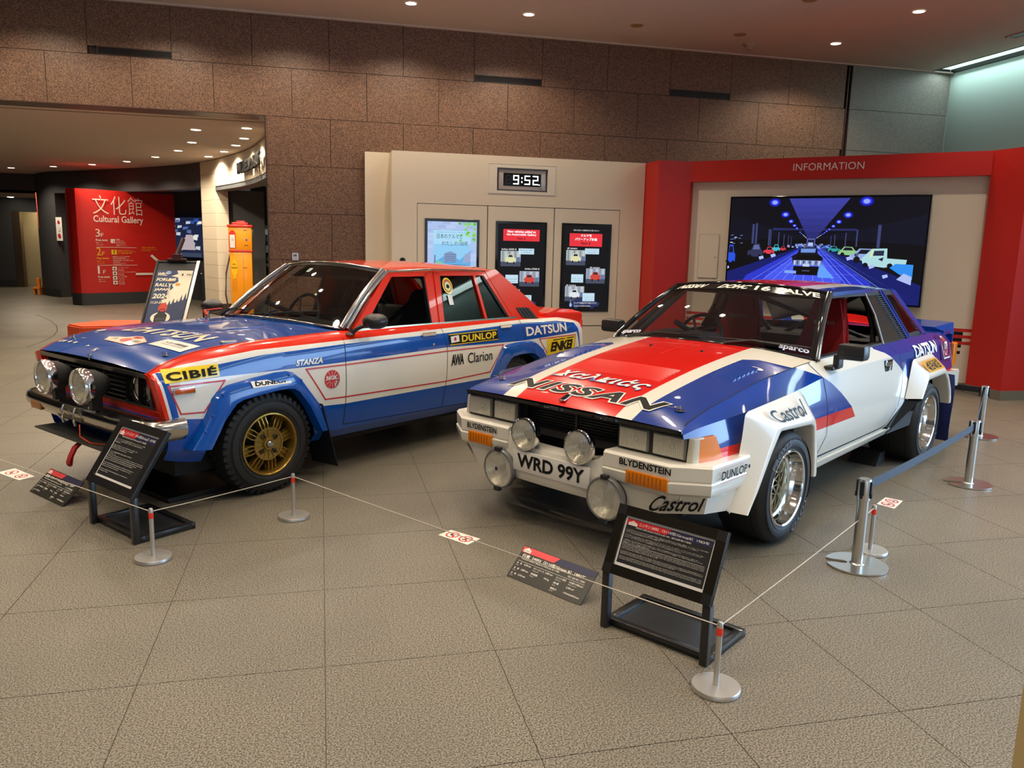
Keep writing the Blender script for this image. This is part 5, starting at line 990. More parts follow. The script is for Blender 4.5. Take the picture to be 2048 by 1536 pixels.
def bucket_seat(parent, x, y, z, m, holes=True, name='seat', txt=None, head_h=.62):
    """seat facing +x: shell back with shoulder wings and harness slots"""
    bm = NB(); pts = [(-.25, 0), (-.25, .30), (-.27, .36), (-.15, .42), (-.13, .60), (-.10, head_h+.04), (.10, head_h+.04), (.13, .60), (.15, .42), (.27, .36), (.25, .30), (.25, 0)]
    tl = lambda yy, zz, d: Vector((x-.10-zz*.22+d+(.05 if abs(yy) > .2 and zz < .4 else 0), y+yy, z+.12+zz))
    prism(bm, [tl(a, b, .0) for a, b in pts], [tl(a, b, -.10) for a, b in pts]); bmesh.ops.bevel(bm, geom=bm.edges[:], offset=.022, segments=2, affect='EDGES'); o = obj(name, bm, m, parent, 50)
    bm = NB(); box(bm, x-.12, x+.38, y-.24, y+.24, z, z+.14, bev=.03); obj('seat_base', bm, m, o, 50)
    fn = lambda u, v: (tl(u, v, .0), Vector((1, 0, .2)).normalized())
    P = Pan(fn, .004)
    if holes:
        for sg in (1, -1): P.poly([(sg*.03, .40), (sg*.11, .40), (sg*.105, .50), (sg*.04, .51)], black_matte)
    if txt:
        P.text(txt, 0, .57, mat('seat_print', (.32, .28, .28), .6), .035, .15, l=2, align='C', bold=.01); P.rect(-.075, .558, .075, .561, mat('seat_print', (.32, .28, .28), .6)); P.text(txt, .06, .35, mat('seat_print', (.32, .28, .28), .6), .04, .17, l=2, rot=-PI/2)
    P.done('harness_slot', o); return o
def steering(parent, x, y, z, r=.175):
    bm = NB(); M = Matrix.Translation((x, y, z)) @ Matrix.Rotation(math.radians(-22), 4, 'Y') @ AX['x']; tube(bm, [M @ Vector((r*math.cos(2*PI*k/28), r*math.sin(2*PI*k/28), 0)) for k in range(28)], .014, 8, closed=True); o = obj('steering_wheel', bm, mat('wheel_leather', (.035, .035, .037), .5), parent, 60)
    bm = NB()
    for a in (PI/2, PI*1.17, PI*1.83): tube(bm, [M @ Vector((0, 0, .03)), M @ Vector((r*math.cos(a), r*math.sin(a), 0))], .011, 6)
    lathe(bm, [(0, .04), (.035, .038), (.04, .02)], M, 14); obj('spoke', bm, interior_grey, o); bm = NB(); tube(bm, [M @ Vector((0, 0, .0)), M @ Vector((0, 0, .35))], .02, 8); obj('column', bm, interior, o)
def wiper(parent, p0, p1, p2, lift):
    bm = NB(); tube(bm, [p0, ((p0[0]+p1[0])/2-.0, (p0[1]+p1[1])/2, (p0[2]+p1[2])/2+.02), p1], .006, 6, rs=[.012, .008, .005]); o = obj('wiper_arm', bm, black_m, parent)
    bm = NB(); tube(bm, p2, .005, 6); obj('wiper_blade', bm, black_m, o)
# ================================================================== white / red / blue coupe
W = thing('rally_coupe', 'white, red and blue rally coupe with boxy flares and number plate WRD 99Y', 'car', (1.85990, 4.30595, 0), math.radians(213.3953))
#        x :  yb     zs    ye    ze    zc    z0
kw = [(.765, (.752, .672, .713, .690, .698, .30)), (.70, (.768, .690, .706, .713, .733, .30)), (.60, (.785, .703, .700, .737, .768, .30)), (.30, (.812, .724, .698, .790, .832, .28)), (0, (.822, .746, .702, .838, .882, .27)),
      (-.35, (.827, .776, .714, .872, .926, .27)), (-.67, (.830, .808, .728, .896, .952, .27)), (-1.2, (.832, .826, .735, .905, .955, .27)), (-1.8, (.832, .832, .733, .908, .955, .28)), (-2.4, (.829, .838, .724, .915, .955, .30)),
      (-2.85, (.818, .838, .712, .915, .935, .33)), (-3.2, (.797, .825, .695, .902, .918, .38)), (-3.5, (.77, .80, .68, .886, .902, .40)), (-3.62, (.735, .775, .655, .862, .872, .42))]
def secw(v):
    yb, zs, ye, ze, zc, z0 = v; zl = .465 if zs > .68 else .46
    return [(yb-.10, z0), (yb-.028, z0+.055), (yb, zl), (yb-.004, (zl+zs)/2), (yb-.030, zs), (ye, ze), (ye*.55, ze+(zc-ze)*.80), (0, zc)]
BW = Body(kw, secw, 5, [2, 2, 3, 3, 3, 5, 5]); BW.creases = (1, 2, 4, 5)
bm = BW.mesh(-3.62, .765, 60); lay = BW.lay
side = lambda f: f[lay] <= 4; top = lambda f: f[lay] >= 5; allf = lambda f: True
XZ, XY = (0, 2), (0, 1)
# openings
BW.kill([(-.655, -.64), (-.655, .64), (-2.93, .64), (-2.93, -.64)], XY, lambda f: f[lay] >= 5 and max(abs(v.co.y) for v in f.verts) < 2)
for sg in (1, -1): BW.kill([(-.655, sg*.60), (-.655, sg*.735), (-2.84, sg*.735), (-2.84, sg*.60)], XY, top)
BW.kill([(.47, .2), (.44, .30), (.16, .64), (-.27, .62), (-.33, .33), (-.33, .2)], XZ, side)
BW.kill([(-1.86, .2), (-1.83, .335), (-2.13, .515), (-2.31, .64), (-2.76, .65), (-2.95, .43), (-2.95, .2)], XZ, side)
BW.kill([(.9, .528), (.502, .528), (.572, .654), (.9, .654)], XZ, side)
# livery: 0 white 1 red 2 blue
stripe = lambda x, a, b: a+(b-a)*(.76-x)/1.4
BW.paint([(.9, 1.1), (-.36, 1.1), (-.40, .885), (-.50, .855), (-.614, .82), (-.75, .765), (-.888, .69), (-1.06, .583), (.9, .583)], XZ, side, 2)
BW.paint([(.9, .583), (-1.058, .583), (-1.13, .513), (.9, .508)], XZ, side, 1)
BW.paint([(-1.585, 1.1), (-1.60, .895), (-1.74, .86), (-1.93, .765), (-2.119, .655), (-2.19, .60), (-3.7, .60), (-3.7, 1.1)], XZ, side, 2)
BW.paint([(-2.19, .60), (-2.246, .53), (-2.26, .50), (-3.7, .50), (-3.7, .60)], XZ, side, 1)
for sg in (1, -1):
    BW.paint([(.9, sg*.43), (-.30, sg*.455), (-.37, sg*.52), (-.40, sg*.70), (-.42, sg*.9), (.9, sg*.9)], XY, top, 2)
    BW.paint([(-2.84, sg*.43), (-3.7, sg*.43), (-3.7, sg*.9), (-2.84, sg*.9)], XY, top, 2)
BW.paint([(.9, -.33), (.9, .33), (-.70, .365), (-.70, -.365)], XY, top, 1); BW.paint([(-2.84, -.33), (-2.84, .33), (-3.7, .33), (-3.7, -.33)], XY, top, 1)
# separate parts
BW.part([(.9, .70), (.5, .694), (.0, .700), (-.35, .714), (-.62, .727), (-.62, -.727), (-.35, -.714), (0, -.70), (.5, -.694), (.9, -.70)], XY, top, 1)
dl = [(-.545, .93), (-.61, .84), (-.64, .80), (-.68, .62), (-.69, .46), (-.62, .335), (-1.70, .345), (-1.83, .36), (-1.955, .48), (-1.995, .58), (-2.015, .70), (-1.98, .80), (-1.90, .93)]
for k, sg in ((2, 1), (3, -1)): BW.part(dl, XZ, lambda f, sg=sg: f[lay] in (1, 2, 3, 4) and f.calc_center_median().y*sg > 0, k)
BW.part([(-2.95, .62), (-2.95, -.62), (-3.6, -.60), (-3.6, .60)], XY, top, 4)
for f in BW.bm.faces:
    if f[lay] == 0: f.material_index = 0
P_ = BW.emit({0: 'body', 1: 'bonnet', 2: 'door', 3: 'door', 4: 'boot_lid'}, [pw, pred, pblue], W); P_[0]['label'] = 'painted body shell'; P_[2]['label'] = 'left door'
bonnet, doorL = P_[1], P_[2]
tf, sf = BW.tfn(), BW.sfn()
for sg in (1, -1): ribbon(tf, [(sg*.70, -.72), (sg*.694, -.5), (sg*.70, 0), (sg*.714, .35), (sg*.727, .60)], .006, seam_m, W, sub=8)
sdl = [(-x, z) for x, z in dl]; ribbon(sf, sdl[:11], .0055, seam_m, W, sub=4); ribbon(sf, [(2.015, .70), (1.98, .80), (1.90, .90)], .0045, seam_m, W, sub=4)
ribbon(sf, [(.62, .330), (2.02, .345)], .004, seam_m, W)
# sill and crease strip
bm = NB()
for sg in (1, -1): prism(bm, [(-.40, sg*.80, .255), (-.40, sg*.815, .30), (-.40, sg*.74, .31), (-.40, sg*.70, .26)], [(-2.02, sg*.79, .275), (-2.02, sg*.81, .315), (-2.02, sg*.74, .33), (-2.02, sg*.70, .28)])
obj('sill', bm, pw, W)
bm = NB()
box(bm, -3.5, .55, -.62, .62, .20, .36); box(bm, -3.58, -2.9, -.60, .60, .36, .80); box(bm, -.62, .60, -.60, .60, .34, .66)
obj('underbody', bm, black_matte, W)
bm = NB(); box(bm, -3.625, -3.60, -.72, .72, .42, .865); obj('tail_panel', bm, pblue, W)
for y_ in (.40, -.735):
    bm = NB(); box(bm, -3.64, -3.60, y_, y_+.335, .60, .80, bev=.01); obj('tail_lamp', bm, amber, W)
bm = NB(); box(bm, -3.62, -3.52, .735, .765, .60, .80, bev=.01); obj('side_lamp', bm, amber, W)
# --- front end
bm = NB(); prism(bm, [(.772, y, .672) for y in (-.72, -.36, 0, .36, .72)]+[(.70, .72, .66), (.70, -.72, .66)], [(.778, y, .690) for y in (-.72, -.36, 0, .36, .72)]+[(.70, .70, .684), (.70, -.70, .684)]); obj('front_trim', bm, black_gloss, W)
bm = NB(); box(bm, .55, .62, -.70, .70, .36, .68); obj('grille_back', bm, black_matte, W)
bm = NB()
for k in range(15): box(bm, .63, .645, -.315, .33, .42+k*.015, .426+k*.015)
obj('radiator_fins', bm, mat('fins', (.05, .048, .045), .4, .6), W, kind='stuff')
for y0 in (-.33, .0, .32):
    bm = NB(); box(bm, .64, .655, y0, y0+.014, .40, .67); obj('grille_bar', bm, black_m, W)
bm = NB(); box(bm, .62, .71, -.72, .72, .505, .54); box(bm, .66, .71, -.35, -.338, .53, .68); box(bm, .66, .71, .335, .347, .53, .68); obj('lamp_shelf', bm, black_matte, W)
bm = NB(); box(bm, .69, .733, .337, .734, .536, .668); box(bm, .69, .733, -.734, -.337, .536, .668); obj('lamp_surround', bm, black_m, W)
for sg in (1, -1):
    for y0, y1 in ((.348, .523), (.545, .728)):
        a, b = (y0, y1) if sg > 0 else (-y1, -y0); c = (a+b)/2
        bm = NB(); box(bm, .66, .742, a, b, .545, .658, bev=.01); h_ = obj('headlamp', bm, mat('lamp_shell', (.22, .215, .20), .35, .3), W, 30)
        P = Pan(plane_fn((.743, a, .545), (0, 1, 0), (0, 0, 1)), .0); wd = b-a; P.rect(.010, .010, wd-.010, .103, reflector); P.done('reflector', h_)
        bm = NB(); box(bm, .744, .752, a+.008, b-.008, .553, .650, bev=.003); obj('lens', bm, fluted, h_)
        P = Pan(plane_fn((.7445, a, .545), (0, 1, 0), (0, 0, 1)), .0); P.ell(wd*.6, .06, .014, .014, mat('bulb_shade', (.30, .29, .27), .25, 1)); P.ell(wd*.6, .06, .009, .009, reflector, 1); P.done('bulb', h_)
    ys = [(.732, .742), (.772, .735), (.785, .700), (.800, .60), (.803, .52)]
    cl = [(.735, .728), (.778, .690)]
    bm = NB(); prism(bm, [(x_, sg*y_, .535) for y_, x_ in ((.733, .742), (.760, .738), (.775, .715), (.782, .660), (.733, .66))], [(x_, sg*y_, .655) for y_, x_ in ((.733, .730), (.758, .726), (.770, .705), (.777, .655), (.733, .66))]); bmesh.ops.bevel(bm, geom=bm.edges[:], offset=.003, segments=2, affect='EDGES'); obj('corner_lamp', bm, mat('corner_clear', (.62, .58, .48), .15, .1, coat=1), W, 30)
    bm = NB(); prism(bm, [(x_, sg*y_, .525) for y_, x_ in ((.777, .705), (.797, .60), (.801, .50), (.76, .50), (.74, .70))], [(x_, sg*y_, .652) for y_, x_ in ((.772, .695), (.789, .62), (.791, .575), (.76, .57), (.74, .69))]); bmesh.ops.bevel(bm, geom=bm.edges[:], offset=.003, segments=2, affect='EDGES'); obj('indicator_lens', bm, amber, W, 30, label='amber corner indicator')
# bumper: two outboard blocks and a dropped centre
def bump_sec(y): return None
for sg in (1, -1):
    bm = NB()
    # outline in plan (x, y) with heights: block front face
    F = lambda z, d: [(.835+d, sg*.325, z), (.835+d, sg*.70, z), (.72+d*.7, sg*(.862+d*.5), z), (.375, sg*(.872+d*.3), z)]; Bk = lambda z: [(.66, sg*.325, z), (.66, sg*.60, z), (.52, sg*.76, z), (.375, sg*.80, z)]
    zs_ = [(.385, -.03), (.40, -.008), (.425, .0), (.450, .004), (.458, -.008), (.466, -.002), (.528, 0), (.540, -.014)]
    R0 = None
    for z, d in zs_:
        r = [bm.verts.new(p) for p in F(z, d)]
        if R0:
            for i in range(3): bm.faces.new((R0[i], R0[i+1], r[i+1], r[i]))
        else: first = r
        R0 = r
    tb = [bm.verts.new(p) for p in Bk(.534)]; bb = [bm.verts.new(p) for p in Bk(.385)]
    for A_2, B_2 in ((R0, tb), (first, bb)):
        for i in range(3): bm.faces.new((A_2[i], A_2[i+1], B_2[i+1], B_2[i]))
    bm.faces.new([bm.verts.new(p) for p in (F(.385, -.03)[0], F(.425, 0)[0], F(.528, 0)[0], F(.54, -.014)[0], Bk(.534)[0], Bk(.385)[0])])
    bm.faces.new([bm.verts.new(p) for p in (F(.385, -.03)[3], F(.425, 0)[3], F(.528, 0)[3], F(.54, -.014)[3], Bk(.534)[3], Bk(.385)[3])])
    obj('bumper', bm, pwc, W, 25)
bm = NB(); n = 16
for i in range(n):
    for sgn_ in (1,):
        pass
def cx(y): return .835+.012*(1-(y/.33)**2)
rows_ = [(-.06, .245), (-.02, .262), (.0, .30), (.0, .40), (-.012, .455), (-.11, .463)]
prev = None
for k in range(17):
    y = -.335+.67*k/16; e_ = (abs(y)/.335)**6; r = [bm.verts.new((cx(y)+dx, y, z+(.07*e_ if j >= 4 else 0))) for j, (dx, z) in enumerate(rows_)]
    if prev:
        for i in range(5): bm.faces.new((prev[i], prev[i+1], r[i+1], r[i]))
    prev = r
obj('bumper_centre', bm, pwc, W, 30)
# lower valance with side wings
for sg in (1, -1):
    bm = NB(); a = [(.80, sg*.33, .245), (.79, sg*.60, .27), (.66, sg*.80, .285), (.40, sg*.86, .27)]; b = [(.815, sg*.33, .40), (.815, sg*.66, .395), (.70, sg*.835, .395), (.40, sg*.862, .40)]
    A_2 = [bm.verts.new(p) for p in a]; B_2 = [bm.verts.new(p) for p in b]
    for i in range(3): bm.faces.new((A_2[i], A_2[i+1], B_2[i+1], B_2[i]))
    obj('valance', bm, pwc, W, 20)
ff = lambda y0: plane_fn((.8365, y0, 0), (0, 1, 0), (0, 0, 1))
P = Pan(ff(0), .003); P.text('BLYDENSTEIN', -.645, .486, black_print, .032, .235, bold=.028); P.text('BLYDENSTEIN', .425, .489, black_print, .034, .29, bold=.028); P.done('lettering', W)
for sg in (1, -1):
    a, b = (.465, .700) if sg > 0 else (-.635, -.445); bm = NB(); box(bm, .825, .843, a, b, .405, .470, bev=.006); o = obj('indicator', bm, amber, W, 30, label='amber bumper indicator')
    P = Pan(plane_fn((.8435, a, .405), (0, 1, 0), (0, 0, 1)), .0006); [P.rect(.02+k*.022, .008, .026+k*.022, .057, mat('amber_dark', h('#a85a08'), .3)) for k in range(int((b-a-.03)/.022))]; P.done('lens_rib', o)
dfn = bilerp_fn((.685, .875, .432), (.385, .884, .432), (.385, .880, .525), (.685, .871, .525), .30, .093)
P = Pan(dfn, .006); P.text('DUNLOP', .02, .035, black_print, .042, .24, bold=.02, shear=.15); P.ell(.28, .06, .010, .010, black_print); P.rect(.01, .088, .27, .0895, red_print); P.rect(.01, .022, .27, .0235, red_print); P.done('lettering', W)
vf = bilerp_fn((.80, .60, .275), (.66, .80, .29), (.70, .835, .392), (.815, .66, .392), .24, .11)
P = Pan(vf, .003); P.text('Castrol', -.03, .012, black_print, .085, .26, bold=.012, shear=.25); P.done('lettering', W)
vf = bilerp_fn((.66, -.80, .29), (.80, -.60, .275), (.815, -.66, .392), (.70, -.835, .392), .24, .11)
P = Pan(vf, .003); P.text('Castrol', 0, .012, black_print, .085, .26, bold=.012, shear=.25); P.done('lettering', W)
# number plate
bm = NB(); box(bm, .852, .858, -.262, .262, .322, .436, bev=.002); box(bm, .80, .853, -.20, .20, .33, .42); o = obj('number_plate', bm, mat('plate_white', (.72, .70, .66), .35), W, 30)
P = Pan(plane_fn((.8585, -.262, .322), (0, 1, 0), (0, 0, 1)), .0008); P.text('WRD 99Y', .032, .020, black_print, .077, .46, bold=.030); P.done('lettering', o)
# lamps
for sg in (1, -1):
    l_ = lamp_round(W, .868, sg*.184, .529, .092, .10, chrome, chrome); 
    bm = NB(); box(bm, .78, .82, sg*.184-.012, sg*.184+.012, .43, .50); obj('bracket', bm, black_m, l_)
    l_ = lamp_round(W, .872, sg*.364, .302, .112, .115, black_m, mat('grey_rim', (.28, .29, .30), .3, .7)); 
    for dz in (.112, -.112):
        bm = NB(); box(bm, .855, .882, sg*.364-.02, sg*.364+.02, .302+dz-.012, .302+dz+.012, bev=.003); obj('lamp_clip', bm, black_m, l_)
    bm = NB(); box(bm, .74, .80, sg*.364-.02, sg*.364+.02, .26, .36); obj('bracket', bm, black_m, l_)
P = Pan(plane_fn((.884, -.372, .296), (0, 1, 0), (0, 0, 1)), .0); P.rect(0, 0, .018, .020, navy_print); P.done('lamp_sticker', W)
# --- flares
def flare(A, O, yA, yO, lip, mirror=True, name='wheel_flare', m=pwc):
    for sg in (1, -1):
        bm = NB(); n = len(A); a = [bm.verts.new((x, sg*(BW.side(x, max(z, .34))-.004 if yA is None else yA), z)) for x, z in A]; o_ = [bm.verts.new((x, sg*yO, z)) for x, z in O]; cx_ = sum(p[0] for p in O)/n; cz_ = .30
        i_ = [bm.verts.new((cx_+(x-cx_)*.96, sg*(yO-.008), cz_+(z-cz_)*.955)) for x, z in O]; j_ = [bm.verts.new((cx_+(x-cx_)*.955, sg*(yO-.12), cz_+(z-cz_)*.95)) for x, z in O]
        mid = [bm.verts.new((p.co.x*.16+q.co.x*.84, sg*(abs(q.co.y)*.93+abs(p.co.y)*.07+.004), p.co.z*.16+q.co.z*.84)) for p, q in zip(a, o_)]
        for X_, Y_ in ((a, mid), (mid, o_), (o_, i_), (i_, j_)):
            for k in range(n-1): bm.faces.new((X_[k], X_[k+1], Y_[k+1], Y_[k]))
        bmesh.ops.recalc_face_normals(bm, faces=bm.faces); ed = [e for e in bm.edges if len(e.link_faces) == 2 and e.calc_face_angle(0) > .25]
        bmesh.ops.bevel(bm, geom=ed, offset=.009, segments=3, affect='EDGES', profile=.5)
        fl = obj(name, bm, m, W, 35)
        for q in (0.9, len(A)*.45, len(A)-2.2):
            k = int(q); x, z = A[k][0]*.85+O[k][0]*.15, A[k][1]*.85+O[k][1]*.15; bm = NB(); lathe(bm, [(0, .004), (.007, .003), (.009, 0)], at(x, sg*(.845), z, 'y' if sg > 0 else '-y'), 10); obj('rivet', bm, alu, fl)
    return fl
FA = [(.50, .27), (.44, .45), (.40, .62), (.385, .735), (.36, .748), (-.19, .784), (-.235, .782), (-.300, .745), (-.465, .585), (-.485, .54), (-.515, .315), (-.49, .298)]
FO = [(.458, .262), (.37, .36), (.25, .53), (.165, .632), (.145, .642), (-.215, .622), (-.245, .620), (-.272, .600), (-.300, .47), (-.305, .45), (-.322, .325), (-.325, .300)]
flare(FA, FO, .835, .925, 0)
RA = [(-2.085, .507), (-2.12, .60), (-2.165, .765), (-2.19, .784), (-2.597, .795), (-2.649, .782), (-2.80, .70), (-3.002, .600), (-3.06, .50), (-3.08, .44)]
RO = [(-2.195, .507), (-2.24, .56), (-2.295, .628), (-2.32, .640), (-2.70, .650), (-2.745, .645), (-2.82, .59), (-2.90, .49), (-2.93, .42), (-2.94, .38)]
flare(RA, RO, .835, .925, 0)
for sg in (1, -1):
    bm = NB(); A_3 = [(-2.115, sg*.835, .507), (-2.215, sg*.915, .507), (-2.165, sg*.90, .42), (-2.09, sg*.88, .32), (-2.03, sg*.83, .275), (-1.86, sg*.80, .275), (-1.84, sg*.815, .335)]
    B_3 = [(x, sg*(abs(y)-.10), z) for x, y, z in A_3]; prism(bm, A_3, B_3); obj('spat', bm, black_gloss, W, label='black spat ahead of rear wheel')
    bm = NB(); Z = [.60, .52, .45, .35, .25, .15, .05]; prev = None; bx = NB()
    for k, z in enumerate(Z):
        x = -3.02-.035*math.sin(k*.9)-.01*k; r = [bx.verts.new((x, sg*.62, z)), bx.verts.new((x-.02, sg*.78, z)), bx.verts.new((x-.03, sg*.905, z-.01)), bx.verts.new((x-.036, sg*.905, z-.01)), bx.verts.new((x-.026, sg*.78, z)), bx.verts.new((x-.006, sg*.62, z))]
        if prev:
            for i in range(6): bx.faces.new((prev[i], prev[(i+1) % 6], r[(i+1) % 6], r[i]))
        prev = r
    bx.faces.new(prev); obj('mud_flap', bx, mat('flap_navy', h('#0a1a58'), .55), W, 40, label='dark blue mud flap'); bm.free()
# decals
cf = bilerp_fn((.175, .903, .655), (-.262, .900, .640), (-.212, .862, .765), (.325, .865, .73), .50, .12)
P = Pan(cf, .015); P.text('Castrol', .06, .012, black_print, .098, .37, bold=.012); P.done('lettering', W)
ef = bilerp_fn((-2.36, .905, .668), (-2.72, .905, .678), (-2.56, .868, .770), (-2.22, .868, .762), .36, .105)
P = Pan(ef, .011, .001); P.rect(0, 0, .36, .105, mat('enkei_yellow', h('#f0a812'), .3, coat=.6)); P.poly([(.09, .012), (.09, .052), (.03, .048)], black_print, 1); P.poly([(.09, .058), (.085, .092), (.03, .055)], black_print, 1); P.poly([(.095, .01), (.10, .095), (.088, .09), (.088, .02)], black_print, 1)
P.text('ENKEI', .12, .02, black_print, .062, .20, bold=.02, l=1); P.rect(.11, .086, .33, .092, black_print, 1); P.done('sponsor_decal', W)
P = Pan(sf, .005, .001); P.grid = .025; P.text('DATSUN', 2.31, .778, white_print, .088, .57, bold=.028, spacing=.85)
P.poly([(3.02, .70), (3.36, .66), (3.36, .87), (3.0, .885)], mat('stp_navy', h('#131a66'), .3, coat=.6), 0, div=3)
P.ell(3.20, .80, .075, .075, white_print, 1.5); P.ell(3.20, .80, .066, .066, red_print, 2.5); P.text('STP', 3.145, .775, white_print, .055, .11, bold=.03, l=4)
P.line([(3.05, .83), (3.12, .705), (3.34, .700)], .012, white_print, l=2, sub=4); P.line([(3.07, .86), (3.13, .725), (3.34, .72)], .007, red_print, l=2, sub=4); P.done('lettering', W)
P = Pan(tf, .0030, .0006); P.grid = .05
sh_ = [(-.62, -.63), (.54, -.63), (.49, -.47), (-.55, -.47)]
sh_ = None
nq = [(-.515, -.700), (.590, -.655), (.520, -.455), (-.555, -.490)]
def letters_quad(P, s, quad, m0, b0, m1, b1, l):
    P.text(s, 0, 0, m1, quad=quad, bold=b1, shear=.17, l=l, spacing=1.16); P.text(s, 0, 0, m0, quad=[(quad[0][0]+.010, quad[0][1]+.008), (quad[1][0]-.010, quad[1][1]+.008), (quad[2][0]-.010, quad[2][1]-.008), (quad[3][0]+.010, quad[3][1]-.008)], bold=b0, shear=.17, l=l+2.2, spacing=1.16)
letters_quad(P, 'NISSAN', [(-.490, -.680), (.512, -.680), (.535, -.553), (-.467, -.553)], black_print, .03, white_print, .068, 1)
P.text('Χαλκιάς', 0, 0, blue_print, quad=[(-.335, -.502), (.300, -.502), (.322, -.368), (-.313, -.368)], bold=.036, shear=.16, l=1, spacing=1.1); P.text('Χαλκιάς', 0, 0, white_print, quad=[(-.330, -.497), (.295, -.497), (.317, -.373), (-.308, -.373)], bold=.020, shear=.16, l=3, spacing=1.1)
P.done('bonnet_lettering', bonnet)
P = Pan(tf, .003); P.ell(.592, .20, .042, .026, white_print, 0, 18); P.text('E', .575, .19, red_print, .025, .032, bold=.04, l=2); P.done('cutoff_decal', bonnet)
def bump(parent, pts, hgt, m, name, fn): # small raised louvre strip along u
    pass
for row in range(6):
    v_ = -.325+row*.036
    for (u0, u1, mm, yy) in ((-.30, .30, pred, 0),):
        bm = NB(); n = 10; A_, B_, D2 = [], [], []
        for k in range(n+1):
            u_ = u0+(u1-u0)*k/n; A_.append(bm.verts.new(tf(u_, v_)[0])); B_.append(bm.verts.new(tf(u_, v_+.024)[0]+Vector((0, 0, .006)))); D2.append(bm.verts.new(tf(u_, v_+.030)[0]))
        for k in range(n): bm.faces.new((A_[k], A_[k+1], B_[k+1], B_[k])); bm.faces.new((B_[k], B_[k+1], D2[k+1], D2[k]))
        bm.faces.new((A_[0], B_[0], D2[0])); bm.faces.new((A_[-1], D2[-1], B_[-1])); obj('louvre', bm, mm, bonnet)
for sg in (1, -1):
    for row in range(6):
        v_ = -.10+row*.05; u0, u1 = sg*.475, sg*.61
        bm = NB(); n = 4; A_, B_, D2 = [], [], []
        for k in range(n+1):
            u_ = u0+(u1-u0)*k/n; A_.append(bm.verts.new(tf(u_, v_)[0])); B_.append(bm.verts.new(tf(u_, v_+.034)[0]+Vector((0, 0, .013)))); D2.append(bm.verts.new(tf(u_, v_+.038)[0]))
        for k in range(n): bm.faces.new((A_[k], A_[k+1], B_[k+1], B_[k])); bm.faces.new((B_[k], B_[k+1], D2[k+1], D2[k]))
        bm.faces.new((A_[0], B_[0], D2[0])); bm.faces.new((A_[-1], D2[-1], B_[-1])); obj('louvre', bm, pblue, bonnet)
    # bonnet pins
    c_ = tf(sg*.597, -.592)[0]; bm = NB(); lathe(bm, [(0, .003), (.026, .002), (.028, 0)], Matrix.Translation(c_), 16); tube(bm, [c_, c_+Vector((0, 0, .022))], .005, 6); tube(bm, [c_+Vector((.0+.016*math.cos(a), .016*math.sin(a)-.02, .012)) for a in [k*PI/6 for k in range(12)]], .0022, 5, closed=True); tube(bm, [c_+Vector((0, -.03, .01)), c_+Vector((.01, -.075, .012)), c_+Vector((0, -.08, .006))], .0022, 5); obj('bonnet_pin', bm, chrome, bonnet)
    c_ = tf(sg*.181, .32)[0]; bm = NB(); lathe(bm, [(0, .009), (.008, .008), (.011, 0)], Matrix.Translation(c_), 12); obj('washer_jet', bm, black_m, bonnet)
ribbon(tf, [(-.30, -.19), (-.06, .40)][:0] or [(0, .14), (0, .52)], .003, mat('crease_red', h('#e8402e'), .3), bonnet, 'centre_crease')
c_ = tf(-.03, -.708)[0]; bm = NB(); M_ = Matrix.Translation(c_) @ Matrix.Rotation(.35, 4, 'Y'); box(bm, -.036, .036, -.020, .020, 0, .007, M=M_, bev=.003); o = obj('bonnet_badge', bm, chrome, bonnet, 40)
bm = NB(); box(bm, -.028, .022, -.014, .014, .007, .0085, M=M_); obj('badge_inlay', bm, black_gloss, o)
# --- greenhouse
def ws(u, v):   # windscreen: u -1..1 across, v 0..1 up
    yb_, yt_ = .728, .558; e_ = 1-u*u; xb, zb = -.672+.085*e_, .893+.052*e_; xt, zt = -1.222+.06*e_, 1.268+.036*e_
    yb2 = u*(yb_+(yt_-yb_)*v); return Vector((xb+(xt-xb)*v+.02*math.sin(PI*v), yb2, zb+(zt-zb)*v+.015*math.sin(PI*v)))
def ws_fn(u, v):
    p = ws(u, v); a = ws(u+.01, v)-ws(u-.01, v); b = ws(u, v+.01)-ws(u, v-.01); return p, a.cross(b).normalized()
def ws_grid(name, m, parent, u0, u1, v0, v1, nu, nv, off=0.0, f=ws_fn):
    bm = NB(); G_ = [[bm.verts.new(f(u0+(u1-u0)*i/nu, v0+(v1-v0)*j/nv)[0]+f(u0+(u1-u0)*i/nu, v0+(v1-v0)*j/nv)[1]*off) for i in range(nu+1)] for j in range(nv+1)]
    for j in range(nv):
        for i in range(nu): bm.faces.new((G_[j][i], G_[j][i+1], G_[j+1][i+1], G_[j+1][i]))
    return obj(name, bm, m, parent, 60)
ws_grid('windscreen', windscreen, W, -.985, .985, .015, .985, 20, 10)
ws_grid('sun_strip', black_gloss, W, -.96, .96, .865, .985, 20, 3, .002)
bm = NB()
for P0_, r_ in (([ws(-1, k/8) for k in range(9)], .017), ([ws(1, k/8) for k in range(9)], .017), ([ws(-1+k/10, 0) for k in range(21)], .012), ([ws(-1+k/10, 1) for k in range(21)], .013)): tube(bm, P0_, r_, 8)
obj('windscreen_frame', bm, black_gloss, W, 60)
bm = NB()
for sg in (1, -1): tube(bm, [ws(sg, k/8)+Vector((-.035, sg*.004, 0)) for k in range(9)], .013, 8)
obj('pillar_trim', bm, mat('dark_chrome', (.2, .19, .18), .15, 1), W, 60)
P = Pan(lambda u, v: ws_fn(u, v), .004, .0006); cw = mat('strip_letter', (.8, .78, .7), .5)
P.text('NISSAN', 0, 0, cw, quad=[(-.90, .885), (-.50, .885), (-.46, .965), (-.86, .965)], shear=.3, bold=.035, l=1); P.text('DOHC', 0, 0, cw, quad=[(-.30, .885), (.10, .885), (.13, .965), (-.27, .965)], shear=.3, bold=.035, l=1)
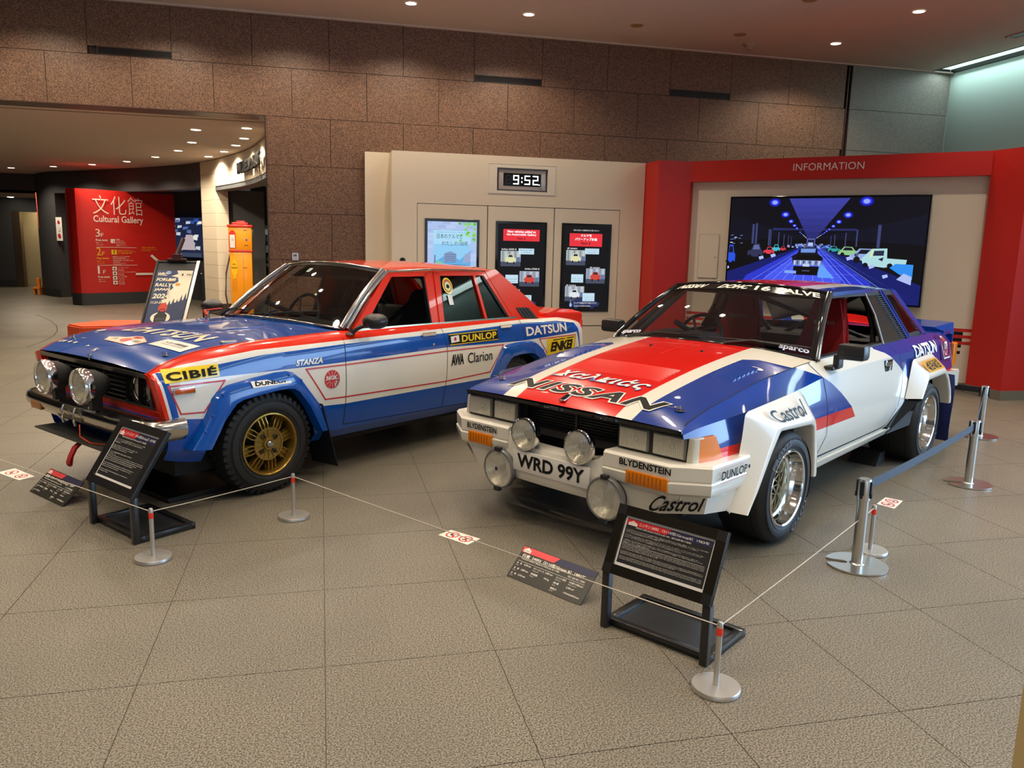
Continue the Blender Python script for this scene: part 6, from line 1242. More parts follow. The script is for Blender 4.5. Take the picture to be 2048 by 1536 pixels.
P.text('16', 0, 0, cw, quad=[(.18, .882), (.37, .882), (.37, .968), (.18, .968)], bold=.03, l=1); P.text('VALVE', 0, 0, cw, quad=[(.43, .885), (.93, .885), (.91, .965), (.41, .965)], bold=.03, l=1)
P.text('sparco', 0, 0, blue_print, quad=[(.70, .045), (.955, .045), (.95, .12), (.70, .12)], bold=.07, l=1); P.text('sparco', 0, 0, cw, quad=[(.705, .05), (.95, .05), (.945, .115), (.705, .115)], bold=.015, l=2)
P.text('sparco', 0, 0, blue_print, quad=[(-.955, .045), (-.70, .045), (-.70, .12), (-.95, .12)], bold=.07, l=1); P.text('sparco', 0, 0, cw, quad=[(-.95, .05), (-.705, .05), (-.705, .115), (-.945, .115)], bold=.015, l=2); P.done('screen_lettering', W)
# roof
def roof(u, v):  # v 0 front .. 1 rear
    e_ = 1-u*u; y_ = u*(.575); x0, x1 = -1.222+.06*e_, -2.46-.03*e_; z0_ = 1.268+.036*e_; z1_ = 1.262+.030*e_
    return Vector((x0+(x1-x0)*v, y_*(1-.02*v), z0_+(z1_-z0_)*v+.022*math.sin(PI*min(v*1.0, 1))*(.4+.6*e_)))
bm = NB(); nu, nv = 24, 12; us = [-1, -.97, -.9, -.77, -.5735, -.4, -.2, 0, .2, .4, .5735, .77, .9, .97, 1]
G_ = [[bm.verts.new(roof(u, j/nv)-Vector((0, 0, .02 if abs(u) == 1 else 0))) for u in us] for j in range(nv+1)]
for j in range(nv):
    for i in range(len(us)-1):
        f = bm.faces.new((G_[j][i], G_[j][i+1], G_[j+1][i+1], G_[j+1][i])); mid = abs(us[i]+us[i+1])/2; f.material_index = 1 if mid < .573 else (0 if mid < .77 else 2)
rf = obj('roof', bm, [pw, pred, pblue], W, 40)
bm = NB(); G_ = [[bm.verts.new(roof(u, j/nv)-Vector((0, 0, .03))) for u in us] for j in range(nv+1)]
for j in range(nv):
    for i in range(len(us)-1): bm.faces.new((G_[j][i], G_[j][i+1], G_[j+1][i+1], G_[j+1][i]))
obj('headlining', bm, interior, W)
# side: tilted frame, y from z
ty = lambda x, z: .728-.45*(z-.894)+(.0 if x > -2.5 else -(abs(x)-2.5)*.03)
plates([[(-.69, .895), (-.655, .885), (-.80, .885)]], ty, .03, black_m, 'mirror_patch', W)
plates([[(-1.215, 1.268), (-1.25, 1.238), (-2.36, 1.232), (-2.46, 1.262)]], ty, .03, black_m, 'roof_rail', W)
plates([[(-.672, .905), (-.672, .885), (-2.84, .905), (-2.80, .925)]], ty, .05, black_m, 'waist_rail', W)
plates([[(-1.85, 1.245), (-1.895, 1.10), (-1.862, .91), (-2.23, .915), (-2.025, 1.245)]], lambda x, z: ty(x, z)-.004, .02, mat('quarter_panel', (.020, .019, .018), .12, coat=1), 'quarter_panel', W)
plates([[(-1.842, 1.252), (-1.888, 1.10), (-1.852, .91), (-1.865, .91), (-1.902, 1.10), (-1.857, 1.252)]], lambda x, z: ty(x, z)+.004, .01, alu, 'window_channel', W)
plates([[(-2.025, 1.25), (-2.135, 1.25), (-2.385, .905), (-2.235, .905)]], lambda x, z: ty(x, z)-.010, .02, black_matte, 'louvre_panel', W)
lv = None
for sg in (1, -1):
    for k in range(22):
        z = .925+k*.0148; xa, xb = -2.025-(1.25-z)*.62-.01, -2.135-(1.25-z)*.725; y_ = ty(xa, z)
        if lv is None: bm = NB(); box(bm, -.050, .050, 0, .006, 0, .005); o = lv = obj('louvre_slat', bm, black_m, W)
        else: o = lv.copy(); C.objects.link(o)
        o.location = ((xa+xb)/2, y_-.002 if sg > 0 else -y_+.002-.012, z); o.rotation_euler = (-.5*sg, 0, 0)
plates([[(-2.128, 1.262), (-2.165, 1.262), (-2.42, .905), (-2.375, .905)], [(-2.19, 1.262), (-2.215, 1.262), (-2.445, .925), (-2.45, .905), (-2.432, .905)]], lambda x, z: ty(x, z)+.006, .02, pblue, 'pillar_strip', W)
plates([[(-2.165, 1.26), (-2.19, 1.26), (-2.435, .91), (-2.42, .91)]], lambda x, z: ty(x, z)-.0, .02, black_m, 'pillar_gap', W)
plates([[(-2.237, 1.233), (-2.372, 1.229), (-2.708, .947), (-2.458, .943)]], lambda x, z: ty(x, z)-.002, .004, sideglass, 'quarter_glass', W)
plates([[(-2.20, 1.245), (-2.40, 1.242), (-2.39, 1.228), (-2.23, 1.230)], [(-2.44, .925), (-2.46, .945), (-2.70, .95), (-2.75, .928)]], lambda x, z: ty(x, z)+.003, .02, black_m, 'glass_seal', W)
plates([[(-2.385, 1.245), (-2.368, 1.229), (-2.705, .948), (-2.735, .950)]], lambda x, z: ty(x, z)+.006, .02, chrome, 'glass_trim', W)
plates([[(-2.385, 1.246), (-2.40, 1.27), (-2.47, 1.262), (-2.87, .915), (-2.74, .925), (-2.73, .95)]], lambda x, z: ty(x, z)+.008, .06, pblue, 'rear_pillar', W)
# rear window
def rw(u, v): e_ = 1-u*u; return Vector((-2.47-.03*e_+(-2.92+2.47-.05*e_)*v, u*(.53+.06*v), 1.255+.03*e_+(.92-1.255)*v)), Vector((-.6, 0, .8))
ws_grid('rear_window', sideglass, W, -1, 1, 0, 1, 12, 6, 0, rw)
bm = NB(); prism(bm, [(-2.42, y, 1.262+.03*(1-(y/.56)**2)) for y in (-.56, -.3, 0, .3, .56)], [(-2.50, y, 1.245+.03*(1-(y/.56)**2)) for y in (-.56, -.3, 0, .3, .56)], cap=False); obj('roof_edge', bm, pblue, W)
# spoiler
bm = NB(); prism(bm, [(-3.40, y, z) for y, z in ((-.70, .90), (-.62, .93), (0, .945), (.62, .93), (.70, .90))], [(-3.66, y, z) for y, z in ((-.715, .865), (-.70, .965), (0, .975), (.70, .965), (.715, .865))]); box(bm, -3.66, -3.4, -.70, .70, .87, .905); obj('spoiler', bm, pblue, W, 20)
# mirrors
for sg, x0, z0 in ((1, -.80, .955), (-1, -.90, .955)):
    bm = NB(); box(bm, x0-.05, x0+.05, sg*.90-.082, sg*.90+.082, z0-.047, z0+.047, bev=.022); o = obj('door_mirror', bm, plastic, W, 40); bm = NB(); box(bm, x0-.03, x0+.045, sg*.82-.02, sg*.82+.02, z0-.105, z0-.02, bev=.01); box(bm, x0-.045, x0+.075, sg*.79-.03, sg*.79+.03, z0-.115, z0-.09, bev=.008); obj('mirror_stalk', bm, plastic, o, 40)
    bm = NB(); box(bm, x0+.049, x0+.0515, sg*.90-.075, sg*.90+.075, z0-.020, z0-.017); obj('mirror_seam', bm, black_matte, o)
# door handle
for sg in (1, -1):
    y_ = sg*(BW.side(-1.72, .78)); bm = NB(); box(bm, -1.80, -1.655, y_-.006, y_+.006, .738, .818, bev=.004); o = obj('door_handle', bm, black_gloss, W, 30); bm = NB(); box(bm, -1.782, -1.672, y_+sg*.006-.003, y_+sg*.006+.003, .778, .806, bev=.002); obj('handle_lever', bm, chrome, o)
# interior
red_fab = noise_mat('red_velour', h('#8e1418'), h('#b02024'), 200, .9)
for y_ in (-.33, .34): bucket_seat(W, -1.52, y_, .32, red_fab, True, 'bucket_seat', 'sparco', .74)
bm = NB(); prism(bm, [(-.70, y, z) for y, z in ((-.66, .80), (-.66, .885), (-.4, .93), (0, .93), (.4, .93), (.66, .885), (.66, .80))], [(-1.06, y, z) for y, z in ((-.66, .72), (-.66, .86), (-.45, .93), (-.1, .90), (.3, .87), (.66, .86), (.66, .72))]); prism(bm, [(-.78, y, z) for y, z in ((-.55, .9), (-.50, .955), (-.12, .955), (-.02, .9))], [(-1.04, y, z) for y, z in ((-.55, .9), (-.50, .965), (-.12, .965), (-.02, .9))]); obj('dashboard', bm, interior_grey, W, 30)
bm = NB(); box(bm, -3.0, -.6, -.70, .70, .28, .34); box(bm, -3.0, -2.35, -.62, .62, .34, .86); box(bm, -2.2, -.7, .70, .74, .3, .88); box(bm, -2.2, -.7, -.74, -.70, .3, .88); obj('cabin_floor', bm, interior, W)
steering(W, -1.17, -.33, .90)
bm = NB(); cage = mat('cage_black', (.045, .045, .045), .5)
for sg in (1, -1):
    tube(bm, [(-.80, sg*.665, .4), (-.80, sg*.66, .90), (-1.26, sg*.52, 1.24), (-1.95, sg*.52, 1.25), (-1.98, sg*.60, 1.0), (-1.98, sg*.66, .35)], .02, 8); tube(bm, [(-1.95, sg*.50, 1.25), (-2.75, sg*.48, .80)], .018, 8); tube(bm, [(-1.96, sg*.52, 1.25), (-2.74, -sg*.46, .80)], .018, 8)
tube(bm, [(-1.26, -.52, 1.24), (-1.26, .52, 1.24)], .018, 8); tube(bm, [(-1.96, -.52, 1.25), (-1.96, .52, 1.25)], .02, 8); obj('roll_cage', bm, cage, W, 60)
for sg in (1, -1):
    bm = NB(); A_ = [(-.86, sg*.655, .90), (-1.27, sg*.515, 1.225), (-1.21, sg*.56, 1.245), (-.72, sg*.70, .90)]; prism(bm, [Vector(p) for p in A_], [Vector(p)+Vector((-.004, -sg*.003, -.004)) for p in A_]); g_ = obj('pillar_gusset', bm, cage, W)
    fn_ = bilerp_fn(A_[0], A_[3], A_[2], A_[1], 1, 1); nn_ = fn_(0, 0)[1]; up_ = 1 if nn_.x > 0 else -1; P = Pan(lambda u, v, f=fn_, s_=up_: (f(u, v)[0], f(u, v)[1]*s_), .003)
    for k in range(9): P.ell(.5, .10+k*.10, .26, .032, black_matte, n=14)
    P.done('gusset_hole', g_)
wiper(W, tf(.18, .585)[0]+Vector((0, 0, .01)), ws(.72, .10)+Vector((.02, 0, .012)), [ws(.10+.86*k/8, .05+.01*k)+Vector((.012, 0, .012)) for k in range(9)], 0); wiper(W, tf(-.55, .59)[0]+Vector((0, 0, .01)), ws(-.20, .06)+Vector((.02, 0, .012)), [ws(-.75+.75*k/8, .045+.004*k)+Vector((.012, 0, .012)) for k in range(9)], 0)
ws_grid('cowl', black_m, W, -.98, .98, -.06, .02, 16, 1, .004)
# wheels: cream lattice centre, wide polished lip
def bbs(parent, x, y, z, sg, Ri):
    M = Matrix.Translation((x, y, z)) @ (AX['y'] if sg > 0 else AX['-y']); dp = .125 if x > -1 else .15
    pol = mat('polished_lip', (.78, .77, .74), .10, 1.0)
    bm = NB(); lathe(bm, [(Ri+.004, -.012), (Ri+.008, .0), (Ri+.002, .006), (Ri-.006, .002), (Ri-.010, -.02), (Ri-.016, -.035), (Ri-.022, -dp*.55), (Ri-.034, -dp*.6), (Ri-.038, -dp), (Ri-.048, -dp-.004)], M, 56); r_ = obj('rim', bm, pol, parent, 50)
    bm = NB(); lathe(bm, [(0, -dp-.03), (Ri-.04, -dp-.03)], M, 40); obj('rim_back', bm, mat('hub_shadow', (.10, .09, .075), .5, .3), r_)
    cm = mat('lattice_cream', h('#d8cfae'), .3, .35, coat=.5); bm = NB(); Rc = Ri-.046; n = 16
    for k in range(n):
        for dv in (1, -1):
            a0, a1 = 2*PI*k/n, 2*PI*k/n+dv*.55; p0 = M @ Vector((.055*math.cos(a0), .055*math.sin(a0), -dp+.012)); p1 = M @ Vector((Rc*math.cos(a1), Rc*math.sin(a1), -dp+.004)); tube(bm, [p0, p1], .0042, 4)
    obj('lattice', bm, cm, r_)
    bm = NB(); lathe(bm, [(0, -dp+.022), (.03, -dp+.022), (.06, -dp+.014), (.068, -dp), (.068, -dp-.02)], M, 24); lathe(bm, [(Rc-.004, -dp+.008), (Rc+.004, -dp+.010), (Rc+.012, -dp-.002)], M, 48); obj('centre_plate', bm, cm, r_, 40)
    bm = NB()
    for k in range(4):
        a = PI/4+k*PI/2; lathe(bm, [(0, .024), (.010, .022), (.011, 0)], M @ Matrix.Translation((.043*math.cos(a), .043*math.sin(a), -dp+.01)), 8)
    obj('lug_nut', bm, mat('nut_dark', (.12, .12, .13), .3, .8), r_)
for x, w_ in ((0, .27), (-2.4, .34)):
    for sg in (1, -1):
        t_ = tyre(W, x, sg*.912, .300, .300, .205, w_, sg, letters=[(2.75, 'TOYO'), (5.7, 'PROXES')]); bbs(t_, x, sg*.914, .300, sg, .2)
bm = NB(); box(bm, -2.55, -.1, -.05, .05, .22, .30); tube(bm, [(0, -.7, .3), (0, .7, .3)], .04, 8); tube(bm, [(-2.4, -.7, .3), (-2.4, .7, .3)], .05, 8); obj('axle', bm, black_matte, W)
# rear bumper
bm = NB()
for sg in (1, -1): prism(bm, [(-3.25, sg*.80, z) for z in (.45, .585)]+[(-3.25, sg*.70, .585), (-3.25, sg*.70, .45)], [(-3.62, sg*.80, z) for z in (.43, .56)]+[(-3.62, sg*.60, .56), (-3.62, sg*.60, .43)])
box(bm, -3.70, -3.58, -.78, .78, .42, .565, bev=.01); obj('rear_bumper', bm, pw, W, 30)
for x_, y_ in ((-2.07, .62),):
    t = thing('wheel_chock', 'black wheel chock under the white car ahead of its rear wheel', 'wheel chock', W.matrix_basis @ Vector((x_, y_, 0)), W.rotation_euler.z); bm = NB(); prism(bm, [(-.08, -.10, 0), (-.08, -.10, .09), (.02, -.10, .09), (.10, -.10, 0)], [(-.08, .10, 0), (-.08, .10, .09), (.02, .10, .09), (.10, .10, 0)]); obj('wedge', bm, black_matte, t)
# ================================================================== blue / orange-red / white saloon
S = thing('rally_saloon', 'blue, white and orange-red four-door rally saloon with gold wheels', 'car', (-.82179, 5.48222, 0), math.radians(218.7253))
#        x :   yb    zs   ye    ze    zc    z0
ks = [(.665, (.752, .745, .675, .796, .812, .33)), (.62, (.760, .765, .672, .823, .843, .31)), (.52, (.770, .790, .672, .858, .878, .28)), (.40, (.778, .812, .674, .887, .907, .26)), (.20, (.786, .835, .677, .912, .934, .25)), (0, (.790, .846, .679, .923, .946, .245)),
      (-.30, (.794, .852, .681, .930, .952, .24)), (-.66, (.796, .855, .690, .938, .962, .24)), (-1.2, (.797, .856, .700, .936, .96, .235)), (-1.8, (.797, .858, .702, .933, .95, .23)), (-2.5, (.792, .858, .700, .925, .945, .235)),
      (-2.9, (.785, .852, .685, .908, .925, .27)), (-3.3, (.77, .835, .665, .880, .895, .32)), (-3.52, (.745, .81, .645, .855, .865, .36)), (-3.56, (.735, .80, .64, .845, .855, .38))]
def secs(v):
    yb, zs, ye, ze, zc, z0 = v
    return [(yb-.075, z0), (yb-.028, z0+.06), (yb-.008, .44), (yb, .60), (yb-.006, .73), (yb-.028, zs), (ye+.030, ze-.012), (ye, ze), (ye*.5, ze+(zc-ze)*.8), (0, zc)]
BS = Body(ks, secs, 7, [2, 2, 3, 3, 3, 4, 1, 4, 4]); BS.creases = (1, 7)
bm = BS.mesh(-3.56, .665, 64); lay = BS.lay
side = lambda f: f[lay] <= 6; top = lambda f: f[lay] >= 7
BS.kill([(-.62, -.62), (-.62, .62), (-2.98, .60), (-2.98, -.60)], XY, top)
for sg in (1, -1): BS.kill([(-.64, sg*.60), (-.64, sg*.72), (-2.60, sg*.72), (-2.95, sg*.60)], XY, top)
BS.kill([(.405, .15), (.392, .352), (.30, .53), (.19, .612), (-.14, .633), (-.215, .60), (-.31, .45), (-.36, .31), (-.36, .15)], XZ, side)
BS.kill([(-2.12, .15), (-2.14, .33), (-2.25, .525), (-2.375, .622), (-2.613, .625), (-2.72, .58), (-2.80, .47), (-2.90, .30), (-2.92, .15)], XZ, side)
BS.kill([(.9, .80), (.672, .80), (.622, .545), (.61, .40), (.61, .2), (.9, .2)], XZ, side)
# livery: 0 white 1 red 2 blue
lo = [(-3.7, .80), (-3.45, .862), (-3.2, .888), (-2.6, .906), (-1.57, .897), (-.6, .884), (.045, .876), (.35, .850), (.52, .828), (.638, .800)]
BS.paint([(-3.7, 1.1)]+lo+[(.70, .775), (.70, 1.1)], XZ, lambda f: f[lay] <= 6, 1)
for sg in (1, -1): BS.paint([(.9, sg*.655), (.4, sg*.655), (-.66, sg*.665), (-.66, sg*.9), (.9, sg*.9)], XY, top, 1)
BS.paint([(.9, -.655), (.4, -.655), (-.66, -.665), (-.66, .665), (.4, .655), (.9, .655)], XY, top, 2)
BS.paint([(-2.9, -.9), (-2.9, .9), (-3.7, .9), (-3.7, -.9)], XY, top, 1)
BS.paint([(.614, .79), (.30, .818), (0, .846), (-.6, .860), (-1.57, .864), (-2.54, .880), (-3.1, .866), (-3.40, .832), (-3.47, .77), (-3.50, .60), (-3.48, .60), (-3.43, .745), (-2.54, .732), (-1.57, .757), (-.6, .745), (-.1, .745), (.287, .748), (.612, .744)], XZ, side, 2)
BS.paint([(.640, .80), (.604, .797), (.551, .55), (.588, .545)], XZ, side, 2)
BS.paint([(.9, .81), (.658, .81), (.654, .79), (.603, .545), (.9, .545)], XZ, side, 1)
BS.paint([(.9, .555), (.595, .545), (.393, .520), (0, .50), (-.592, .468), (-1.57, .467), (-3.7, .46), (-3.7, .1), (.9, .1)], XZ, side, 2)
BS.part([(.9, .672), (.2, .676), (-.60, .678), (-.60, -.678), (.2, -.676), (.9, -.672)], XY, top, 1)
d1 = [(-.625, .95), (-.606, .72), (-.601, .475), (-.592, .325), (-1.556, .300), (-1.582, .53), (-1.594, .76), (-1.56, .95)]; d2 = [(-1.56, .95), (-1.594, .76), (-1.582, .53), (-1.556, .300), (-2.06, .29), (-2.12, .46), (-2.26, .70), (-2.33, .73), (-2.584, .735), (-2.54, .95)]
for k, sg, dd in ((2, 1, d1), (3, -1, d1), (4, 1, d2), (5, -1, d2)): BS.part(dd, XZ, lambda f, sg=sg: f[lay] in (1, 2, 3, 4, 5, 6) and f.calc_center_median().y*sg > 0, k)
BS.part([(-3.02, .60), (-3.02, -.60), (-3.5, -.60), (-3.5, .60)], XY, top, 6)
P_ = BS.emit({0: 'body', 1: 'bonnet', 2: 'front_door', 3: 'front_door', 4: 'rear_door', 5: 'rear_door', 6: 'boot_lid'}, [swhite, sred, sblue], S); P_[0]['label'] = 'painted body shell'; bonnet = P_[1]
tf, sf = BS.tfn(), BS.sfn()
for sg in (1, -1): ribbon(tf, [(sg*.672, -.66), (sg*.676, -.2), (sg*.678, .60)], .005, seam_m, S, sub=14)
ribbon(sf, [(.625, .925), (.606, .72), (.601, .475), (.592, .325), (1.556, .30), (1.582, .53), (1.594, .76), (1.56, .925)], .005, seam_m, S, sub=6); ribbon(sf, [(1.556, .30), (2.06, .29), (2.12, .46)], .0045, seam_m, S, sub=4); ribbon(sf, [(2.54, .925), (2.584, .735)], .0045, seam_m, S, sub=4)
P = Pan(sf, .0018); rl = mat('pin_stripe', h('#c8242a'), .35, coat=.6)
P.line([(-.600, .726), (-.272, .725), (-.407, .560), (-.540, .568)], .009, rl, True, sub=5); P.line([(.289, .730), (.60, .727), (1.57, .729), (2.275, .722), (2.10, .515), (1.571, .501), (.60, .514), (.432, .519)], .009, rl, True, sub=10); P.line([(2.79, .727), (3.40, .722), (3.36, .56), (2.935, .560)], .008, rl, True, sub=6); P.done('pinstripe', S)
bm = NB(); box(bm, -3.45, .50, -.60, .60, .17, .34); box(bm, -3.5, -2.95, -.60, .60, .34, .80); box(bm, -.60, .5, -.58, .58, .33, .70); obj('underbody', bm, black_matte, S)
bm = NB(); box(bm, -3.57, -3.545, -.72, .72, .40, .84); obj('tail_panel', bm, sred, S)
bm = NB(); [box(bm, -3.58, -3.56, a, b, .62, .76) for a, b in ((.40, .70), (-.70, -.40))]; obj('tail_lamp', bm, mat('tail_red', h('#7a0f10'), .2, coat=1), S)
# front
bm = NB(); box(bm, .52, .56, -.67, .67, .38, .78); obj('grille_back', bm, black_matte, S)
bm = NB(); prism(bm, [(.668, y, .765) for y in (-.655, 0, .655)]+[(.58, .655, .76), (.58, -.655, .76)], [(.676, y, .790) for y in (-.66, 0, .66)]+[(.60, .66, .785), (.60, -.66, .785)]); obj('grille_top_bar', bm, mat('old_chrome', (.20, .19, .17), .3, .9), S)
g0_ = None
for k in range(5):
    z = .625+k*.027
    if g0_ is None: bm = NB(); box(bm, .62, .645, -.40, .40, -.003, .003); o = g0_ = obj('grille_bar', bm, mat('grille_black', (.03, .03, .03), .35), S)
    else: o = g0_.copy(); C.objects.link(o)
    o.location.z = z
for y in (-.40, -.14, .14, .40):
    bm = NB(); box(bm, .63, .65, y-.005, y+.005, .60, .765); obj('grille_post', bm, black_m, S)
bm = NB(); prism(bm, [(.640, y, .590) for y in (-.68, 0, .68)]+[(.58, .68, .590), (.58, -.68, .590)], [(.642, y, .602) for y in (-.68, 0, .68)]+[(.58, .68, .602), (.58, -.68, .602)]); obj('grille_lower_trim', bm, mat('old_chrome', (.20, .19, .17), .3, .9), S)
bm = NB(); prism(bm, [(.632, y, .545) for y in (-.72, -.4, 0, .4, .72)]+[(.55, .72, .545), (.55, -.72, .545)], [(.640, y, .588) for y in (-.72, -.4, 0, .4, .72)]+[(.55, .72, .588), (.55, -.72, .588)]); obj('front_apron', bm, sred, S, label='orange-red panel under the grille')
bm = NB()
for sg in (1, -1): prism(bm, [(.676, sg*.655, .795), (.680, sg*.70, .785), (.672, sg*.745, .770), (.655, sg*.745, .765), (.62, sg*.66, .79)], [(.630, sg*.695, .548), (.632, sg*.725, .548), (.624, sg*.760, .548), (.605, sg*.760, .548), (.58, sg*.69, .548)])
obj('front_corner', bm, sred, S)
for sg in (1, -1):
    for y in (.50, .62):
        M = at(.645, sg*y, .688, 'x'); bm = NB(); lathe(bm, [(.078, .0), (.075, -.01), (.072, -.05)], M, 28); hl = obj('headlamp', bm, black_gloss, S, 50)
        bm = NB(); lathe(bm, [(.070, -.030), (.04, -.05), (0, -.06)], M, 24); obj('reflector', bm, reflector, hl, 60); bm = NB(); lathe(bm, [(0, -.010), (.04, -.014), (.070, -.026)], M, 24); obj('lens', bm, fluted, hl, 60); bm = NB(); lathe(bm, [(.070, -.022), (.074, -.018), (.076, -.026)], M, 28); obj('bezel', bm, chrome, hl, 60)
    bm = NB(); prism(bm, [(.60, sg*y, .605) for y in (.41, .70)]+[(.585, sg*.70, .605), (.585, sg*.41, .605)], [(.60, sg*y, .765) for y in (.41, .69)]+[(.585, sg*.69, .765), (.585, sg*.41, .765)]); obj('lamp_panel', bm, black_m, S)
    for y0, y1 in ((.555, .575), (.682, .695), (.415, .435)):
        bm = NB(); prism(bm, [(.60, sg*y0, .605), (.672, sg*(y0+y1)/2, .605), (.60, sg*y1, .605)], [(.60, sg*y0, .765), (.664, sg*(y0+y1)/2, .765), (.60, sg*y1, .765)]); obj('lamp_divider', bm, black_gloss, S)
    l_ = lamp_round(S, .835, sg*.235, .690, .100, .165, black_matte, chrome)
    bm = NB(); M = at(.835, sg*.235, .690, 'x'); lathe(bm, [(.098, -.045), (.104, -.02), (.104, .004), (.096, .012), (.090, .006), (.088, 0)], M, 40); obj('lamp_rim', bm, chrome, l_, 60)
    bm = NB(); box(bm, .72, .78, sg*.235-.02, sg*.235+.02, .545, .62); obj('bracket', bm, black_m, l_)
# bumper
bm = NB(); rows_ = [(-.02, .425), (.0, .440), (.022, .47), (.026, .50), (.016, .525), (-.012, .545), (-.07, .548)]
plan = []
for k in range(33):
    y = -1+2*k/32; a = abs(y)
    if a < .86: plan.append((.735+.02*(1-(a/.86)**2), y/.86*.715, 0))
    else: t_ = (a-.86)/.14; plan.append((.735-.02*t_-.19*t_**1.6, math.copysign(.715+.075*math.sin(min(t_*1.6, PI/2)), y), t_))
prev = None
for k, (x, y, t_) in enumerate(plan):
    a, b = plan[max(k-1, 0)], plan[min(k+1, len(plan)-1)]; tx, ty2 = b[0]-a[0], b[1]-a[1]; ln = math.hypot(tx, ty2); nx, ny = ty2/ln, -tx/ln; r = [bm.verts.new((x+nx*d, y+ny*d, z)) for d, z in rows_]
    if prev:
        for i in range(6): bm.faces.new((prev[i], prev[i+1], r[i+1], r[i]))
    prev = r
bmesh.ops.recalc_face_normals(bm, faces=bm.faces); obj('bumper', bm, mat('worn_chrome', (.58, .56, .52), .16, 1.0), S, 60, label='worn chrome front bumper')
bm = NB(); box(bm, .62, .72, -.55, .55, .43, .54); obj('bumper_bracket', bm, black_matte, S)
bm = NB(); box(bm, .742, .775, -.60, -.46, .445, .49, bev=.006); obj('indicator', bm, mat('amber_dull', h('#9a5a1c'), .3, coat=.6), S)
bm = NB(); box(bm, .768, .778, -.13, .10, .452, .535, bev=.003); obj('bumper_plate', bm, mat('plate_dull', h('#6b655a'), .4, .6), S)
for y in (-.10, .05):
    bm = NB(); tube(bm, [(.785, y, .535), (.80, y, .50), (.80, y+.005, .46), (.79, y, .43)], .008, 6); obj('tow_hook', bm, mat('hook_steel', (.6, .58, .52), .3, .9), S)
bm = NB(); prism(bm, [(.64, y, .435) for y in (-.68, .70)]+[(.50, .70, .43), (.50, -.68, .43)], [(.645, y, .545) for y in (-.72, .72)]+[(.5, .72, .545), (.5, -.72, .545)]); prism(bm, [(.60, -.62, .34), (.60, .62, .34), (.5, .62, .34), (.5, -.62, .34)], [(.645, -.68, .435), (.645, .70, .435), (.5, .70, .435), (.5, -.68, .435)]); obj('front_valance', bm, sblue, S)
bm = NB(); box(bm, .60, .80, -.50, .50, .335, .345); box(bm, .62, .70, -.3, .3, .30, .335); obj('sump_guard', bm, mat('guard_grey', (.07, .07, .065), .45, .5), S)
bm = NB(); pts = [(.74, .02, .335), (.80, .03, .30), (.83, .035, .25), (.845, .04, .215), (.84, .04, .195), (.825, .035, .20), (.815, .035, .25), (.79, .03, .29), (.74, .025, .33)]
prv = None
for p in pts:
    a, b = bm.verts.new((p[0], p[1]-.022, p[2])), bm.verts.new((p[0], p[1]+.022, p[2]))
    if prv: bm.faces.new((prv[0], prv[1], b, a))
    prv = (a, b)
o = obj('tow_strap', bm, mat('strap_red', h('#a81a1c'), .75), S, 60, label='red fabric tow strap'); md = o.modifiers.new('thick', 'SOLIDIFY'); md.thickness = .004
bm = NB(); tube(bm, [(.78, .08, .44), (.80, .12, .38), (.78, .2, .35), (.74, .3, .35)], .004, 6); obj('tow_cable', bm, mat('cable_red', h('#c8401c'), .5), S)
# bonnet fittings
for sg in (1, -1):
    c_ = tf(sg*.57, -.497)[0]; bm = NB(); lathe(bm, [(0, .003), (.024, .002), (.026, 0)], Matrix.Translation(c_), 16); tube(bm, [c_, c_+Vector((0, 0, .022))], .005, 6); tube(bm, [c_+Vector((.016*math.cos(a), .016*math.sin(a)-.02, .012)) for a in [k*PI/6 for k in range(12)]], .0022, 5, closed=True); obj('bonnet_pin', bm, chrome, bonnet)
c_ = tf(0, -.60)[0]; bm = NB(); box(bm, .655, .668, -.008, .008, .80, .835, bev=.003); tube(bm, [(.66, -.02, .825), (.66, .02, .825)], .007, 6); obj('bonnet_catch', bm, chrome, bonnet)
c_ = tf(.62, -.14)[0]; bm = NB(); box(bm, c_.x-.05, c_.x+.05, c_.y-.014, c_.y+.014, c_.z-.003, c_.z+.010, bev=.004); obj('fender_repeater', bm, mat('repeater', (.5, .45, .36), .25, coat=1), S)
for sg in (1, -1):
    bm = NB(); A_ = []
    n = 8
    for k in range(n+1):
        x = -.05-.5*k/n; w_ = .05+.02*math.sin(PI*k/n); hh_ = .006*math.sin(PI*min(1, k/n*1.2+.05)); A_.append([bm.verts.new(tf(sg*.22+d*w_, -x)[0]+Vector((0, 0, e_))) for d, e_ in ((-1, .0005), (-.6, hh_+.001), (.6, hh_+.001), (1, .0005))])
    for a, b in zip(A_, A_[1:]):
        for i in range(3): bm.faces.new((a[i], a[i+1], b[i+1], b[i]))
    obj('bonnet_bulge', bm, sblue, bonnet, 60)
P = Pan(tf, .003, .0010); P.grid = .06; iv = mat('decal_ivory', h('#e9e2cd'), .35, coat=.7)
P.text('DATSUN', 0, 0, iv, quad=[(-.36, -.30), (.50, -.27), (.47, -.10), (-.30, -.16)], shear=.08, bold=.032, l=1, spacing=1.12)
P.poly([(-.19, -.483), (.156, -.497), (.206, -.418), (.106, -.376), (.03, -.350), (-.026, -.361), (-.071, -.398), (-.229, -.433)], mat('decal_rose', h('#e8b49a'), .35), 0, div=3)
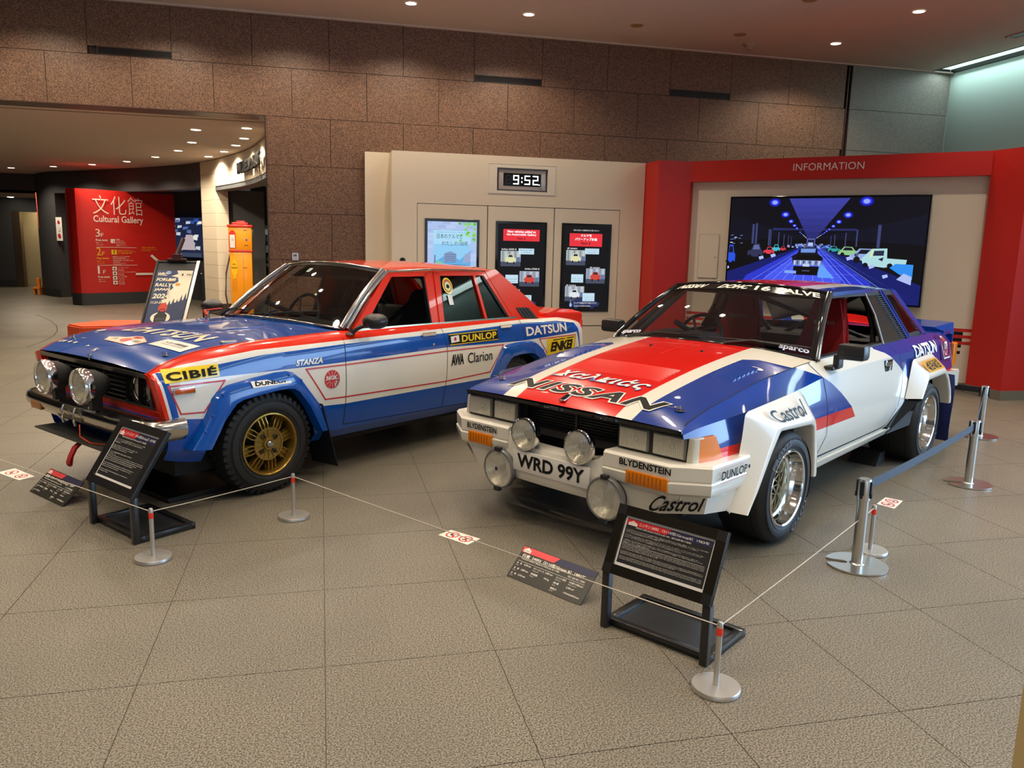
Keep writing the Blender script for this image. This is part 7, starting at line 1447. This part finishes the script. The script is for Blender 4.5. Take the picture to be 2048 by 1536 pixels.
P.poly([(-.17, -.476), (.148, -.489), (.19, -.42), (.10, -.384), (.03, -.358), (-.02, -.37), (-.065, -.406), (-.21, -.435)], iv, 1, div=3); P.ell(.0, -.44, .055, .030, mat('decal_salmon', h('#d0503c'), .4), 2.2); P.ell(.04, -.385, .05, .020, mat('decal_salmon', h('#d0503c'), .4), 2.2); P.text('RALLY', .04, -.392, black_print, .018, .06, align='C', l=3.2); P.text('2001', .085, -.455, black_print, .03, .07, l=3); P.text('1979', -.15, -.46, black_print, .022, .06, l=3)
P.poly([(.251, -.437), (.605, -.437), (.60, -.306), (.27, -.319)], mat('decal_white', h('#efece4'), .35, coat=.6), 0, div=3); P.text('トヨタ博物館', 0, 0, black_print, quad=[(.32, -.378), (.545, -.376), (.545, -.345), (.33, -.348)], l=2, bold=.01); P.text('TOYOTA AUTOMOBILE MUSEUM', 0, 0, black_print, quad=[(.32, -.400), (.55, -.398), (.55, -.386), (.32, -.388)], l=2)
P.ell(-.555, -.328, .045, .028, iv, 0); P.text('KYB', -.625, -.578, iv, .03, .09, bold=.04, l=1); P.ell(-.48, -.562, .022, .012, iv, 0); P.ell(-.395, -.566, .022, .012, iv, 0); P.poly([(-.215, -.590), (-.165, -.582), (-.20, -.572)], iv, 0); P.text('N', -.065, -.622, iv, .035, .035, bold=.04, l=1); P.text('TUV', -.46, -.505, iv, .014, .05, l=1); P.done('bonnet_lettering', bonnet)
# side lettering
P = Pan(sf, .0030, .0008); P.grid = .05; yd = mat('decal_yellow', h('#f4d013'), .3, coat=.6)
P.poly([(-.612, .742), (-.300, .752), (-.300, .822), (-.612, .815)], yd, div=2); P.text('CIBIÉ', 0, 0, black_print, quad=[(-.598, .752), (-.315, .762), (-.315, .814), (-.598, .806)], bold=.035, l=3.5, spacing=1.1)
P.text('STANZA', .215, .756, iv, .038, .205, shear=.3, bold=.035)
P.ell(.488, .645, .062, .060, rl, 0, 28); P.text('NGK', .440, .642, white_print, .026, .09, bold=.03, l=2)
for k in range(12): a = 2*PI*k/12; P.line([(.488+.022*math.cos(a), .645+.022*math.sin(a)), (.488+.058*math.cos(a), .645+.056*math.sin(a))], .002, white_print, l=1)
P.line([(.515, .595), (.535, .655)], .008, mat('plug_grey', (.2, .2, .2), .4), l=3); P.line([(.505, .60), (.52, .63)], .006, white_print, l=3.5)
P.rect(1.618, .766, 2.212, .853, black_print, 0, div=3); P.rect(1.622, .845, 2.208, .850, yd, 1, div=3); P.rect(1.622, .769, 2.208, .774, yd, 1, div=3); P.text('DUNLOP', 1.76, .783, yd, .052, .43, bold=.03, l=2, shear=.1, spacing=1.05); P.poly([(1.64, .785), (1.735, .79), (1.735, .838), (1.64, .833)], white_print, 2); P.ell(1.688, .812, .014, .014, rl, 3, 14)
P.text('AWA', 1.628, .612, black_print, .086, .145, bold=.03, shear=.1, spacing=.85); P.text('Clarion', 1.822, .612, black_print, .082, .30, bold=.004)
P.text('DATSUN', 2.60, .765, white_print, .078, .64, bold=.030)
P.poly([(2.905, .575), (3.36, .575), (3.385, .715), (2.905, .718)], yd, 0, div=3); P.text('ENKEI', 2.955, .60, black_print, .085, .38, bold=.04, shear=.2, l=2, spacing=.9); P.rect(3.0, .698, 3.36, .706, black_print, 2); P.done('sponsor_lettering', S)
bm = NB()
p_ = sf(-.517, .695)[0]; box(bm, .453, .581, p_.y-.002, p_.y+.010, .676, .714, bev=.003); mk = obj('side_marker', bm, chrome, S, 30); bm = NB(); box(bm, .462, .572, p_.y+.008, p_.y+.018, .682, .708, bev=.003); obj('marker_lens', bm, mat('amber_red', h('#c8500e'), .2, coat=1), mk, 30)
for sg in (1, -1):
    for x0 in (-1.337, -2.246):
        y_ = sg*BS.side(x0-.07, .872); bm = NB(); box(bm, x0-.15, x0, y_-.004, y_+sg*.024 if sg > 0 else y_+.004, .858, .884, bev=.0) if sg > 0 else box(bm, x0-.15, x0, y_-.024, y_+.004, .858, .884); bmesh.ops.bevel(bm, geom=bm.edges[:], offset=.008, segments=3, affect='EDGES'); o = obj('door_handle', bm, chrome, S, 40)
    y_ = sg*BS.side(-1.45, .79); bm = NB(); lathe(bm, [(0, .006), (.009, .005), (.011, 0)], at(-1.45, y_, .79, 'y' if sg > 0 else '-y'), 12); obj('key_lock', bm, chrome, S)
# flares
def sflare(A, O, yO):
    for sg in (1, -1):
        bm = NB(); n = len(A); a = [bm.verts.new((x, sg*(BS.side(x, max(z, .30))-.004), z)) for x, z in A]; mid = [bm.verts.new((ax*.42+ox*.58, sg*(yO-.004), az*.42+oz*.58)) for (ax, az), (ox, oz) in zip(A, O)]; o_ = [bm.verts.new((x, sg*yO, z)) for x, z in O]; cx_ = sum(p[0] for p in O)/n
        j_ = [bm.verts.new((cx_+(x-cx_)*.965, sg*(yO-.06), .3+(z-.3)*.96)) for x, z in O]; m0 = [bm.verts.new((ax*.86+ox*.14, sg*(yO-.022), az*.86+oz*.14)) for (ax, az), (ox, oz) in zip(A, O)]
        for X_, Y_ in ((a, m0), (m0, mid), (mid, o_), (o_, j_)):
            for k in range(n-1): bm.faces.new((X_[k], X_[k+1], Y_[k+1], Y_[k]))
        bmesh.ops.recalc_face_normals(bm, faces=bm.faces); fl = obj('wheel_flare', bm, sblue, S, 32)
        for q in range(1, n-1, 2):
            x, z = A[q][0]*.78+O[q][0]*.22, A[q][1]*.78+O[q][1]*.22; bm = NB(); lathe(bm, [(0, .006), (.006, .004), (.008, 0)], at(x, sg*(yO-.016), z, 'y' if sg > 0 else '-y'), 8); obj('rivet', bm, sblue, fl)
A1 = [(.525, .365), (.45, .46), (.405, .54), (.400, .548), (.364, .631), (.33, .668), (.265, .698), (.10, .722), (-.06, .738), (-.14, .738), (-.19, .725), (-.235, .690), (-.387, .495), (-.395, .48), (-.455, .320)]
O1 = [(.405, .352), (.35, .44), (.318, .495), (.312, .505), (.26, .565), (.235, .590), (.19, .608), (.08, .622), (-.06, .634), (-.13, .634), (-.17, .625), (-.205, .605), (-.285, .50), (-.292, .485), (-.375, .325)]
sflare(A1, O1, .835)
A2 = [(-2.05, .33), (-2.085, .42), (-2.113, .484), (-2.19, .61), (-2.259, .696), (-2.29, .712), (-2.335, .721), (-2.45, .728), (-2.646, .729), (-2.69, .722), (-2.732, .707), (-2.821, .648), (-2.888, .574), (-2.95, .46), (-2.99, .36)]
O2 = [(-2.16, .33), (-2.19, .43), (-2.225, .49), (-2.27, .55), (-2.325, .60), (-2.345, .612), (-2.375, .622), (-2.47, .628), (-2.60, .627), (-2.64, .62), (-2.674, .609), (-2.73, .575), (-2.78, .52), (-2.83, .43), (-2.87, .36)]
sflare(A2, O2, .835)
P = Pan(bilerp_fn((.125, .834, .668), (-.143, .834, .668), (-.143, .816, .698), (.131, .816, .703), .268, .032), .003); P.rect(0, 0, .268, .034, white_print); P.text('DUNLOP', .018, .006, black_print, .022, .232, bold=.04, shear=.15); P.done('flare_decal', S)
# mud flaps
for sg in (1, -1):
    for x0 in (-.37, -2.90):
        bm = NB(); prism(bm, [(x0, sg*.60, .50), (x0-.01, sg*.825, .50), (x0-.12, sg*.835, .07), (x0-.10, sg*.60, .07)], [(x0-.006, sg*.60, .50), (x0-.016, sg*.825, .50), (x0-.126, sg*.835, .07), (x0-.106, sg*.60, .07)]); obj('mud_flap', bm, mat('flap_dark', h('#10141c'), .5), S)
# greenhouse
def ws2(u, v):
    e_ = 1-u*u; xb, zb = -.670+.075*e_, .945+.030*e_; xt, zt = -1.158+.06*e_, 1.326+.040*e_; return Vector((xb+(xt-xb)*v+.015*math.sin(PI*v), u*(.675-.121*v), zb+(zt-zb)*v+.012*math.sin(PI*v)))
def ws2_fn(u, v): p = ws2(u, v); return p, (ws2(u+.01, v)-ws2(u-.01, v)).cross(ws2(u, v+.01)-ws2(u, v-.01)).normalized()
ws_grid('windscreen', windscreen, S, -.985, .985, .01, .985, 20, 10, 0, ws2_fn); ws_grid('tint_band', mat('tint', (.02, .022, .02), .1), S, -.97, .97, .94, .985, 20, 2, .002, ws2_fn)
bm = NB(); [tube(bm, P0_, r_, 8) for P0_, r_ in (([ws2(-1, k/8)+Vector((0, 0, .004)) for k in range(9)], .020), ([ws2(1, k/8)+Vector((0, 0, .004)) for k in range(9)], .020), ([ws2(-1+k/10, 0) for k in range(21)], .012), ([ws2(-1+k/10, 1) for k in range(21)], .012))]; obj('windscreen_frame', bm, mat('bright_trim', (.62, .60, .58), .14, 1), S, 60)
bm = NB()
for sg in (1, -1): tube(bm, [ws2(sg, k/8)+Vector((-.040, sg*.010, .0)) for k in range(9)], .014, 8)
obj('pillar_trim', bm, mat('bright_trim', (.62, .60, .58), .14, 1), S, 60)
P = Pan(ws2_fn, .003); P.rect(-.17, .80, -.10, .87, mat('sticker_pale', h('#b8d4c4'), .5)); P.rect(-.155, .815, -.12, .855, mat('sticker_ink', h('#4a7a6a'), .5), 1); P.done('screen_sticker', S)
def roof2(u, v):
    e_ = 1-u*u; ee = 1-abs(u)**3; x0, x1 = -1.158+.06*e_, -2.42-.06*e_; return Vector((x0+(x1-x0)*v, u*(.568-.012*v), 1.328+.040*ee+(-.022)*v+.024*math.sin(PI*min(1, v*1.05))*(.2+.8*ee)))
us = [-1, -.985, -.95, -.88, -.75, -.5, -.25, 0, .25, .5, .75, .88, .95, .985, 1]; bm = NB(); nv = 12; G_ = [[bm.verts.new(roof2(u, j/nv)-Vector((0, 0, .022 if abs(u) == 1 else 0))) for u in us] for j in range(nv+1)]
for j in range(nv):
    for i in range(len(us)-1): bm.faces.new((G_[j][i], G_[j][i+1], G_[j+1][i+1], G_[j+1][i]))
obj('roof', bm, sred, S, 60)
bm = NB(); G_ = [[bm.verts.new(roof2(u*.98, j/nv)-Vector((0, 0, .03))) for u in us] for j in range(nv+1)]
for j in range(nv):
    for i in range(len(us)-1): bm.faces.new((G_[j][i], G_[j][i+1], G_[j+1][i+1], G_[j+1][i]))
obj('headlining', bm, interior, S)
bm = NB()
for sg in (1, -1): tube(bm, [(-1.19, sg*.572, 1.322), (-1.6, sg*.576, 1.330), (-2.0, sg*.574, 1.322), (-2.27, sg*.570, 1.308), (-2.31, sg*.572, 1.295), (-2.56, sg*.690, .925)], .010, 6)
obj('drip_rail', bm, mat('bright_trim', (.62, .60, .58), .14, 1), S, 60)
ts = lambda x, z: .700-.335*(z-.935)
fr = lambda x, z: ts(x, z)+.004
def frame(polys, nm, m, off=0.0, th=.035): return plates(polys, lambda x, z: ts(x, z)+off, th, m, nm, S)
frame([[(-.742, .930), (-1.172, 1.312), (-1.215, 1.285), (-.835, .930)], [(-1.172, 1.316), (-1.20, 1.282), (-1.565, 1.282), (-1.612, 1.316)], [(-1.612, 1.316), (-1.555, 1.30), (-1.518, .930), (-1.552, .930)]], 'door_frame', sred, .004)
frame([[(-1.660, 1.316), (-1.720, 1.300), (-1.652, .930), (-1.602, .930)], [(-1.66, 1.316), (-1.70, 1.282), (-2.245, 1.278), (-2.268, 1.308)], [(-2.268, 1.308), (-2.242, 1.280), (-2.455, .930), (-2.50, .928)], [(-2.112, 1.285), (-2.142, 1.285), (-2.168, .930), (-2.138, .930)]], 'door_frame', sred, .004)
frame([[(-1.612, 1.318), (-1.66, 1.318), (-1.602, .930), (-1.552, .930)]], 'centre_pillar', sred, -.004)
frame([[(-1.545, 1.29), (-1.570, 1.29), (-1.532, .93), (-1.510, .93)], [(-1.71, 1.29), (-1.730, 1.29), (-1.668, .93), (-1.648, .93)], [(-2.235, 1.28), (-2.225, 1.265), (-2.425, .945), (-2.46, .935)]], 'glass_seal', black_m, .0, .03)
frame([[(-2.272, 1.31), (-2.30, 1.32), (-2.42, 1.325), (-2.90, .985), (-2.86, .90), (-2.60, .905), (-2.50, .93)]], 'rear_pillar', sred, .006, .05)
for sg in (1, -1):
    bm = NB(); A_ = [(-2.43, .535, 1.305), (-2.92, .60, .97), (-2.86, .69, .90), (-2.90, .655, .985), (-2.42, .57, 1.322)]; A_ = [Vector((x, sg*y, z)) for x, y, z in A_]; bm.faces.new([bm.verts.new(p) for p in (A_[0], A_[1], A_[3], A_[4])]); bm.faces.new([bm.verts.new(p) for p in (A_[1], A_[2], A_[3])]); obj('pillar_back', bm, sred, S)
frame([[(-2.567, 1.006), (-2.742, .998), (-2.835, .902), (-2.640, .903)]], 'pillar_vent', black_m, .012, .012)
for sg in (1, -1):
    for k in range(3):
        bm = NB(); f_ = (k+1)/4; a, b = (-2.567-.175*f_, 1.004), (-2.640-.195*f_, .904); tube(bm, [(a[0], sg*(ts(*a)+.014), a[1]), (b[0], sg*(ts(*b)+.014), b[1])], .003, 5); obj('vent_rib', bm, plastic, S)
frame([[(-1.72, 1.285), (-2.115, 1.283), (-2.142, .935), (-1.66, .935)], [(-2.14, 1.283), (-2.24, 1.278), (-2.45, .935), (-2.168, .935)]], 'side_glass', sideglass, -.012, .004)
frame([[(-.72, .945), (-.70, .925), (-2.56, .915), (-2.54, .935)]], 'waist_trim', mat('bright_trim', (.62, .60, .58), .14, 1), .010, .03)
bm = NB()
for sg in (1, -1): prism(bm, [(-.66, sg*.70, .935), (-.66, sg*.60, .955), (-.66, sg*.60, .90), (-.66, sg*.70, .90)], [(-.76, sg*.70, .935), (-.78, sg*.60, .955), (-.78, sg*.60, .90), (-.76, sg*.70, .90)])
obj('scuttle', bm, sred, S)
P = Pan(lambda u, v: (Vector((-u, ts(-u, v)-.006, v)), Vector((0, 1, .33)).normalized()), .001); P.ell(1.79, 1.205, .055, .062, yd, 0, 24); P.ell(1.79, 1.205, .045, .05, mat('badge_red', h('#c85a2a'), .5), 1, 24); P.ell(1.79, 1.20, .034, .036, mat('badge_cream', h('#cfe0a0'), .5), 2, 20); P.ell(1.79, 1.20, .018, .016, black_print, 3, 14); P.rect(1.765, 1.06, 1.815, 1.135, white_print, 0); P.done('window_badge', S)
def rw2(u, v): e_ = 1-u*u; return Vector((-2.42-.06*e_-(.50)*v, u*(.535+.06*v), 1.315+.035*e_-.36*v)), Vector((-.6, 0, .8))
ws_grid('rear_window', sideglass, S, -1, 1, 0, 1, 12, 6, 0, rw2)
bm = NB(); prism(bm, [(-2.93, -.62, .90), (-2.93, .62, .90), (-3.02, .62, .88), (-3.02, -.62, .88)], [(-2.93, -.62, .955), (-2.93, .62, .955), (-3.02, .62, .915), (-3.02, -.62, .915)]); obj('rear_shelf', bm, sred, S)
bm = NB()
prism(bm, [(-3.02, y, z) for y, z in ((-.66, .86), (-.655, .93), (-.5, .955), (.5, .955), (.655, .93), (.66, .86))], [(-3.60, y, z) for y, z in ((-.70, .80), (-.70, .915), (-.58, .935), (.58, .935), (.70, .915), (.70, .80))]); bmesh.ops.bevel(bm, geom=bm.edges[:], offset=.012, segments=2, affect='EDGES'); obj('spoiler', bm, sred, S, 40)
# mirrors
for sg, x0 in ((1, -.70), (-1, -.56)):
    c_ = Vector((x0-.08, sg*.855, 1.005)); bm = NB(); lathe(bm, [(0, -.055), (.045, -.04), (.07, .0), (.072, .05), (.066, .075), (0, .078)], Matrix.Translation(c_) @ AX['-x'] @ Matrix.Diagonal((.72, 1.15, 1, 1)), 24); o = obj('wing_mirror', bm, black_m, S, 50); bm = NB(); tube(bm, [(x0, sg*.745, .925), (x0-.02, sg*.775, .955), (x0-.065, sg*.82, .985)], .014, 8); lathe(bm, [(0, .016), (.03, .010), (.036, 0)], Matrix.Translation((x0+.005, sg*.735, .915)), 16); obj('mirror_stalk', bm, black_m, o, 50)
# interior
for y_ in (-.34, .34): bucket_seat(S, -1.50, y_, .34, noise_mat('black_cloth', (.014, .014, .015), (.03, .03, .032), 200, .9), False, 'bucket_seat', None, .66)
bm = NB(); box(bm, -2.25, -2.05, -.6, .6, .40, .98, bev=.05); box(bm, -2.2, -1.75, -.6, .6, .35, .56, bev=.05); obj('rear_seat', bm, interior, S, 40)
bm = NB(); prism(bm, [(-.70, y, z) for y, z in ((-.64, .82), (-.64, .93), (0, .955), (.64, .93), (.64, .82))], [(-1.00, y, z) for y, z in ((-.64, .78), (-.64, .93), (0, .95), (.64, .93), (.64, .78))]); obj('dashboard', bm, interior, S, 30)
bm = NB(); box(bm, -2.9, -.6, -.66, .66, .22, .32); box(bm, -2.9, -2.3, -.62, .62, .32, .90); box(bm, -2.4, -.7, .69, .72, .3, .90); box(bm, -2.4, -.7, -.72, -.69, .3, .90); obj('cabin_floor', bm, interior, S)
steering(S, -1.13, -.34, .93, .19)
bm = NB(); cg = mat('cage_grey', (.035, .037, .04), .5)
for sg in (1, -1):
    tube(bm, [(-1.74, sg*.62, .35), (-1.75, sg*.60, .95), (-1.80, sg*.50, 1.27)], .022, 8); tube(bm, [(-1.80, sg*.49, 1.26), (-2.55, sg*.52, .70)], .02, 8)
tube(bm, [(-1.80, -.50, 1.27), (-1.80, .50, 1.27)], .022, 8); tube(bm, [(-1.80, .49, 1.26), (-1.76, -.58, .5)], .02, 8); obj('roll_cage', bm, cg, S, 60)
for y in (.22, -.30):
    bm = NB(); prism(bm, [(-1.13, y-.22, 1.325), (-1.13, y+.22, 1.325), (-1.12, y+.20, 1.25), (-1.12, y-.20, 1.25)], [(-1.145, y-.22, 1.325), (-1.145, y+.22, 1.325), (-1.135, y+.20, 1.25), (-1.135, y-.20, 1.25)]); obj('sun_visor', bm, interior_grey, S)
wiper(S, (-.60, -.10, .965), ws2(.10, .10)+Vector((.02, 0, .02)), [ws2(-.10+.75*k/8, .03+.018*k)+Vector((.014, 0, .014)) for k in range(9)], 0); wiper(S, (-.60, -.62, .955), ws2(-.75, .08)+Vector((.02, 0, .02)), [ws2(-.95+.55*k/8, .05+.006*k)+Vector((.014, 0, .014)) for k in range(9)], 0)
bm = NB(); c_ = Vector((-.50, -.66, .955)); tube(bm, [c_, c_+Vector((.0, -.03, .035))], .012, 6); tube(bm, [c_+Vector((0, -.03, .035)), c_+Vector((-.10, .05, .05))], .007, 6); obj('kill_switch', bm, mat('switch_red', h('#d83a20'), .4), S)
# gold wheels: eight groups of ribbed vanes
def gold(parent, x, y, z, sg, Ri):
    M = Matrix.Translation((x, y, z)) @ (AX['y'] if sg > 0 else AX['-y']); gm = mat('gold_alloy', h('#a8873a'), .30, .75, coat=.4); gb = mat('gold_shadow', h('#3a2d10'), .5, .4)
    bm = NB(); lathe(bm, [(Ri+.002, -.012), (Ri+.004, .002), (Ri-.004, .005), (Ri-.010, -.002), (Ri-.012, -.02), (Ri-.018, -.06), (Ri-.02, -.10)], M, 56); r_ = obj('rim', bm, gm, parent, 50)
    bm = NB(); lathe(bm, [(0, -.10), (Ri-.02, -.10)], M, 40); obj('rim_back', bm, black_matte, r_)
    Rc = Ri-.014; bm = NB(); lathe(bm, [(.098, -.028), (.101, -.014), (.092, -.014), (.091, -.020), (.04, -.022), (.036, -.008), (.024, -.008), (.023, -.03)], M, 48); obj('centre_plate', bm, gm, r_, 40)
    for q in range(8):
        a = 2*PI*(q+.25)/8
        bm = NB(); P0 = []
        for zz_ in (-.055, -.075):
            for da, rr in ((-.27, .09), (.27, .09), (.20, Rc), (-.20, Rc)): P0.append(M @ Vector((rr*math.cos(a+da*(1 if rr < .1 else 1)), rr*math.sin(a+da), zz_)))
        hexa(bm, P0)
        for da in (-.17, 0, .17):
            a0_, a1_ = a+da*1.25, a+da*1.0; pts = [(.094, -.018, a0_), (.125, -.022, a0_), (.150, -.030, a1_), (Rc, -.038, a1_)]; wv = .0032
            A_, B_ = [], []
            for rr, zz_, aa in pts: A_.append(M @ Vector((rr*math.cos(aa)-wv*math.sin(aa), rr*math.sin(aa)+wv*math.cos(aa), zz_))); B_.append(M @ Vector((rr*math.cos(aa)+wv*math.sin(aa), rr*math.sin(aa)-wv*math.cos(aa), zz_)))
            A2_ = [M @ Vector((rr*math.cos(aa)-wv*math.sin(aa), rr*math.sin(aa)+wv*math.cos(aa), -.06)) for rr, zz_, aa in pts]; B2_ = [M @ Vector((rr*math.cos(aa)+wv*math.sin(aa), rr*math.sin(aa)-wv*math.cos(aa), -.06)) for rr, zz_, aa in pts]
            for i in range(3): hexa(bm, [A2_[i], A2_[i+1], B2_[i+1], B2_[i], A_[i], A_[i+1], B_[i+1], B_[i]])
        obj('spoke', bm, gm, r_)
    bm = NB()
    for k in range(16):
        aa = 2*PI*k/16; wv = .0016; P0 = []
        for zz_ in (-.024, -.014):
            for rr, s_ in ((.036, -1), (.094, -1), (.094, 1), (.036, 1)): P0.append(M @ Vector((rr*math.cos(aa)-s_*wv*math.sin(aa), rr*math.sin(aa)+s_*wv*math.cos(aa), zz_)))
        hexa(bm, P0)
    obj('centre_rib', bm, gm, r_)
    for k in range(4):
        aa = 2*PI*(k+.42)/4; bm = NB(); lathe(bm, [(.012, -.010), (.015, -.012), (.016, -.022)], M @ Matrix.Translation((.062*math.cos(aa), .062*math.sin(aa), 0)), 12); lathe(bm, [(0, -.014), (.009, -.015), (.010, -.024)], M @ Matrix.Translation((.062*math.cos(aa), .062*math.sin(aa), 0)), 6); obj('lug_nut', bm, black_m, r_)
    bm = NB(); lathe(bm, [(0, .012), (.012, .012), (.015, .006), (.020, .002), (.021, -.012)], M, 24); obj('hub_cap', bm, mat('hub_silver', (.5, .48, .44), .22, .9), r_, 40)
    bm = NB(); lathe(bm, [(.022, -.010), (.032, -.014), (.033, -.02)], M, 24); obj('hub_ring', bm, black_m, r_)
for x in (0, -2.4):
    for sg in (1, -1): t_ = tyre(S, x, sg*.802, .305, .305, .192, .185, sg, True); gold(t_, x, sg*.806, .305, sg, .188)
bm = NB(); tube(bm, [(0, -.65, .3), (0, .65, .3)], .04, 8); tube(bm, [(-2.4, -.65, .3), (-2.4, .65, .3)], .05, 8); obj('axle', bm, black_matte, S)
bm = NB(); box(bm, -3.70, -3.57, -.76, .76, .42, .52, bev=.02); obj('rear_bumper', bm, mat('worn_chrome', (.58, .56, .52), .16, 1.0), S, 40)
t = thing('drip_tray', 'flat black drip tray on the floor under the blue car nose', 'tray', S.matrix_basis @ Vector((.22, .10, 0)), S.rotation_euler.z)
bm = NB(); box(bm, -.30, .30, -.45, .45, 0, .006); obj('base', bm, black_m, t)
for a_ in ((-.30, .30, -.45, -.44), (-.30, .30, .44, .45), (-.30, -.29, -.44, .44), (.29, .30, -.44, .44)):
    bm = NB(); box(bm, *a_, 0, .03); obj('rim', bm, plastic, t)
